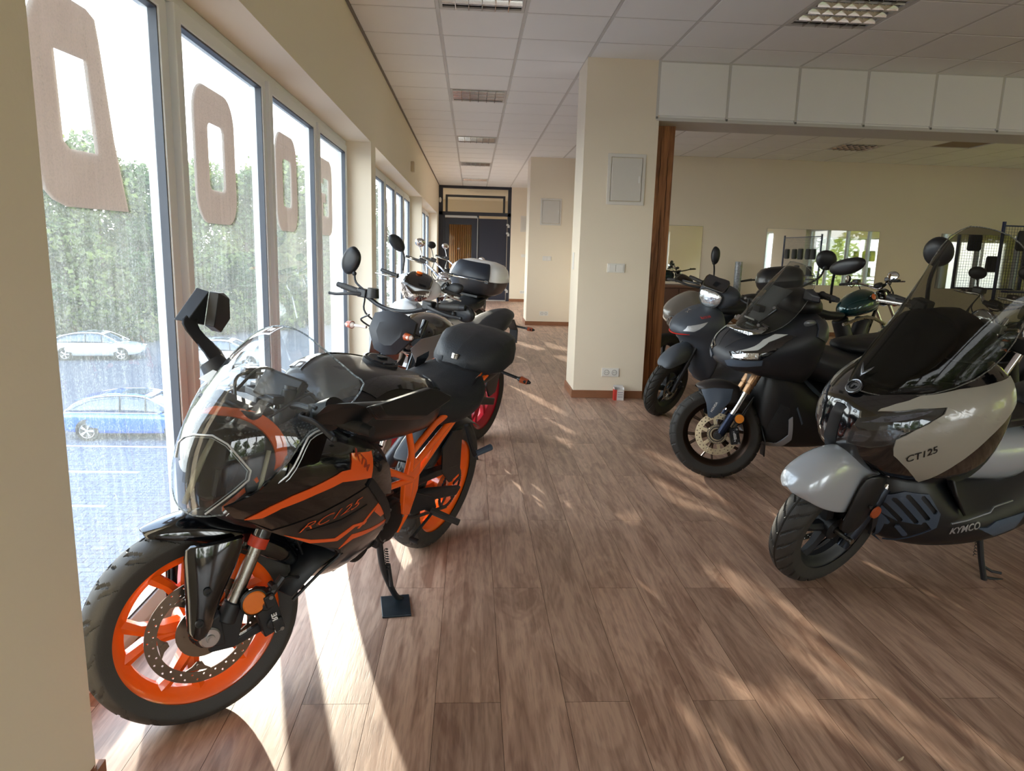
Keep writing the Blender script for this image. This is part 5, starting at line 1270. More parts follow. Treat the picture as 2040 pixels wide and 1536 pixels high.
bolts([(.62 + .07 * math.cos(a), .155, .40 + .07 * math.sin(a)) for a in [k * PI / 3 for k in range(6)]], .006, ec)
m = MB(); m.loft([[(.86, -.10, .30), (.86, .10, .30), (.86, .13, .36), (.86, -.13, .36)], [(.55, -.09, .27), (.55, .09, .27), (.55, .12, .33), (.55, -.12, .33)]]); m.build('belly_pan', blk, rc, bevel=.006)
for s in (1, -1):
    m = MB(); m.loft([[(.56, s * .10, .40), (.56, s * .12, .45), (.56, s * .09, .46), (.56, s * .08, .40)], [(.30, s * .125, .36), (.30, s * .14, .41), (.30, s * .11, .42), (.30, s * .10, .36)], [(.0, s * .12, .285), (.0, s * .135, .335), (.0, s * .11, .335), (.0, s * .105, .285)]]); m.build('swingarm', blk_satin, rc, bevel=.006)
tyre(0, .31, .219, .148, rc, None, 'road', name='rear_tyre')
rim(0, .31, .219, .11, rc, orange, None, 'y', 5, name='rear_rim', hub=.04)
disc(0, .31, -.07, .115, .085, rc, None, steel, 20, 2, name='rear_brake_disc', s=-1)
m = MB(); m.lathe([(.085, 0), (.094, 0), (.094, .006), (.085, .006)], (0, .078, .31), (0, 1, 0), 60, True)
for k in range(45): a = 2 * PI * k / 45; m.box((.097 * math.sin(a), .081, .31 + .097 * math.cos(a)), (.006, .004, .007), M.Rotation(a, 3, 'Y'))
for k in range(5): a = 2 * PI * k / 5; m.box((.06 * math.sin(a), .081, .31 + .06 * math.cos(a)), (.014, .005, .06), M.Rotation(a, 3, 'Y'))
m.build('rear_sprocket', dsteel, rc)
m = MB(); m.tube([(0, .081, .407), (.30, .081, .43), (.55, .09, .435), (.60, .09, .40), (.55, .09, .365), (.30, .081, .27), (0, .081, .214)], .0075, 6, smooth=0); m.build('drive_chain', dsteel, rc)
m = MB(); m.loft([[(x, y, z) for y, z in ((.068, zz - .02), (.095, zz - .015), (.10, zz + .012), (.07, zz + .02))] for x, zz in ((.02, .42), (.2, .445), (.42, .465), (.52, .47))]); m.build('chain_guard', blk, rc, bevel=.003)
# rear hugger and chain-side fender
hg = []
for k in range(7):
    a = R(-40 + 100 * k / 6); hg.append([((.335) * math.sin(a), y, .31 + (.335 - abs(y) * .35) * math.cos(a)) for y in (-.085, -.04, 0, .04, .085)])
m = MB(); m.loft(hg, closed=False); m.build('rear_fender', blk, rc, sub=1, solid=.005)
m = MB(); m.slab([(.02, .09, .60), (.12, .092, .61), (.20, .10, .56), (.16, .10, .44), (.06, .10, .36), (-.03, .10, .38)], .006, (0, 1, 0)); m.build('mud_guard', blk, rc)
# foot controls
for s in (1, -1):
    m = MB(); m.slab([(.56, s * .17, .46), (.50, s * .172, .48), (.36, s * .18, .42), (.33, s * .185, .37), (.36, s * .185, .35), (.42, s * .178, .385), (.52, s * .172, .40)], .012, (0, s, 0)); m.build('footrest_plate', blk_satin, rc, bevel=.003)
    m = MB(); m.tube([(.385, s * .19, .375), (.375, s * .31, .368)], [.015, .013], 10); m.build('rider_footrest', rubber, rc)
    m = MB(); m.tube([(.12, s * .145, .66), (.08, s * .17, .57), (.05, s * .185, .52)], .010, 8, smooth=3); m.build('rear_footrest_arm', blk_satin, rc)
    m = MB(); m.tube([(.05, s * .18, .52), (-.035, s * .215, .545)], [.013, .015], 10); rf = m.build('rear_footrest', mat('footrest_rubber', (60, 74, 92), .5), rc)
m = MB(); m.tube([(.40, .20, .37), (.52, .205, .33), (.56, .21, .33)], .006, 8, smooth=3); m.tube([(.56, .21, .33), (.56, .245, .33)], .010, 10); m.build('gear_lever', blk_satin, rc)
m = MB(); m.tube([(.55, -.10, .28), (.30, -.16, .26), (.12, -.18, .34), (-.10, -.20, .44)], [.022, .022, .045, .05], 16, smooth=6); m.build('exhaust', dsteel, rc)
# side stand and its plate on the floor
m = MB(); m.tube([(.635, .125, .315), (.61, .150, .20), (.545, .185, .075), (.515, .205, .045)], [.013, .012, .011, .012], 12, smooth=4); m.box((.64, .12, .325), (.05, .03, .05)); m.tube([(.60, .162, .22), (.585, .185, .13)], .008, 8); m.box((.51, .208, .042), (.05, .035, .008)); sst = m.build('side_stand', blk_satin, rc)
m = MB(); sp_ = [V((.62, .15, .29)).lerp(V((.60, .165, .20)), k / 60) + V((.007 * math.cos(k * .9), .007 * math.sin(k * .9), 0)) for k in range(61)]; m.tube(sp_, .0017, 5); m.build('stand_spring', dsteel, sst)
pl_ = MB(); cen = V((-.259, 2.487, 0)); 
pl_.slab([(-.304, 2.402, .009), (-.200, 2.418, .009), (-.222, 2.575, .009), (-.330, 2.556, .009)], .009, (0, 0, 1)); pl_ = pl_.build('stand_plate', mat('plate_dark', (34, 44, 52), .35, .5, var=.5, scale=30), smooth=0, bevel=.002)
tag(pl_, 'square black metal plate on the floor under the orange bike side stand', 'plate')

# ================================================================ scooters on the right
def XYZ_poly(l): return [(x, 0, z) for x, z in l]
def screws(bv, pts, parent, r_=.009, mt=None):
    for x, z in pts:
        h = bv.ray_cast(V((x, 1, z)), V((0, -1, 0)), 3)
        if h[0] is not None: bolts([h[0] + h[1] * .006], r_, parent, None, h[1], material=mt or bolt_m, h=.005)
def tmp_bvh(st, sub=2):
    o = MB().body(st).build('tmp', blk, None, sub=sub); b = bvh_of(o); bpy.data.objects.remove(o); return b

# ---------------------------------------------------------------- grey maxi scooter, nearest on the right
ky = bike_root('maxi_scooter', 'light grey and black maxi scooter with a tall smoked windscreen at the right edge', 'scooter', (2.948, 3.144), 195, 12)
SK = steer_m(1.54, .09, R(26), R(10)); W2 = 1.54
putty = mat('putty_grey_paint', (150, 147, 138), .22, coat=.8); silver = mat('silver_grey_paint', (168, 174, 182), .24, .2, coat=.8)
smoke_scr = clear('smoked_screen', (150, 147, 138), .45, .03, (180, 176, 165), .03)
kst = [(1.645, [(0, .65), (.04, .65), (.06, .68), (.065, .76), (.04, .81), (0, .82)]),
    (1.60, [(0, .60), (.10, .61), (.155, .68), (.165, .77), (.12, .85), (0, .875)]),
    (1.50, [(0, .55), (.15, .56), (.225, .66), (.240, .80), (.18, .90), (0, .925)]),
    (1.36, [(0, .50), (.17, .51), (.262, .66), (.280, .84), (.22, .955), (0, .985)]),
    (1.22, [(0, .48), (.18, .49), (.275, .65), (.295, .86), (.24, 1.00), (0, 1.03)]),
    (1.10, [(0, .48), (.17, .49), (.262, .65), (.285, .87), (.23, 1.02), (0, 1.05)]),
    (1.04, [(0, .50), (.14, .52), (.22, .66), (.24, .86), (.19, 1.0), (0, 1.03)])]
MB().body(kst).build('front_fairing', blk_gloss, ky, sub=2); kb = tmp_bvh(kst)
P_ = lambda l: XYZ_poly(l)
side = [(1.584, .836), (1.574, .846), (1.533, .870), (1.455, .906), (1.328, .945), (1.182, .975), (1.098, .990), (1.10, .907), (1.155, .848), (1.207, .793), (1.296, .674), (1.332, .619), (1.362, .572), (1.386, .585), (1.532, .696), (1.542, .723), (1.544, .757), (1.495, .804), (1.442, .843), (1.405, .869), (1.392, .890), (1.479, .872)]
for sd__ in (1, -1): skin(kb, P_(side), .009, .012, side=sd__).build('side_panel', putty, ky, smooth=40)
lampp = [(1.632, .690), (1.634, .727), (1.632, .76), (1.624, .795), (1.577, .832), (1.489, .864), (1.398, .886), (1.421, .861), (1.481, .818), (1.532, .778), (1.546, .739), (1.594, .702)]
for sd__ in (1, -1): skin(kb, P_(lampp), -.004, .004, side=sd__).build('headlight_reflector', mat('lamp_dark', (58, 60, 62), .15, .9, bump=.6, bscale=120), ky, smooth=60)
for sd__ in (1, -1): skin(kb, P_(lampp), .006, .003, side=sd__).build('headlight_glass', clear('lamp_lens2', (205, 210, 214), 1.6, .05, (235, 235, 235)), ky, smooth=60)
for poly in ([(1.628, .745), (1.608, .768), (1.600, .750), (1.609, .718), (1.628, .700)], [(1.586, .793), (1.557, .806), (1.536, .780), (1.557, .746), (1.596, .730)]):
    for sd__ in (1, -1): skin(kb, P_(poly), .001, .003, side=sd__, res=.015).build('lamp_cell', chrome_soft, ky, smooth=60)
for sd__ in (1, -1): skin(kb, P_([(1.622, .783), (1.58, .824), (1.50, .855), (1.435, .876), (1.45, .866), (1.528, .828), (1.602, .797)]), .003, .003, side=sd__, res=.02).build('light_strip', mat('strip_violet', (150, 148, 168), .25, coat=.4), ky, smooth=60)
# nose ridge
m = MB(); m.loft([[(1.60, -.055, .80), (1.655, 0, .825), (1.60, .055, .80)], [(1.62, -.03, .76), (1.672, 0, .785), (1.62, .03, .76)], [(1.62, -.03, .68), (1.675, 0, .69), (1.62, .03, .68)], [(1.60, -.045, .64), (1.655, 0, .645), (1.60, .045, .64)]], closed=False)
m.build('nose_ridge', matte, ky, solid=.008)
m = MB(); c_ = V((1.598, 0, .885)); n_ = V((.75, 0, .66)).normalized(); m.lathe([(0, .004), (.026, .004), (.028, .006), (.031, .005), (.034, 0)], c_, n_, 36); em = m.build('round_emblem', mat('emblem_dark', (40, 42, 46), .2, .6), ky)
m = MB(); m.lathe([(.017, .0075), (.022, .0085), (.026, .0075)], c_, n_, 30, a0=R(30), a1=R(300)); m.lathe([(.026, .0065), (.029, .008), (.032, .006)], c_, n_, 36); m.lathe([(.004, .0075), (.010, .0082), (.0135, .0075)], c_ + V((0, .004, .0)), n_, 24, a0=R(200), a1=R(420)); m.build('emblem_relief', mat('badge_grey', (120, 124, 130), .25, .8), em)
m = MB(); m.loft([[(1.57, -.02, .955), (1.585, 0, .925), (1.57, .02, .955)], [(1.56, -.028, .975), (1.572, 0, .945), (1.56, .028, .975)]], closed=False); m.build('chevron_badge', mat('badge_grey', (120, 124, 130), .25, .8), ky, solid=.004)
# windscreen and what stands behind it
rows = [((1.200, 1.495), (1.188, .085, 1.485)), ((1.232, 1.465), (1.17, .165, 1.435)), ((1.285, 1.385), (1.165, .215, 1.335)), ((1.36, 1.255), (1.18, .238, 1.205)), ((1.435, 1.13), (1.22, .240, 1.09)), ((1.505, 1.02), (1.30, .225, .995)), ((1.565, .93), (1.42, .180, .925)), ((1.60, .880), (1.52, .10, .882))]
m, secs = screen(rows, 16); ws = m.build('windscreen', smoke_scr, ky, sub=1); edge_tube(secs, .0022).build('windscreen_edge', clear('edge_smoke', (150, 150, 145), 1.6, .5, (190, 190, 185)), ws)
m = MB(); m.loft([[(1.54, -.10, .885), (1.56, 0, .90), (1.54, .10, .885)], [(1.40, -.17, 1.02), (1.43, 0, 1.06), (1.40, .17, 1.02)], [(1.30, -.16, 1.16), (1.32, 0, 1.20), (1.30, .16, 1.16)]], closed=False); m.build('inner_shield', mat('smooth_dark_plastic', (24, 25, 26), .6, spec=.25), ky, sub=1, solid=.006)
m = MB(); m.body([(1.34, [(0, 1.02), (.14, 1.02), (.17, 1.06), (.15, 1.13), (0, 1.16)]), (1.20, [(0, 1.00), (.17, 1.01), (.20, 1.08), (.17, 1.17), (0, 1.22)]), (1.08, [(0, 1.0), (.14, 1.01), (.16, 1.05), (.14, 1.12), (0, 1.14)])]); ds = m.build('dashboard', mat('smooth_dark_plastic', (24, 25, 26), .6, spec=.25), ky, sub=1)
screws(kb, ((1.455, .945), (1.385, .965)), ky, .010)
for s in (1, -1):
    m = MB(); m.lathe([(0, .006), (.008, .006), (.011, 0)], (1.185, s * .19, 1.115), (.3, s * .8, .4), 14); m.build('bolt', bolt_m, ds)
m = MB(); m.tube([(1.17, -.10, 1.13), (1.15, .12, 1.15), (1.14, .20, 1.17)], .007, 8, smooth=3); m.build('screen_brace', chrome, ky); m = MB(); m.box((1.15, .13, 1.155), (.03, .05, .03)); m.box((1.155, .08, 1.16), (.02, .03, .03)); m.build('lock_block', mat('block_grey', (176, 182, 186), .3, .5), ky, bevel=.003)
m = MB(SK); m.tube([(1.10, -.34, 1.10), (1.13, -.20, 1.12), (1.16, 0, 1.08), (1.13, .20, 1.12), (1.10, .34, 1.10)], .014, 10, smooth=5); m.build('handlebar', blk, ky)
for s in (1, -1):
    grip((1.115, s * .25, 1.115), (1.08, s * .37, 1.10), ky, SK, .018); lever([(1.14, s * .22, 1.12), (1.175, s * .27, 1.115), (1.165, s * .38, 1.09)], ky, SK, .006, steel)
    m = MB(SK); m.box((1.13, s * .21, 1.13), (.06, .07, .05)); m.build('switch_block', blk, ky, bevel=.008)
mirror_part((.905, -.42, 1.325), .062, .066, R(12), R(20), ky, None, [(.915, -.40, 1.30), (1.00, -.34, 1.22), (1.12, -.21, 1.13)], .009, .04)
mirror_part((.905, .42, 1.325), .062, .066, R(12), R(-20), ky, None, [(.915, .40, 1.30), (1.00, .34, 1.22), (1.12, .21, 1.13)], .009, .04)
# lettering
text_skin(kb, 'CT125', (1.492, .688), (1.405, .744), .040, .0115, .25, .0006).build('model_lettering', mat('print_black', (30, 30, 30), .4), ky, smooth=0)
# lower body, floorboard, rear
lst = [(1.44, [(0, .30), (.05, .30), (.07, .36), (.08, .46), (.06, .54), (0, .56)]),
    (1.38, [(0, .25), (.10, .25), (.15, .33), (.165, .46), (.15, .56), (0, .60)]),
    (1.25, [(0, .21), (.14, .21), (.20, .29), (.215, .44), (.20, .58), (0, .64)]),
    (1.12, [(0, .20), (.16, .20), (.235, .28), (.245, .38), (.16, .45), (0, .60)]),
    (.95, [(0, .20), (.17, .20), (.25, .28), (.262, .385), (.17, .44), (0, .58)]),
    (.75, [(0, .21), (.16, .21), (.245, .31), (.255, .42), (.17, .52), (0, .62)]),
    (.55, [(0, .24), (.13, .25), (.20, .36), (.215, .50), (.17, .62), (0, .68)])]
MB().body(lst).build('lower_body', blk, ky, sub=2); lb = tmp_bvh(lst)
text_skin(lb, 'KYMCO', [(1.142,0.255,0.339)][0][::2], [(1.008,0.255,0.362)][0][::2], .040, .004, .2, .0012).build('maker_lettering', mat('print_silver', (170, 172, 176), .3, .6), ky, smooth=0)
m = MB(); m.tube([(1.179,0.25,0.391),(1.11,0.255,0.402),(0.997,0.255,0.428),(0.98,0.25,0.449),(0.872,0.24,0.462)], .004, 6, smooth=0); m.build('floorboard_line', mat('line_grey', (110, 112, 116), .35, .3), ky)
for sd__ in (1, -1): skin(lb, P_([(.93, .375), (.97, .350), (1.02, .352), (.90, .30), (.80, .33), (.78, .40)]), .006, .006, side=sd__).build('sill_accent', mat('slate_blue_plastic', (70, 84, 100), .35), ky, smooth=50)
m = MB(); m.loft([[(1.20, -.19, .60), (1.19, 0, .64), (1.20, .19, .60)], [(1.16, -.215, .50), (1.14, 0, .60), (1.16, .215, .50)], [(1.10, -.235, .41), (1.06, 0, .59), (1.10, .235, .41)]], closed=False); m.build('leg_shield', blk, ky, solid=.01)
# slotted front grille
for s in (1, -1):
    gpl = [(1.425, .455), (1.36, .50), (1.28, .50), (1.215, .42), (1.21, .36), (1.33, .25), (1.365, .25)]
    holes = []
    for (xa, za, xb_, zb) in ((1.405, .43, 1.345, .375), (1.385, .462, 1.29, .375), (1.35, .485, 1.255, .395), (1.30, .487, 1.235, .425), (1.41, .385, 1.375, .35), (1.345, .345, 1.30, .305), (1.265, .375, 1.232, .345)):
        d_ = V((xb_ - xa, zb - za)).normalized(); n2 = V((-d_.y, d_.x)) * .0085
        holes.append([(xa + n2.x, 0, za + n2.y), (xb_ + n2.x, 0, zb + n2.y), (xb_ + d_.x * .006, 0, zb + d_.y * .006), (xb_ - n2.x, 0, zb - n2.y), (xa - n2.x, 0, za - n2.y), (xa - d_.x * .006, 0, za - d_.y * .006)])
    skin(lb, P_(gpl), .010, .006, side=s, holes=holes, res=.02).build('slotted_grille', mat('grille_plastic', (56, 68, 84), .4), ky, smooth=40)
rst = [(.62, [(0, .50), (.10, .50), (.15, .56), (.15, .66), (.10, .72), (0, .74)]),
    (.45, [(0, .42), (.14, .42), (.20, .52), (.205, .66), (.15, .74), (0, .76)]),
    (.20, [(0, .48), (.16, .48), (.225, .56), (.225, .68), (.16, .76), (0, .78)]),
    (-.10, [(0, .58), (.15, .58), (.205, .64), (.20, .74), (.14, .82), (0, .84)]),
    (-.35, [(0, .72), (.10, .72), (.14, .76), (.13, .82), (.09, .86), (0, .88)]),
    (-.50, [(0, .82), (.04, .82), (.06, .84), (.05, .87), (.03, .89), (0, .90)])]
MB().body(rst).build('rear_body', blk, ky, sub=2); rb = tmp_bvh(rst)
m = MB()   # central tunnel panel seen through the leg opening
m.body([(1.20, [(0, .50), (.10, .50), (.135, .56), (.13, .64), (.09, .69), (0, .70)]), (1.08, [(0, .50), (.12, .50), (.17, .56), (.17, .65), (.12, .705), (0, .72)]), (.90, [(0, .48), (.13, .48), (.19, .56), (.19, .66), (.13, .71), (0, .73)]), (.65, [(0, .46), (.13, .46), (.20, .55), (.20, .67), (.14, .72), (0, .74)])])
tp = m.build('tunnel_cover', silver, ky, sub=2)
m = MB(); m.loft([[(1.22, -.10, .69), (1.22, .10, .69), (1.22, .12, .73), (1.22, -.12, .73)], [(.95, -.12, .72), (.95, .12, .72), (.95, .14, .77), (.95, -.14, .77)], [(.70, -.13, .74), (.70, .13, .74), (.70, .14, .79), (.70, -.14, .79)]]); m.build('fuel_lid_cover', blk, ky, bevel=.01)
for sd__ in (1, -1): skin(rb, P_([(.60, .62), (.45, .58), (.15, .60), (-.12, .68), (-.36, .80), (-.30, .84), (-.08, .78), (.20, .74), (.50, .72)]), .006, .006, side=sd__).build('rear_side_panel', putty, ky, smooth=40)
m = MB(); m.body([(.72, [(0, .74), (.08, .75), (.11, .78), (.09, .82), (0, .84)]), (.45, [(0, .74), (.16, .75), (.19, .79), (.16, .83), (0, .85)]), (.15, [(0, .77), (.17, .78), (.20, .82), (.17, .86), (0, .88)]), (.05, [(0, .80), (.15, .82), (.18, .88), (.15, .93), (0, .95)]), (-.30, [(0, .86), (.10, .87), (.12, .92), (.10, .96), (0, .97)])]); m.build('seat', seat_m, ky, sub=2)
# wheels, fork, fender
tyre(W2, .277, .190, .125, ky, SK, 'rain', name='front_tyre', seg=300); rim(W2, .277, .19, .10, ky, blk_satin, SK, 'five', 5, name='front_rim')
disc(W2, .277, -.06, .13, .10, ky, SK, steel, 24, 2, s=-1)
tyre(0, .275, .165, .15, ky, None, 'rain', name='rear_tyre', seg=160); rim(0, .275, .165, .12, ky, blk_satin, None, 'five', 5, name='rear_rim')
rk2 = R(26)
for s in (1, -1):
    d = V((-math.sin(rk2), 0, math.cos(rk2))); a = V((W2 - .02, s * .098, .277))
    m = MB(SK); m.cyl(a + d * .2, a + d * .48, .018, 20); m.build('fork_tube', chrome, ky)
    m = MB(SK); m.tube([a - d * .05, a + d * .02, a + d * .24], [.024, .029, .027], 20); m.build('fork_slider', mat('slider_dark', (48, 54, 64), .25, .7), ky)
    gl_ = [(1.53, .20, .60), (1.60, .115, .50), (1.635, .12, .34), (1.60, .125, .315)]
    m = MB(SK); m.loft([[(1.585, s * .10, .585), (1.52, s * .128, .60), (1.455, s * .118, .57)], [(1.62, s * .11, .49), (1.55, s * .138, .49), (1.465, s * .125, .46)], [(1.625, s * .112, .40), (1.56, s * .14, .39), (1.480, s * .122, .385)], [(1.630, s * .112, .335), (1.585, s * .135, .325), (1.535, s * .12, .325)]], closed=False); fg = m.build('fork_cover', blk, ky, sub=1, solid=.007)
    bolts([(1.535, s * .142, .455)], .009, fg, SK, (0, s, 0), material=blk_satin)
m = MB(SK); m.tube([(W2, -.13, .277), (W2, .13, .277)], .012, 14); m.build('axle', steel, ky)
m = MB(SK); m.lathe([(0, .004), (.024, .004), (.027, -.004), (0, -.01)], (1.485, .142, .418), (0, 1, 0), 28); m.build('reflector', amber_d, ky)
m = MB(SK); m.slab([(1.475, .13, .40), (1.45, .13, .33), (1.44, .13, .29), (1.425, .13, .34), (1.44, .13, .41)], .012, (0, 1, 0)); m.build('reflector_bracket', dsteel, ky); caliper(1.45, -.075, .34, R(-60), ky, SK, blk_satin, s=-1)
fs = []
prf = [(1.86, .515, .030), (1.835, .570, .075), (1.785, .620, .092), (1.715, .652, .098), (1.63, .662, .098), (1.54, .648, .094), (1.45, .60, .085)]
for x, z, w_ in prf:
    lo = {1.86: .02, 1.835: .08, 1.785: .16, 1.715: .22, 1.63: .26, 1.54: .24, 1.45: .18}[x]
    fs.append([(x - .02, -w_, z - lo), (x - .005, -w_ * 1.02, z - lo * .45), (x, -w_ * .62, z - .012), (x + .003, 0, z + .004), (x, w_ * .62, z - .012), (x - .005, w_ * 1.02, z - lo * .45), (x - .02, w_, z - lo)])
m = MB(SK); m.loft(fs, closed=False); m.build('front_fender', silver, ky, sub=2, solid=.006)
m = MB(); m.tube([(.86, .16, .25), (.835, .19, .14), (.80, .225, .02)], [.013, .012, .012], 10); m.tube([(.835, .195, .115), (.78, .215, .085), (.74, .23, .08)], .006, 8); m.box((.79, .232, .008), (.07, .03, .012)); m.tube([(.82, .215, .06), (.72, .235, .045)], .006, 8); sst = m.build('side_stand', blk_satin, ky)
m = MB(); m.tube([V((.855, .15, .25)).lerp(V((.865, .18, .15)), k / 50) + V((.006 * math.cos(k), .006 * math.sin(k), 0)) for k in range(51)], .0015, 5); m.build('stand_spring', dsteel, sst)
m = MB(); m.tube([(.50, -.10, .25), (.20, -.18, .26), (.0, -.21, .32), (-.35, -.22, .42)], [.03, .03, .06, .06], 16, smooth=5); m.build('exhaust', dsteel, ky)
m = MB(); m.bx((.05, -.12, .22), (.45, .14, .42)); m.build('engine', mat('engine_black', (30, 30, 32), .45, .6), ky, bevel=.02)

# ---------------------------------------------------------------- matt black adventure scooter (middle)
ad = bike_root('adventure_scooter', 'matt black adventure scooter with gold fork caps and clear windscreen, middle right', 'scooter', (2.968, 4.543), 195, 8)
SA = steer_m(1.52, .09, R(26.5), R(-30)); W3 = 1.52
mblk = mat('matt_black_paint', (46, 48, 54), .42, .15); mgry = mat('slate_plastic', (74, 86, 102), .35)
ast_ = [(1.60, [(0, .735), (.05, .735), (.075, .75), (.08, .78), (.05, .80), (0, .805)]),
    (1.55, [(0, .71), (.11, .71), (.165, .76), (.17, .82), (.12, .865), (0, .875)]),
    (1.46, [(0, .68), (.15, .69), (.225, .76), (.240, .86), (.17, .915), (0, .925)]),
    (1.33, [(0, .66), (.17, .67), (.255, .77), (.280, .91), (.20, .975), (0, .985)]),
    (1.20, [(0, .62), (.17, .64), (.265, .77), (.300, .94), (.22, 1.04), (0, 1.05)]),
    (1.09, [(0, .58), (.15, .60), (.245, .76), (.285, .95), (.22, 1.07), (0, 1.08)]),
    (1.03, [(0, .60), (.11, .62), (.19, .76), (.22, .94), (.17, 1.04), (0, 1.05)])]
MB().body(ast_).build('front_fairing', mblk, ad, sub=2); ab = tmp_bvh(ast_)
lp = [(1.581, .818), (1.495, .874), (1.379, .945), (1.285, .953), (1.354, .912), (1.471, .811), (1.583, .788)]
for sd__ in (1, -1): skin(ab, P_(lp), .005, .008, side=sd__).build('headlight_glass', mat('lamp_black_glass', (12, 12, 14), .06, coat=1), ad, smooth=60)
for sd__ in (1, -1): skin(ab, P_([(1.558, .834), (1.495, .872), (1.444, .908), (1.378, .942), (1.325, .952), (1.427, .904), (1.487, .858)]), .009, .004, side=sd__, res=.02).build('light_strip', mat('strip_pale', (186, 188, 186), .3), ad, smooth=60)
for sd__ in (1, -1): skin(ab, P_([(1.578, .808), (1.531, .836), (1.485, .845), (1.488, .813), (1.573, .796)]), .008, .004, side=sd__, res=.015).build('lamp_cell', chrome_soft, ad, smooth=60)
for sd__ in (1, -1): skin(ab, P_([(1.592, .765), (1.583, .782), (1.463, .808), (1.461, .780), (1.583, .744)]), .010, .008, side=sd__).build('grey_chin_strip', mgry, ad, smooth=50)
for sd__ in (1, -1): skin(ab, P_([(1.147, 1.029), (1.083, 1.035), (1.066, .96), (1.10, .92), (1.173, .954), (1.150, .996)]), .012, .012, side=sd__).build('side_edge_panel', mat('satin_grey_edge', (64, 68, 76), .3, .2), ad, smooth=40)
m = MB()
for pts in ([(1.59, .03, .826), (1.55, .055, .868), (1.49, .085, .908)],):
    for s in (1, -1): m = MB(); m.tube([(x, y * s, z + .006) for x, y, z in pts], .002, 6, smooth=3); m.build('hood_seam', mat('seam_dark', (30, 32, 36), .5), ad)
for s in (1, -1):
    h_ = ab.ray_cast(V((1.185, s, 1.015)), V((0, -s, 0)), 2); n2 = h_[1] if h_[1].y * s > 0 else -h_[1]
    m = MB(); rt = V((1, 0, 0)).rotation_difference(V((1, 0, 0))); m.ball(h_[0] + n2 * .004, (.045, .012, .022), 16); m.build('side_reflector_lamp', mat('lamp_clear_dim', (120, 124, 130), .2, .4), ad)
rows = [((1.185, 1.33), (1.172, .065, 1.322)), ((1.205, 1.315), (1.15, .12, 1.285)), ((1.255, 1.27), (1.155, .155, 1.225)), ((1.33, 1.19), (1.20, .175, 1.14)), ((1.40, 1.10), (1.27, .182, 1.05)), ((1.455, 1.01), (1.34, .178, .99)), ((1.49, .95), (1.42, .14, .940)), ((1.505, .918), (1.47, .07, .918))]
scl = clear('light_smoke_screen', (208, 208, 204), .8, .04, (200, 200, 195), .02)
m, secs = screen(rows, 14); ws = m.build('windscreen', scl, ad, sub=1); edge_tube(secs, .002).build('windscreen_edge', MATS['edge_smoke'], ws)
m = MB(); m.loft([[(1.45, -.06, .93), (1.455, .06, .93), (1.44, .06, .935), (1.44, -.06, .935)], [(1.32, -.08, 1.10), (1.32, .08, 1.10), (1.31, .08, 1.11), (1.31, -.08, 1.11)], [(1.25, -.09, 1.17), (1.25, .09, 1.17), (1.24, .09, 1.18), (1.24, -.09, 1.18)]]); sb = m.build('screen_bracket', mat('bracket_grey', (96, 98, 100), .45), ad, bevel=.004)
for s in (1, -1):
    m = MB(); m.tube([(1.43, s * .04, .96), (1.36, s * .13, 1.08)], .007, 8); m.build('bracket_arm', blk, sb)
    bolts([(1.385, s * .135, 1.09), (1.45, s * .11, .985)], .009, ad, None, (.7, s * .4, .5))
m = MB(); m.bx((1.36, -.03, 1.04), (1.40, .03, 1.075)); m.build('slot', mat('pure_black', (5, 5, 5), .5), sb)
m = MB(); m.box((1.435, 0, 1.0), (.004, .09, .01), M.Rotation(R(35), 3, 'Y')); m.build('white_print', mat('white_print', (225, 225, 225), .5), sb, smooth=0)
m = MB(); m.loft([[(1.505, -.11, .925), (1.52, 0, .93), (1.505, .11, .925)], [(1.45, -.15, .945), (1.47, 0, .955), (1.45, .15, .945)], [(1.40, -.155, .985), (1.42, 0, 1.0), (1.40, .155, .985)]], closed=False); m.build('glossy_lower_screen', mat('mirror_black', (150, 155, 160), .05, 1), ad, solid=.003)
m = MB(); m.body([(1.22, [(0, 1.03), (.13, 1.04), (.16, 1.08), (.13, 1.14), (0, 1.17)]), (1.10, [(0, 1.03), (.15, 1.04), (.18, 1.10), (.15, 1.17), (0, 1.20)]), (1.0, [(0, 1.03), (.11, 1.04), (.13, 1.07), (.1, 1.12), (0, 1.13)])]); m.build('dashboard', blk, ad, sub=1)
m = MB(SA); m.tube([(1.02, -.38, 1.10), (1.06, -.22, 1.13), (1.10, 0, 1.10), (1.06, .22, 1.13), (1.02, .38, 1.10)], .013, 10, smooth=5); m.build('handlebar', blk, ad)
for s in (1, -1):
    grip((1.045, s * .27, 1.125), (1.01, s * .39, 1.10), ad, SA, .018)
    m = MB(SA); m.loft([[(1.13, s * .20, 1.10), (1.13, s * .24, 1.16), (1.10, s * .30, 1.16), (1.09, s * .28, 1.09)], [(1.12, s * .36, 1.08), (1.12, s * .38, 1.12), (1.09, s * .42, 1.11), (1.08, s * .40, 1.07)]]); m.build('hand_guard', blk, ad, bevel=.01)
mirror_part((1.22, .43, 1.385), .10, .046, R(5), R(8), ad, None, [(1.22, .355, 1.35), (1.18, .31, 1.27), (1.12, .26, 1.15)], .007, .035, shape='leaf', roll=R(24))
mirror_part((.60, -.42, 1.30), .06, .075, R(5), R(70), ad, None, [(.61, -.40, 1.24), (.70, -.34, 1.18), (.95, -.24, 1.12)], .007, .035, shape='leaf', roll=R(20))
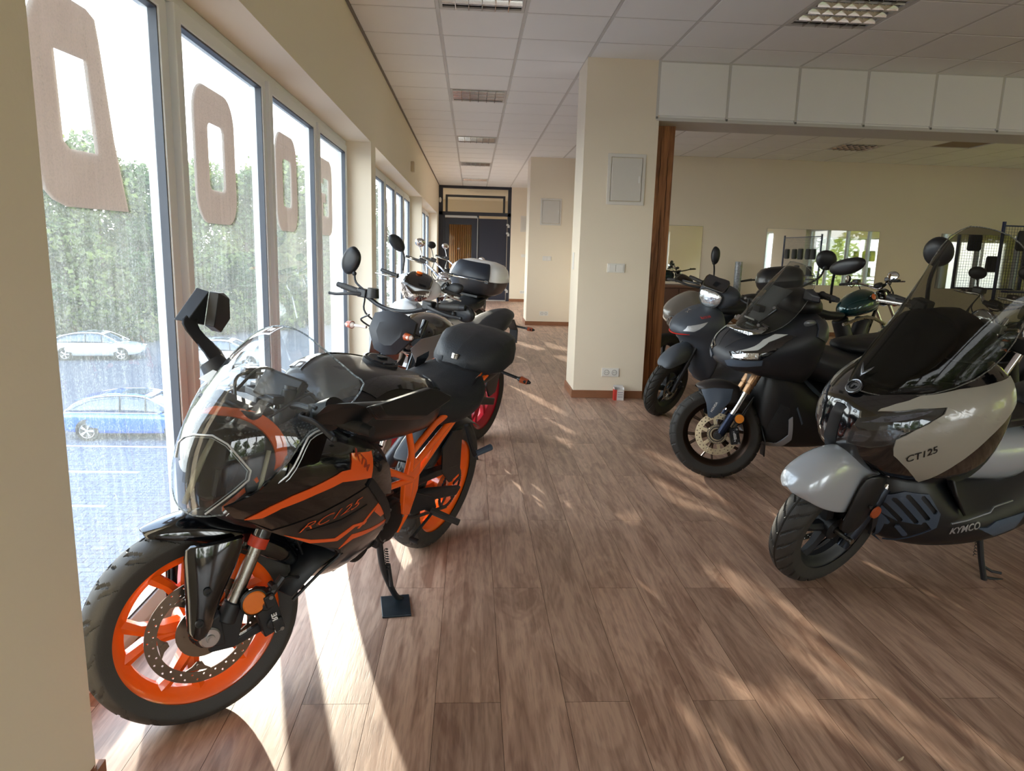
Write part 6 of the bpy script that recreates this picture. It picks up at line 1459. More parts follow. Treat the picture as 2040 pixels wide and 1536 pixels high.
# body behind
lst = [(1.33, [(0, .28), (.05, .28), (.08, .36), (.09, .52), (.07, .68), (0, .72)]),
    (1.26, [(0, .22), (.12, .22), (.17, .32), (.185, .52), (.16, .70), (0, .76)]),
    (1.12, [(0, .205), (.15, .205), (.21, .30), (.225, .50), (.19, .66), (0, .74)]),
    (.95, [(0, .20), (.16, .20), (.24, .28), (.25, .42), (.17, .50), (0, .66)]),
    (.75, [(0, .20), (.16, .20), (.245, .30), (.255, .43), (.18, .56), (0, .68)]),
    (.50, [(0, .26), (.14, .27), (.21, .40), (.225, .54), (.17, .68), (0, .72)])]
MB().body(lst).build('lower_body', blk, ad, sub=2); lb2 = tmp_bvh(lst)
m = MB(); m.body([(1.08, [(0, .66), (.10, .67), (.15, .72), (.15, .80), (.10, .86), (0, .88)]), (.90, [(0, .60), (.14, .61), (.20, .68), (.20, .76), (.14, .82), (0, .84)]), (.70, [(0, .58), (.14, .59), (.21, .66), (.21, .74), (.15, .78), (0, .80)]), (.45, [(0, .56), (.15, .57), (.22, .64), (.22, .73), (.15, .79), (0, .80)]), (.1, [(0, .62), (.15, .63), (.21, .69), (.21, .77), (.15, .83), (0, .85)]), (-.3, [(0, .74), (.09, .75), (.13, .79), (.12, .85), (.08, .89), (0, .90)]), (-.46, [(0, .84), (.03, .84), (.05, .86), (.04, .89), (.02, .90), (0, .91)])])
m.build('centre_body', mblk, ad, sub=2)
for sd__ in (1, -1): skin(lb2, P_([(1.27, .40), (1.24, .52), (1.19, .50), (1.17, .33), (1.22, .25), (1.28, .27)]), .006, .006, side=sd__).build('radiator_cover', mat('honeycomb', (32, 34, 36), .6, bump=1, bscale=80), ad, smooth=40)
for sd__ in (1, -1): skin(lb2, P_([(1.30, .27), (1.235, .235), (1.16, .245), (1.13, .30), (1.165, .45), (1.185, .43), (1.16, .33), (1.20, .265), (1.26, .265)]), .011, .008, side=sd__).build('grey_radiator_edge', silver, ad, smooth=50)
for poly in ([(1.10, .70), (.98, .60), (.93, .55), (.95, .54), (1.0, .575), (1.12, .68)], [(1.15, .50), (1.10, .40), (1.095, .41), (1.145, .51)]):
    for sd__ in (1, -1): skin(lb2, P_(poly), .008, .004, side=sd__, res=.02).build('body_crease', mgry, ad, smooth=50)
for sd__ in (1, -1): skin(lb2, P_([(1.0, .52), (.96, .44), (.84, .40), (.80, .50), (.90, .55)]), .012, .008, side=sd__).build('grey_knee_panel', mgry, ad, smooth=50)
m = MB(); m.body([(.80, [(0, .78), (.07, .79), (.10, .82), (.08, .86), (0, .87)]), (.50, [(0, .78), (.15, .79), (.18, .82), (.15, .86), (0, .87)]), (.18, [(0, .80), (.16, .81), (.19, .85), (.16, .88), (0, .89)]), (.08, [(0, .83), (.15, .85), (.18, .90), (.15, .94), (0, .95)]), (-.28, [(0, .88), (.09, .89), (.12, .93), (.09, .97), (0, .98)])]); m.build('seat', seat_m, ad, sub=2)
tyre(W3, .277, .200, .118, ad, SA, 'block', name='front_tyre', seg=300)
bronze = mat('dark_bronze', (66, 52, 44), .35, .8)
rim(W3, .277, .20, .094, ad, bronze, SA, 'thin', 6, name='front_rim')
disc(W3, .277, .062, .128, .092, ad, SA, mat('disc_pale', (206, 190, 160), .32, 1.0, var=.08, scale=40), 24, 2, carriers=6, hr=.004); tone_ring(W3, .277, .066, .052, ad, SA)
for s in (1, -1):
    d = V((-math.sin(R(26.5)), 0, math.cos(R(26.5)))); a = V((W3 - .01, s * .10, .277))
    m = MB(SA); m.cyl(a + d * .1, a + d * .36, .0165, 22); m.build('fork_tube', chrome, ad)
    m = MB(SA); m.tube([a - d * .01, a + d * .02, a + d * .145], [.020, .027, .025], 20); m.build('fork_slider', mat('slider_navy', (30, 38, 60), .25, .6), ad)
    m = MB(SA); m.tube([a + d * .295, a + d * .345, a + d * .347, a + d * .352, a + d * .354, a + d * .45], [.0245, .0245, .022, .022, .027, .027], 24); m.build('gold_fork_cap', gold, ad)
m = MB(SA); m.lathe([(0, .012), (.014, .012), (.016, 0), (.027, 0), (.027, -.02)], (W3, .118, .277), (0, 1, 0), 24); m.build('axle_nut', dsteel, ad)
caliper(W3 - .10, .085, .277, R(-78), ad, SA, blk_satin, .10, .055, 'NISSIN')
m = MB(SA); m.lathe([(0, .003), (.026, .003), (.028, -.004), (0, -.008)], (W3 - .115, .118, .385), (0, 1, 0), 32); rf = m.build('reflector', mat('reflector_bright', (250, 150, 40), .25, coat=.5, bump=.5, bscale=700), ad)
m = MB(SA); m.lathe([(.0275, .004), (.033, .002), (.033, -.008), (0, -.008)], (W3 - .115, .116, .385), (0, 1, 0), 32); m.build('reflector_rim', blk, ad)
m = MB(SA); m.tube([(W3 - .10, .09, .33), (W3 - .15, .09, .42), (W3 - .19, .08, .50)], .005, 8, smooth=4); m.tube([(W3 - .08, .095, .33), (W3 - .135, .095, .42), (W3 - .19, .10, .52)], .004, 8, smooth=4); m.build('brake_hose', blk, ad)
fs = []
for x, z, w_, lo in ((1.66, .565, .05, .02), (1.635, .585, .085, .05), (1.58, .605, .092, .11), (1.52, .610, .092, .16), (1.46, .600, .088, .14), (1.40, .57, .07, .09)):
    fs.append([(x - .01, -w_, z - lo), (x, -w_, z - lo * .3), (x, -w_ * .55, z - .004), (x, 0, z), (x, w_ * .55, z - .004), (x, w_, z - lo * .3), (x - .01, w_, z - lo)])
m = MB(SA); m.loft(fs, closed=False); m.build('front_fender', mat('fender_brown_black', (50, 46, 46), .4), ad, sub=1, solid=.005)
for s in (1, -1):
    m = MB(SA); m.loft([[(1.635, s * .090, .545), (1.56, s * .104, .56), (1.45, s * .10, .56)], [(1.60, s * .098, .465), (1.55, s * .110, .47), (1.46, s * .106, .49)], [(1.585, s * .102, .385), (1.565, s * .110, .375), (1.53, s * .108, .40)]], closed=False); fp = m.build('fender_side', mgry, ad, solid=.006, bevel=.003)
    t_ = text_mb('HONDA', .018, .001, SA @ frame_m((1.555, s * .1125, .445), (-.45 * 1, 0, .9), (.9 * 1, 0, .45)) if s == 1 else SA @ frame_m((1.555, -.1125, .445), (.45, 0, -.9), (.9, 0, .45)), bold=.0004); t_.build('fender_lettering', mat('white_print', (225, 225, 225), .5), fp, smooth=0)
m = MB(SA); m.loft([[(1.262, -.05, .34), (1.25, 0, .35), (1.262, .05, .34)], [(1.235, -.06, .25), (1.222, 0, .25), (1.235, .06, .25)], [(1.235, -.055, .16), (1.222, 0, .155), (1.235, .055, .16)]], closed=False); m.build('rear_mud_flap', blk, ad, solid=.006)
tyre(0, .28, .185, .14, ad, None, 'block', name='rear_tyre', seg=160); rim(0, .28, .185, .11, ad, bronze, None, 'thin', 6, name='rear_rim')
m = MB(); m.bx((.05, -.12, .22), (.45, .14, .42)); m.build('engine', mat('engine_black', (30, 30, 32), .45, .6), ad, bevel=.02)
m = MB(); m.tube([(.86, .16, .25), (.835, .19, .14), (.80, .215, .035)], .012, 10); m.box((.79, .22, .03), (.07, .03, .012)); m.build('side_stand', blk_satin, ad)

# ---------------------------------------------------------------- small matt grey scooter beside the post
pe = bike_root('small_scooter', 'small matt grey scooter with a round-cornered headlight beside the timber post', 'scooter', (2.83, 6.36), 205, 8)
SP = steer_m(1.30, .08, R(26), R(16)); W4 = 1.34
slate = mat('slate_matt_paint', (76, 82, 92), .45, .2)
pst = [(1.33, [(0, .72), (.05, .72), (.07, .735), (.065, .76), (.04, .785), (0, .79)]),
    (1.27, [(0, .70), (.10, .70), (.15, .735), (.15, .79), (.10, .84), (0, .85)]),
    (1.17, [(0, .64), (.12, .65), (.185, .74), (.19, .83), (.13, .89), (0, .90)]),
    (1.07, [(0, .42), (.13, .44), (.205, .66), (.21, .84), (.15, .93), (0, .95)]),
    (.99, [(0, .30), (.15, .31), (.215, .56), (.215, .82), (.15, .94), (0, .97)]),
    (.93, [(0, .28), (.15, .29), (.20, .55), (.20, .82), (.14, .93), (0, .96)])]
MB().body(pst).build('front_apron', slate, pe, sub=2); pb_ = tmp_bvh(pst)
for sd__ in (1, -1): skin(pb_, P_([(1.312, .757), (1.286, .800), (1.147, .847), (1.188, .810), (1.25, .765)]), .005, .005, side=sd__, res=.02).build('side_light', mat('side_light_clear', (205, 210, 215), .15, .5, bump=1, bscale=200), pe, smooth=60)
m = MB(); m.tube([(1.27, -.12, .735), (1.325, -.06, .725), (1.34, 0, .722), (1.325, .06, .725), (1.27, .12, .735)], .008, 8, smooth=4, flat=(1, .6)); m.build('red_lip', mat('red_trim', (216, 40, 30), .3), pe)
text_skin(pb_, 'BLACK LINE', (1.184, .867), (1.109, .887), .018, .005, .2).build('red_lettering', mat('red_trim', (216, 40, 30), .3), pe, smooth=0)
m = MB()
for pts in ([(1.232, -.012, .875), (1.222, .0, .885), (1.214, .010, .90)], [(1.222, .0, .885), (1.230, .014, .876)], [(1.214, .010, .90), (1.206, -.006, .905), (1.20, -.014, .898)], [(1.214, .01, .90), (1.20, .018, .905)]): m.tube([V(p) + V((.004, 0, .014)) for p in pts], .0028, 6, smooth=3)
m.build('lion_badge', chrome, pe)
# handlebar head with headlight
m = MB(SP); m.body([(1.03, [(0, .93), (.08, .94), (.12, .98), (.125, 1.05), (.08, 1.09), (0, 1.10)]), (.98, [(0, .93), (.12, .95), (.16, 1.0), (.165, 1.07), (.12, 1.11), (0, 1.12)]), (.90, [(0, .97), (.15, .99), (.20, 1.03), (.19, 1.09), (.13, 1.13), (0, 1.14)]), (.84, [(0, 1.0), (.12, 1.01), (.17, 1.05), (.16, 1.09), (.10, 1.13), (0, 1.13)])]); m.build('handlebar_cover', slate, pe, sub=2)
pol = [(1.055, -.105, 1.06), (1.062, -.05, 1.085), (1.065, 0, 1.088), (1.062, .05, 1.085), (1.055, .105, 1.06), (1.055, .10, 1.005), (1.058, .06, .955), (1.06, 0, .94), (1.058, -.06, .955), (1.055, -.10, 1.005)]
m = MB(SP); m.loft([[(x - .05, y * .95, z) for x, y, z in pol], pol, [(x + .012, y * .8, 1.01 + (z - 1.01) * .8) for x, y, z in pol], [(x + .018, y * .3, 1.01 + (z - 1.01) * .3) for x, y, z in pol]]); hl = m.build('headlight', mat('headlight_facets', (200, 205, 208), .12, .85, bump=1.0, bscale=60), pe, smooth=50)
m = MB(SP); m.tube([V(p) + V((-.004, 0, 0)) for p in pol] + [V(pol[0])], .006, 8, smooth=2); m.build('headlight_rim', blk_satin, hl)
m = MB(SP); m.loft([[(1.05, -.12, 1.075), (1.07, 0, 1.095), (1.05, .12, 1.075)], [(1.02, -.125, 1.14), (1.04, 0, 1.15), (1.02, .125, 1.14)], [(.985, -.12, 1.21), (1.01, 0, 1.185), (.985, .12, 1.21)]], closed=False); m.build('fly_screen', blk_gloss, pe, sub=1, solid=.005)
for s in (1, -1): grip((.90, s * .19, 1.08), (.86, s * .33, 1.08), pe, SP, .017); lever([(.93, s * .2, 1.07), (.96, s * .26, 1.065), (.94, s * .36, 1.05)], pe, SP)
mirror_part((.68, -.36, 1.325), .036, .085, R(-5), R(60), pe, None, [(.69, -.35, 1.245), (.72, -.30, 1.19), (.83, -.17, 1.11)], .007, .03, shape='leaf')
m = MB(); m.body([(1.0, [(0, .26), (.14, .26), (.19, .29), (.19, .33), (.12, .35), (0, .36)]), (.6, [(0, .26), (.16, .26), (.22, .30), (.22, .34), (.14, .36), (0, .37)]), (.5, [(0, .26), (.14, .27), (.20, .38), (.20, .56), (.15, .70), (0, .72)]), (.1, [(0, .40), (.14, .41), (.20, .50), (.20, .64), (.15, .74), (0, .76)]), (-.3, [(0, .60), (.08, .61), (.12, .66), (.11, .74), (.08, .80), (0, .81)])]); m.build('rear_body', slate, pe, sub=2)
m = MB(); m.body([(.60, [(0, .72), (.07, .72), (.10, .75), (.08, .78), (0, .79)]), (.3, [(0, .73), (.14, .74), (.17, .78), (.14, .82), (0, .83)]), (-.3, [(0, .79), (.10, .80), (.12, .83), (.10, .86), (0, .87)])]); m.build('seat', seat_m, pe, sub=2)
tyre(W4, .262, .165, .10, pe, SP, 'rain', name='front_tyre', seg=260); rim(W4, .262, .165, .075, pe, blk_satin, SP, 'five', 5, name='front_rim')
disc(W4, .262, .05, .10, .075, pe, SP, steel, 18, 1); caliper(W4 - .06, .07, .31, R(-50), pe, SP, blk_satin, .08, .045)
for s in (1, -1):
    d = V((-math.sin(R(26)), 0, math.cos(R(26)))); a = V((W4, s * .072, .262)); m = MB(SP); m.tube([a - d * .02, a + d * .26, a + d * .26, a + d * .46], [.020, .020, .014, .014], 14); m.build('fork_tube', dsteel, pe)
fs = []
for x, z, w_, lo in ((1.49, .475, .035, .015), (1.475, .52, .065, .05), (1.44, .565, .075, .09), (1.38, .61, .078, .12), (1.30, .64, .076, .14), (1.20, .65, .07, .14)):
    fs.append([(x - .01, -w_, z - lo), (x, -w_, z - lo * .3), (x, -w_ * .5, z - .006), (x, 0, z), (x, w_ * .5, z - .006), (x, w_, z - lo * .3), (x - .01, w_, z - lo)])
m = MB(SP); m.loft(fs, closed=False); m.build('front_fender', mat('fender_slate', (84, 90, 98), .5, .1), pe, sub=2, solid=.005)
tyre(0, .25, .165, .11, pe, None, 'rain', name='rear_tyre', det=0); rim(0, .25, .165, .08, pe, blk_satin, None, 'five', 5, name='rear_rim')

# ================================================================ the other machines of the two rows
def pipe(r, pts, rad, nm, mt, sm=4, n=8, xf=None):
    m = MB(xf); m.tube(pts, rad, n, smooth=sm); return m.build(nm, mt, r)
def wheel(r, x, rad, rr_, wd, rim_m, xf=None, style='road', kind='y', n=5, det=0, disc_s=1, front=True):
    nm = 'front' if front else 'rear'
    tyre(x, rad, rr_, wd, r, xf, style, name=nm + '_tyre', det=det, seg=200); rim(x, rad, rr_, wd * .78, r, rim_m, xf, kind, n, name=nm + '_rim')
    if disc_s: disc(x, rad, .062 * disc_s, .13 if front else .10, .09 if front else .07, r, xf, steel, 18, 2, s=disc_s)
def fork_pair(r, x, rad, xf, rake, L, m1, m2, yo=.10):
    for s in (1, -1):
        d = V((-math.sin(rake), 0, math.cos(rake))); a = V((x, s * yo, rad))
        m = MB(xf); m.cyl(a, a + d * L, .018, 14); m.build('fork_tube', m1, r)
        m = MB(xf); m.tube([a - d * .03, a + d * .03, a + d * .30], [.022, .028, .026], 14); m.build('fork_slider', m2, r)

# ---------------------------------------------------------------- naked bike with a flat black mask, second from the front
du = bike_root('naked_motorcycle', 'black naked motorcycle with a flat black mask and red rear wheel behind the orange bike', 'motorcycle', (.02, 4.93), 244, 8)
red_rim = mat('red_rim_paint', (186, 34, 52), .3, coat=.5)
SD = steer_m(1.36, .1, R(24), R(-6)); SDM = steer_m(1.36, .1, R(24), R(10))
wheel(du, 1.36, .31, .219, .115, red_rim, SD, det=1); wheel(du, 0, .315, .219, .15, red_rim, None, det=1, front=False, disc_s=-1)
fork_pair(du, 1.36, .31, SD, R(24), .72, blk_gloss, steel)
m = MB(M.Translation((-.06, 0, .165)) @ M.Diagonal((1, 1, .82, 1)) @ SDM)   # number-plate style mask
mk = [(1.598,0.12,1.049),(1.358,0.02,1.035),(0.839,-0.12,0.908),(0.766,-0.13,0.855),(0.948,-0.07,0.803),(1.23,0,0.828),(1.439,0.07,0.896)]
mkc = [V((1.42, 0, 0)) + V((0, p[1], p[2])) for p in mk]
pl = [(1.40, .115, 1.02), (1.41, .04, 1.06), (1.41, -.04, 1.06), (1.40, -.115, 1.02), (1.43, -.12, .92), (1.455, -.06, .81), (1.46, 0, .79), (1.455, .06, .81), (1.43, .12, .92)]
m.loft([[V(p) for p in pl], [V(p) * 1 + V((-.03, 0, -.006)) for p in pl]]); m.loft([[V(p) for p in pl][::-1], [V((1.445, 0, .93)) + (V(p) - V((1.43, 0, .93))) * .55 + V((.012, 0, 0)) for p in pl][::-1]])
m.build('headlight_mask', mat('mask_black', (20, 22, 30), .55), du, smooth=25)
pipe(du, [(1.20, -.38, 1.09), (1.20, -.24, 1.07), (1.22, -.08, 1.02), (1.22, .08, 1.02), (1.20, .24, 1.07), (1.20, .38, 1.09)], .012, 'handlebar', blk_satin, 4, 10, SD)
for s in (1, -1):
    grip((1.20, s * .26, 1.075), (1.195, s * .39, 1.09), du, SD, .018); lever([(1.235, s * .22, 1.07), (1.27, s * .28, 1.065), (1.265, s * .36, 1.05), (1.245, s * .43, 1.045)], du, SD, .006)
    m = MB(SD); m.box((1.215, s * .215, 1.075), (.05, .06, .045)); m.build('switch_block', blk, du, bevel=.006)
    indicator((1.34, s * .08, .92), (1.34, s * .19, .915), du, SD, .024, .06, mat('indicator_clear', (215, 200, 190), .2, coat=.6))
mirror_part((1.17, -.35, 1.245), .050, .085, R(0), R(10), du, SD, [(1.175, -.325, 1.165), (1.185, -.30, 1.12), (1.20, -.22, 1.085)], .006, .025, roll=R(-25), shape='leaf')
mirror_part((1.16, .40, 1.06), .07, .045, R(8), R(-12), du, SD, [(1.17, .34, 1.05), (1.19, .28, 1.06), (1.20, .20, 1.075)], .006, .025)
m = MB(SD); m.lathe([(0, .05), (.03, .05), (.035, 0), (.0, 0)], (1.22, -.15, 1.06), (0, 0, 1), 16); m.build('brake_reservoir', blk, du)
m = MB(); m.body([(1.20, [(0, .78), (.06, .79), (.09, .84), (.08, .90), (0, .92)]), (1.02, [(0, .74), (.14, .76), (.20, .84), (.17, .94), (.08, .98), (0, .99)]), (.80, [(0, .72), (.15, .74), (.19, .83), (.16, .94), (.08, .985), (0, 1.0)]), (.58, [(0, .70), (.11, .72), (.14, .80), (.12, .87), (.06, .90), (0, .91)])]); m.build('fuel_tank', blk_gloss, du, sub=2)
m = MB()
for s in (1, -1): m.loft([[(1.25, s * .12, .84), (1.22, s * .16, .90), (1.20, s * .16, .72)], [(1.05, s * .22, .80), (1.02, s * .215, .93), (1.0, s * .19, .62)], [(.86, s * .20, .74), (.84, s * .19, .86), (.84, s * .18, .66)]], closed=True)
m.build('tank_wings', mat('wing_white_grey', (150, 152, 156), .3, .2), du, bevel=.004)
m = MB(); m.body([(.62, [(0, .72), (.10, .73), (.13, .78), (.11, .84), (0, .87)]), (.35, [(0, .70), (.14, .71), (.17, .76), (.15, .81), (0, .83)]), (.12, [(0, .74), (.13, .75), (.15, .80), (.13, .84), (0, .86)]), (-.05, [(0, .82), (.11, .83), (.13, .87), (.11, .91), (0, .93)]), (-.33, [(0, .88), (.06, .88), (.08, .91), (.06, .94), (0, .95)])]); m.build('seat', seat_m, du, sub=2)
m = MB(); m.body([(.1, [(0, .72), (.10, .73), (.13, .77), (.11, .82), (0, .83)]), (-.36, [(0, .84), (.05, .85), (.07, .87), (.06, .89), (0, .90)])]); m.build('tail_fairing', blk, du, sub=1)
m = MB(); m.bx((.55, -.13, .28), (.92, .13, .50)); m.bx((.70, -.09, .48), (.90, .09, .74)); m.cyl((.65, -.15, .40), (.65, .15, .40), .085, 24); m.build('engine', mat('engine_black', (30, 30, 32), .45, .6), du, bevel=.01)
for s in (1, -1):
    for pts in ([(1.12, s * .05, .85), (.85, s * .14, .72), (.55, s * .15, .55)], [(1.08, s * .05, .68), (.80, s * .14, .60), (.55, s * .15, .52)], [(.56, s * .14, .62), (.1, s * .12, .78)]): pipe(du, pts, .013, 'frame_tube', orange, 0, 10)
    m = MB(); m.loft([[(.55, s * .10, .40), (.55, s * .13, .40), (.55, s * .13, .46), (.55, s * .10, .46)], [(0, s * .11, .29), (0, s * .13, .29), (0, s * .13, .34), (0, s * .11, .34)]]); m.build('swingarm', blk_satin, du, bevel=.005)
    indicator((-.42, s * .03, .80), (-.42, s * .15, .80), du, None, .018)
m = MB(); m.loft([[(-.30, -.05, .86), (-.30, .05, .86), (-.33, .05, .86), (-.33, -.05, .86)], [(-.47, -.03, .76), (-.47, .03, .76), (-.49, .03, .76), (-.49, -.03, .76)], [(-.50, -.03, .66), (-.50, .03, .66), (-.51, .03, .66), (-.51, -.03, .66)]]); m.build('plate_holder', blk, du)
m = MB(); m.slab([(-.05, .12, .52), (.02, .12, .62), (.12, .12, .60), (.16, .12, .45), (.08, .12, .36), (-.02, .12, .38)], .015, (0, 1, 0)); m.build('chain_plate', dsteel, du, bevel=.004)
pipe(du, [(.70, -.12, .30), (.40, -.15, .24), (.15, -.18, .32), (-.10, -.20, .42)], .035, 'exhaust', dsteel)
pipe(du, [(.52, .15, .32), (.48, .21, .16), (.44, .25, .035)], .012, 'side_stand', blk_satin)
m = MB(SD); fs = []
for k in range(7):
    a = R(-50 + 90 * k / 6); fs.append([(1.36 + .335 * math.sin(a), y, .31 + (.335 - abs(y) * .3) * math.cos(a)) for y in (-.07, -.035, 0, .035, .07)])
m.loft(fs, closed=False); m.build('front_fender', blk, du, solid=.005)
for k, pts in enumerate(([(1.30, -.10, .98), (1.24, -.20, .93), (1.18, -.10, .88), (1.12, -.02, .90)], [(1.22, .10, 1.0), (1.30, .16, .95), (1.28, .10, .88), (1.18, .04, .86)], [(1.2, -.22, 1.05), (1.27, -.15, .98), (1.20, -.05, .9)])): pipe(du, pts, .005, 'cable', blk, 5, 6, SD)

# ---------------------------------------------------------------- white step-through scooter with handlebar headlight
ws_ = bike_root('white_scooter', 'white and grey scooter with headlight in its handlebar cover and two black mirrors', 'scooter', (-.19, 7.04), 244, 8)
white = mat('pearl_white_paint', (222, 224, 226), .2, coat=.8); lgrey = mat('light_grey_plastic', (150, 152, 156), .35, .3)
SW = steer_m(1.28, .08, R(26), R(20)); 
def white_sc():
    r = ws_
    wheel(r, 1.28, .27, .19, .09, blk_satin, SW, 'rain', 'five', 5, 0); wheel(r, 0, .27, .19, .10, blk_satin, None, 'rain', 'five', 5, 0, 0, False)
    fork_pair(r, 1.28, .27, SW, R(26), .5, dsteel, blk_satin, .07)
    st = [(1.22, [(0, .72), (.05, .72), (.07, .74), (.06, .78), (0, .79)]), (1.16, [(0, .66), (.12, .67), (.17, .74), (.16, .83), (.10, .88), (0, .89)]), (1.06, [(0, .44), (.15, .46), (.22, .66), (.22, .84), (.15, .93), (0, .94)]), (.97, [(0, .32), (.16, .34), (.235, .58), (.23, .82), (.15, .93), (0, .95)]), (.91, [(0, .32), (.15, .34), (.21, .58), (.21, .80), (.14, .91), (0, .93)])]
    MB().body(st).build('front_apron', white, r, sub=2); b = tmp_bvh(st)
    for sd__ in (1, -1): skin(b, P_([(1.17, .72), (1.08, .76), (1.0, .82), (.99, .70), (1.03, .58), (1.10, .62)]), .006, .006, side=sd__).build('dark_side_inlay', blk_gloss, r, smooth=50)
    for sd__ in (1, -1): skin(b, P_([(1.10, .86), (1.02, .90), (.97, .86), (1.03, .80), (1.12, .80)]), .006, .006, side=sd__).build('grey_inlay', lgrey, r, smooth=50)
    m = MB(SW); m.body([(1.07, [(0, .93), (.06, .935), (.09, .97), (.085, 1.01), (.05, 1.04), (0, 1.045)]), (1.01, [(0, .91), (.12, .93), (.165, .985), (.16, 1.04), (.11, 1.085), (0, 1.10)]), (.92, [(0, .94), (.17, .96), (.225, 1.02), (.21, 1.08), (.14, 1.125), (0, 1.14)]), (.84, [(0, .99), (.13, 1.0), (.18, 1.04), (.17, 1.08), (.11, 1.11), (0, 1.12)])]); m.build('handlebar_cover', white, r, sub=2)
    hlp = [(1.085, 0, .925), (1.075, .075, .94), (1.055, .125, .99), (1.045, .13, 1.045), (1.055, .07, 1.035), (1.07, 0, 1.01), (1.055, -.07, 1.035), (1.045, -.13, 1.045), (1.055, -.125, .99), (1.075, -.075, .94)]
    m = MB(SW); m.loft([[V(p) - V((.06, 0, 0)) for p in hlp], [V(p) + V((.028, 0, 0)) for p in hlp], [V((1.108, 0, .98)) + (V(p) - V((1.06, 0, .98))) * .4 for p in hlp]]); m.build('headlight', mat('lamp_contrast', (120, 112, 108), .1, 1.0, bump=1.0, bscale=45), r)
    m = MB(SW); m.loft([[(1.07, -.13, 1.05), (1.098, 0, 1.03), (1.07, .13, 1.05)], [(1.05, -.125, 1.07), (1.065, 0, 1.085), (1.05, .125, 1.07)], [(.98, -.12, 1.125), (.99, 0, 1.145), (.98, .12, 1.125)], [(.90, -.09, 1.14), (.90, 0, 1.16), (.90, .09, 1.14)]], closed=False); m.build('dark_visor', blk_gloss, r, sub=1, solid=.008)
    m = MB(SW); m.ball((.97, -.02, 1.15), (.02, .03, .012)); m.build('orange_marker', mat('marker_orange', (240, 110, 30), .3), r)
    for s in (1, -1):
        grip((.93, s * .20, 1.06), (.90, s * .33, 1.06), r, SW, .017); lever([(.96, s * .2, 1.05), (.99, s * .26, 1.045), (.96, s * .38, 1.03)], r, SW, .005, steel)
    mirror_part((.90, -.30, 1.33), .048, .095, R(-12), R(25), r, SW, [(.895, -.24, 1.29), (.89, -.195, 1.22), (.89, -.18, 1.11)], .008, .03, shape='leaf', roll=R(50))
    mirror_part((.88, .30, 1.10), .048, .10, R(-6), R(-15), r, SW, [(.885, .22, 1.12), (.89, .20, 1.12), (.90, .18, 1.08)], .008, .03, shape='leaf', roll=R(-70))
    m = MB(); m.body([(.98, [(0, .26), (.13, .26), (.18, .29), (.18, .34), (0, .36)]), (.6, [(0, .26), (.16, .26), (.20, .30), (.20, .36), (0, .38)]), (.48, [(0, .26), (.15, .28), (.21, .42), (.20, .58), (.14, .70), (0, .72)]), (.05, [(0, .42), (.15, .43), (.20, .52), (.20, .64), (.14, .73), (0, .75)]), (-.34, [(0, .62), (.08, .63), (.12, .68), (.11, .75), (.08, .79), (0, .80)])]); m.build('rear_body', white, r, sub=2)
    m = MB(); m.body([(.60, [(0, .71), (.08, .71), (.11, .75), (.09, .79), (0, .80)]), (.3, [(0, .72), (.15, .73), (.18, .78), (.15, .83), (0, .85)]), (-.1, [(0, .76), (.15, .77), (.17, .82), (.14, .88), (0, .90)]), (-.4, [(0, .80), (.08, .81), (.10, .85), (.08, .90), (0, .91)])]); m.build('seat', seat_m, r, sub=2)
    m = MB(SW); fs = []
    for x, z, w_, lo in ((1.47, .43, .03, .02), (1.44, .50, .065, .08), (1.36, .565, .075, .12), (1.26, .585, .075, .14), (1.16, .57, .07, .12)): fs.append([(x, -w_, z - lo), (x, -w_ * .9, z - lo * .3), (x, -w_ * .5, z - .006), (x, 0, z), (x, w_ * .5, z - .006), (x, w_ * .9, z - lo * .3), (x, w_, z - lo)])
    m.loft(fs, closed=False); m.build('front_fender', white, r, sub=1, solid=.005)
white_sc()
ws_bpx = None

def luggage(r):
    m = MB(); m.bx((-.42, -.10, .895), (-.10, .10, .915)); m.tube([(-.02, -.12, .84), (-.22, -.15, .90), (-.45, -.10, .905)], .012, 8); m.tube([(-.02, .12, .84), (-.22, .15, .90), (-.45, .10, .905)], .012, 8); m.build('luggage_rack', blk, r)
def top_case(r, label, lid, base_m, pad):
    luggage(r)
    cs = root('top_case', label, 'top case', mw=r.matrix_world @ M.Translation((-.30, 0, .92)))
    case_parts(cs, lid, base_m, pad); return cs

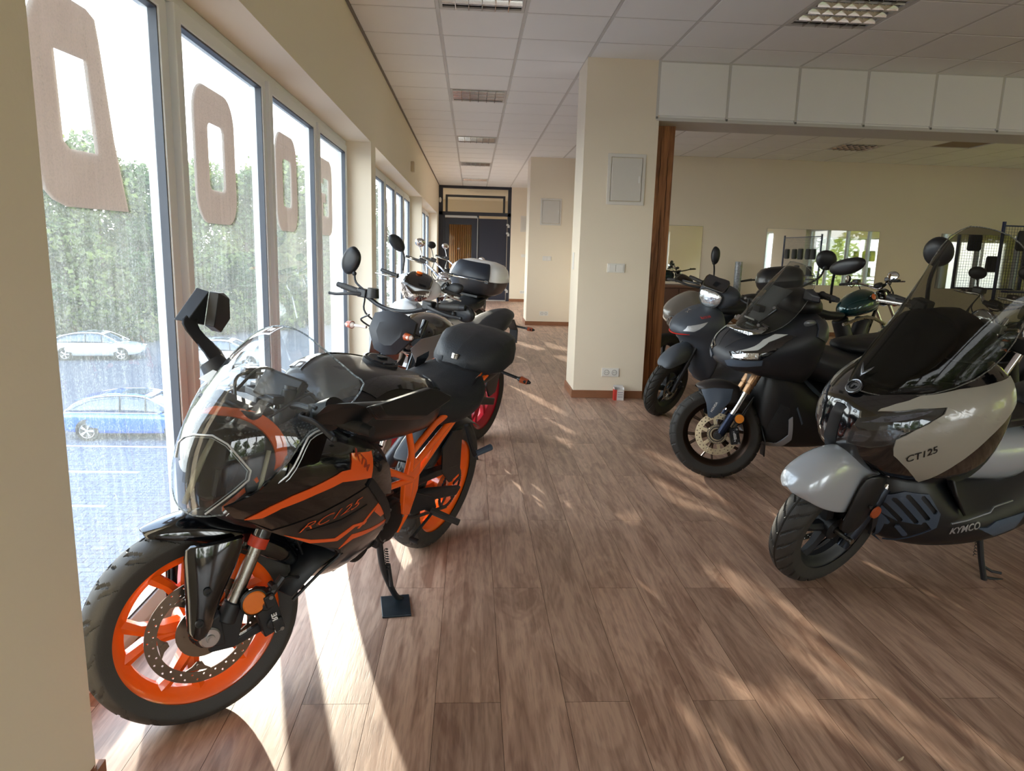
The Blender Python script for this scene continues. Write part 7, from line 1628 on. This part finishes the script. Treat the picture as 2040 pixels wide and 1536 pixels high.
def case_parts(cs, lid, base_m, pad):
    E_ = lambda sx, sy, z, n=28, p=.62: [(sx[0] + sx[1] * math.copysign(abs(math.cos(2 * PI * k / n)) ** p, math.cos(2 * PI * k / n)), sy * math.copysign(abs(math.sin(2 * PI * k / n)) ** p, math.sin(2 * PI * k / n)), z) for k in range(n)]
    m = MB(); m.loft([E_((0, .15), .18, 0), E_((0, .19), .235, .03), E_((0, .215), .275, .10), E_((0, .225), .285, .15)]); m.build('case_base', base_m, cs, smooth=50)
    m = MB(); m.loft([E_((0, .230), .290, .15), E_((0, .228), .288, .19), E_((-.01, .205), .265, .26), E_((-.02, .165), .22, .305), E_((-.03, .09), .13, .33)]); m.build('case_lid', lid, cs, smooth=50)
    m = MB(); sc_ = [[(.232 - .0 * z_, y * (1 - .25 * q), .165 + .15 * q) for y in (-.20, -.1, 0, .1, .20)] for q, z_ in ((0, 0),)]
    rows_ = []
    for q in range(6):
        t = q / 5; x_ = .262 - .075 * t ** 1.8; rows_.append([(x_ - .045 * abs(s_) ** 2.5, .215 * s_ * (1 - .22 * t * t), .155 + .165 * t) for s_ in (-1, -.8, -.4, 0, .4, .8, 1)])
    m.loft(rows_, closed=False); m.build('backrest_pad', pad, cs, smooth=50, solid=.022, sub=1)
    m = MB(); m.tube([(.245, -.22, .150), (.25, 0, .150), (.245, .22, .150)], .006, 8); m.build('chrome_strip', chrome, cs)
    for s in (1, -1):
        m = MB(); m.box((.24, s * .20, .15), (.02, .04, .035)); m.build('case_latch', blk, cs, bevel=.003)
    for s in (.05, .12): m = MB(); m.ball((-.19, s - .06, .23), (.03, .02, .03)); m.build('case_badge', chrome, cs)
top_case(ws_, 'white top case with a black backrest pad on the rear of the white scooter', white, mat('case_dark', (40, 38, 40), .35, coat=.3), mat('pad_blue_black', (26, 32, 44), .35))

# ---------------------------------------------------------------- chrome cruiser and two further machines
def cruiser(r, body, bars=.42, mir=(1.30, 1.25), det=0, chromey=True, headz=.93, st=28, tk=1.0):
    X = steer_m(1.52, .12, R(30), R(st))
    wheel(r, 1.52, .31, .22, .11, chrome if chromey else blk_satin, X, 'slick', 'wire' if chromey else 'y', 16 if chromey else 5, 0); wheel(r, 0, .31, .20, .14, chrome if chromey else blk_satin, None, 'slick', 'wire' if chromey else 'y', 16 if chromey else 5, 0, 0, False)
    fork_pair(r, 1.52, .31, X, R(30), .78, chrome, chrome)
    c = V((1.24, 0, headz)); m = MB(X); m.lathe([(0, -.13), (.05, -.12), (.085, -.07), (.098, 0), (.100, .01)], c, (1, 0, 0), 32); m.build('headlight_shell', chrome if chromey else blk_gloss, r)
    m = MB(X); m.lathe([(0, .022), (.05, .018), (.085, .006), (.094, 0)], c, (1, 0, 0), 32); m.build('headlight', MATS['headlight_facets'], r)
    m = MB(X); m.lathe([(.092, .0), (.100, .006), (.104, -.004)], c, (1, 0, 0), 32); m.build('headlight_rim', chrome, r)
    pipe(r, [(1.00, -bars, 1.10), (1.03, -bars + .14, 1.11), (1.12, -.12, 1.07), (1.15, 0, 1.03), (1.12, .12, 1.07), (1.03, bars - .14, 1.11), (1.00, bars, 1.10)], .013, 'handlebar', chrome, 5, 10, X)
    for s in (1, -1):
        grip((1.02, s * (bars - .1), 1.105), (.99, s * (bars + .02), 1.10), r, X, .017); lever([(1.06, s * (bars - .15), 1.10), (1.09, s * (bars - .08), 1.095), (1.06, s * (bars + .05), 1.09)], r, X, .006, steel)
        m = MB(X); m.box((1.05, s * (bars - .14), 1.125), (.06, .08, .045)); m.build('reservoir', dsteel, r, bevel=.008)
        mirror_part((1.0, s * (bars - .05), mir[0]), .062, .048, R(5), R(25 * -s), r, X, [(1.0, s * (bars - .06), mir[0] - .045), (1.02, s * (bars - .10), mir[0] - .10), (1.05, s * (bars - .14), 1.13)], .005, .03, material=chrome if chromey else None)
        for k in range(3): pipe(r, [(1.05, s * (bars - .16), 1.10), (1.12 + .02 * k, s * .20, 1.0 - .03 * k), (1.16, s * .07, .92 - .04 * k)], .005, 'cable', steel if chromey else blk, 4, 6, X)
        indicator((1.20, s * .09, .84), (1.20, s * .19, .84), r, X, .026, .06, chrome if chromey else blk)
    m = MB(X); m.box((1.17, 0, 1.06), (.08, .12, .03), M.Rotation(R(-25), 3, 'Y')); m.lathe([(0, .02), (.045, .02), (.05, 0)], (1.15, 0, 1.07), (-.4, 0, .9), 24); m.build('speedometer', chrome if chromey else blk, r, bevel=.006)
    m = MB(); m.body([(1.12, [(0, .78), (.05, .79), (.07, .83), (.05, .88), (0, .89)]), (.95, [(0, .72), (.12, .74), (.165, .82), (.13, .92), (0, .96)]), (.72, [(0, .70), (.13, .72), (.16, .80), (.12, .89), (0, .92)]), (.55, [(0, .70), (.07, .71), (.09, .76), (.06, .81), (0, .82)])]); m.v = [V((v.x, v.y * (1 + (tk - 1) * .6), .70 + (v.z - .70) * tk)) for v in m.v]; m.build('fuel_tank', body, r, sub=2)
    m = MB(); m.body([(.58, [(0, .68), (.09, .69), (.12, .73), (.10, .77), (0, .78)]), (.32, [(0, .66), (.15, .67), (.18, .71), (.15, .75), (0, .76)]), (.08, [(0, .72), (.12, .73), (.14, .78), (.11, .83), (0, .84)]), (-.25, [(0, .78), (.07, .79), (.09, .82), (.07, .86), (0, .87)])]); m.build('seat', seat_m, r, sub=2)
    m = MB(); m.bx((.55, -.13, .25), (.95, .13, .45)); m.cyl((.65, 0, .42), (.55, 0, .68), .09, 18); m.cyl((.80, 0, .42), (.92, 0, .68), .09, 18); m.build('engine', dsteel, r, bevel=.01)
    for nm, x in (('front_fender', 1.52), ('rear_fender', 0)):
        m = MB(); fs = []
        for k in range(7): a = R(-65 + 110 * k / 6); fs.append([(x + .345 * math.sin(a), y, .31 + (.345 - abs(y) * .4) * math.cos(a)) for y in (-.08, -.04, 0, .04, .08)])
        m.loft(fs, closed=False); m.build(nm, body, r, solid=.005)
    pipe(r, [(.85, -.14, .45), (.60, -.18, .28), (0, -.19, .30), (-.35, -.19, .32)], .035, 'exhaust', chrome if chromey else dsteel); pipe(r, [(1.15, 0, .85), (.98, 0, .50), (.90, 0, .25), (.4, 0, .25), (.1, 0, .60)], .02, 'frame_tube', blk_gloss)
cr1 = bike_root('chrome_cruiser', 'chrome cruiser motorcycle with a big round headlight behind the white scooter', 'motorcycle', (-.01, 9.10), 247, 6)
cruiser(cr1, mat('cruiser_maroon', (84, 40, 36), .2, coat=.8))
cr2 = bike_root('classic_motorcycle', 'classic motorcycle with white tank and round chrome mirror near the row end', 'motorcycle', (.08, 13.2), 247, 6)
cruiser(cr2, mat('classic_white', (214, 208, 200), .25, coat=.6), .38)
cr3 = bike_root('black_roadster', 'black roadster motorcycle with a single black mirror showing, between the chrome machines', 'motorcycle', (-.02, 10.9), 247, 6)
cruiser(cr3, blk_gloss, .38, chromey=False)

# ---------------------------------------------------------------- machines at the back on the right
# ---------------------------------------------------------------- touring scooter with a top case
def touring(r, apron):
    wheel(r, 1.4, .28, .19, .11, blk_satin, None, 'rain', 'five', 5, 0); wheel(r, 0, .28, .19, .12, blk_satin, None, 'rain', 'five', 5, 0, 0, False)
    m = MB(); m.body([(1.45, [(0, .70), (.06, .71), (.09, .75), (.07, .80), (0, .81)]), (1.30, [(0, .60), (.16, .62), (.22, .75), (.18, .90), (0, .93)]), (1.10, [(0, .30), (.17, .33), (.25, .62), (.23, .90), (.16, 1.0), (0, 1.02)]), (.98, [(0, .30), (.15, .33), (.22, .60), (.20, .88), (.14, .98), (0, 1.0)])]); m.build('front_apron', apron, r, sub=2)
    m = MB(); m.body([(1.0, [(0, .26), (.15, .26), (.21, .30), (.21, .36), (0, .50)]), (.55, [(0, .26), (.16, .28), (.22, .42), (.21, .60), (.15, .70), (0, .72)]), (0, [(0, .42), (.15, .43), (.21, .54), (.20, .68), (.15, .78), (0, .80)]), (-.4, [(0, .66), (.08, .67), (.12, .72), (.11, .80), (.08, .84), (0, .85)])]); m.build('rear_body', MATS['matt_black_paint'], r, sub=2)
    m = MB(); m.body([(.66, [(0, .72), (.09, .73), (.12, .77), (.10, .82), (0, .84)]), (.3, [(0, .73), (.16, .75), (.19, .80), (.16, .85), (0, .87)]), (.05, [(0, .78), (.16, .80), (.18, .86), (.15, .92), (0, .94)]), (-.25, [(0, .82), (.13, .84), (.15, .89), (.12, .94), (0, .96)])]); m.build('seat', seat_m, r, sub=2)
    grip((1.08, -.25, 1.06), (1.05, -.37, 1.05), r); grip((1.08, .25, 1.06), (1.05, .37, 1.05), r); pipe(r, [(1.08, -.28, 1.06), (1.12, 0, 1.04), (1.08, .28, 1.06)], .012, 'handlebar', blk)
    return r

gs = bike_root('grey_scooter', 'light grey scooter half hidden between the timber post and the small matt scooter', 'scooter', (3.12, 7.98), 215, 7)
touring(gs, mat('warm_grey_paint', (150, 148, 142), .3, .2, coat=.6))
m = MB(); m.lathe([(0, .03), (.05, .02), (.06, 0), (.06, -.03)], (1.46, .08, .70), (1, .3, 0), 24); m.build('fog_lamp', MATS['headlight_facets'], gs)
bc = bike_root('black_scooter', 'black scooter at the back whose black top case shows above the middle scooter', 'scooter', (4.05, 9.0), 72, 6)
touring(bc, blk_gloss)
top_case(bc, 'black top case above the windscreen of the middle scooter, near the wall', mat('case_black', (26, 28, 30), .35, coat=.3), blk, mat('pad_black', (20, 20, 22), .5))
gb = bike_root('retro_motorcycle', 'retro motorcycle with a dark green tank and a small orange badge', 'motorcycle', (3.72, 7.62), 20, 6)
cruiser(gb, mat('dark_teal_paint', (12, 60, 66), .12, .4, coat=1.0), .36, (1.16, 1.2), chromey=False, st=0, tk=1.35)
m = MB(); m.lathe([(0, .006), (.026, .004), (.034, 0)], (.86, -.185, .93), (0, -1, .2), 20); m.build('tank_badge', mat('badge_orange', (220, 110, 60), .35), gb)
pipe(gb, [(1.10, -.14, .62), (.80, -.16, .70), (.45, -.14, .62)], .02, 'side_tube', steel)
bk = bike_root('black_motorcycle', 'black motorcycle behind the smoked windscreen of the grey maxi scooter', 'motorcycle', (4.8, 5.3), 195, 8)
cruiser(bk, blk_gloss, .37, (1.24, 1.2), chromey=False, st=0)
b2 = bike_root('sport_tourer', 'black motorcycle with a silver engine cover cut by the right edge of the picture', 'motorcycle', (4.30, 4.22), 197, 8)
cruiser(b2, mat('navy_gloss', (16, 22, 34), .1, .2, coat=1), .37, (1.26, 1.2), chromey=False, st=0, headz=.98)
m = MB(); m.box((1.06, .20, .60), (.20, .06, .11), M.Rotation(R(8), 3, 'Y')); m.build('silver_engine_cover', mat('silver_cast', (190, 194, 200), .35, .5), b2, bevel=.03)
m = MB(); m.lathe([(0, .006), (.020, .004), (.026, 0)], (1.0, .165, .84), (0, 1, .2), 20); m.build('gold_badge', mat('badge_gold', (170, 130, 60), .3, .8), b2)
gscr, _s = screen([((1.26, 1.25), (1.25, .10, 1.23)), ((1.30, 1.15), (1.24, .15, 1.12)), ((1.34, 1.04), (1.28, .14, 1.03))], 8); gscr.build('fly_screen', smoke_scr, b2, sub=1)
# low brown cabinet and a clear tube by the back wall
cb = root('brown_cabinet', 'low brown cabinet against the back wall beside the timber post', 'cabinet', (3.2, 11.95, 0))
brn = mat('brown_laminate', (88, 60, 46), .45, var=.1, scale=6)
MB().bx((-.75, -.25, .05), (.75, .25, .82)).build('carcass', brn, cb, smooth=0, bevel=.004); MB().bx((-.78, -.28, .82), (.78, .27, .86)).build('worktop', mat('brown_laminate_top', (110, 80, 62), .4), cb, smooth=0, bevel=.004)
for k in range(3): d_ = MB().bx((-.74 + k * .5, -.27, .08), (-.26 + k * .5, -.25, .80)).build('door', brn, cb, smooth=0, bevel=.003); MB().cyl((-.30 + k * .5, -.285, .40), (-.30 + k * .5, -.285, .52), .006, 8).build('door_handle', steel, d_)
MB().bx((-.72, -.22, 0), (.72, .22, .05)).build('plinth', blk, cb, smooth=0)
tu = root('display_stand', 'narrow translucent display stand against the back wall between two mirrors', 'stand', (4.58, 12.1, 0))
m = MB(); m.lathe([(.062, .02), (.062, 1.27), (.058, 1.27), (.058, .02)], (0, 0, 0), (0, 0, 1), 24, True); m.build('tube', clear('frosted', (225, 228, 232), 1.2, .35, (225, 228, 235)), tu)
MB().lathe([(0, 0), (.10, 0), (.10, .02), (0, .02)], (0, 0, 0), (0, 0, 1), 24).build('base', plast, tu)

# ---------------------------------------------------------------- blue mesh racks with dark pouches
navy_m = mat('navy_frame_paint', (24, 34, 84), .4)
def rack(loc, rz, W_, label, plabel, items):
    r = root('mesh_rack', label, 'rack', loc); r.rotation_euler = (0, 0, rz)
    m = MB()
    for x in (0, W_): m.bx((x - .02, -.02, 0), (x + .02, .02, 2.06)); m.bx((x - .02, -.25, 0), (x + .02, .25, .03))
    for z in (.62, 1.98): m.bx((0, -.012, z), (W_, .012, z + .024))
    m.build('frame', navy_m, r, smooth=0)
    g = MB()
    n = int(W_ / .05)
    for k in range(1, n): g.bx((k * .05 - .0018, -.003, .64), (k * .05 + .0018, .001, 1.98))
    for k in range(1, 27): g.bx((0, -.001, .64 + k * .05 - .0018), (W_, .003, .64 + k * .05 + .0018))
    g = g.build('wire_mesh', navy_m, r, smooth=0); g['kind'] = 'stuff'
    for k in range(3): MB().bx((.1 + k * .001, -.20, .66 + k * .11), (W_ - .1, -.02, .69 + k * .11)).build('tray', navy_m, r, smooth=0, bevel=.004)
    for i, (x, z, w_, h_) in enumerate(items):
        p = MB(); p.loft([[(-w_ / 2 + a * q, y, -h_ / 2 + b * q2) for a, b, q, q2 in ((0, 0, 1, 1),)] for y in (0,)]) if 0 else None
        pts = [(-w_ * .5, -h_ * .42), (-w_ * .4, -h_ * .5), (w_ * .4, -h_ * .5), (w_ * .5, -h_ * .42), (w_ * .47, h_ * .4), (w_ * .4, h_ * .5), (-w_ * .4, h_ * .5), (-w_ * .47, h_ * .4)]
        p.loft([[(a * .9, -.005, b * .9) for a, b in pts], [(a, -.03, b) for a, b in pts], [(a * .97, -.06, b * .97) for a, b in pts], [(a * .8, -.075, b * .8) for a, b in pts]])
        e = root('hanging_pouch', plabel[i], 'pouch', mw=M.Translation(loc) @ M.Rotation(rz, 4, 'Z') @ M.Translation((x, -.02, z)))
        p.build('pouch_body', mat('pouch_dark', (34, 36, 40), .6), e, bevel=.004)
        h = MB(); h.tube([(0, -.03, h_ * .5), (0, -.035, h_ * .5 + .03), (0, .01, h_ * .5 + .035)], .003, 6, smooth=3); h.build('hook', steel, e)
    return r
rack((8.95, 11.75, 0), 0, 1.3, 'blue wire mesh rack standing at the right end of the back wall', ['dark pouch high on the blue rack at the right edge', 'dark pouch lower on the blue rack at the right edge'], [(.35, 1.75, .26, .34), (.75, 1.35, .26, .30)])
ORDP = 'first second third fourth fifth sixth seventh eighth'.split()
rack((9.75, 4.9, 0), R(-90), 2.4, 'blue wire mesh rack by the right-hand windows, seen only in the wall mirror', ['dark pouch on the window rack, %s from its far end' % ORDP[i] for i in range(7)], [(.30, 1.50, .28, .30), (.62, 1.50, .28, .30), (1.10, 1.50, .30, .32), (1.50, 1.50, .28, .30), (.45, 1.02, .28, .28), (1.25, 1.02, .28, .30), (2.0, 1.5, .28, .30)])
tag(MB().loft([[(1.178, 1.638, .001), (1.182, 1.634, .001), (1.182, 1.634, .003)], [(1.19, 1.646, .001), (1.196, 1.641, .001), (1.193, 1.643, .006)], [(1.205, 1.655, .001), (1.206, 1.652, .001), (1.205, 1.653, .002)]]).build('dry_leaf', mat('leaf_pale', (170, 150, 124), .7)), 'tiny pale dry leaf on the brown floor at the bottom right', 'leaf')
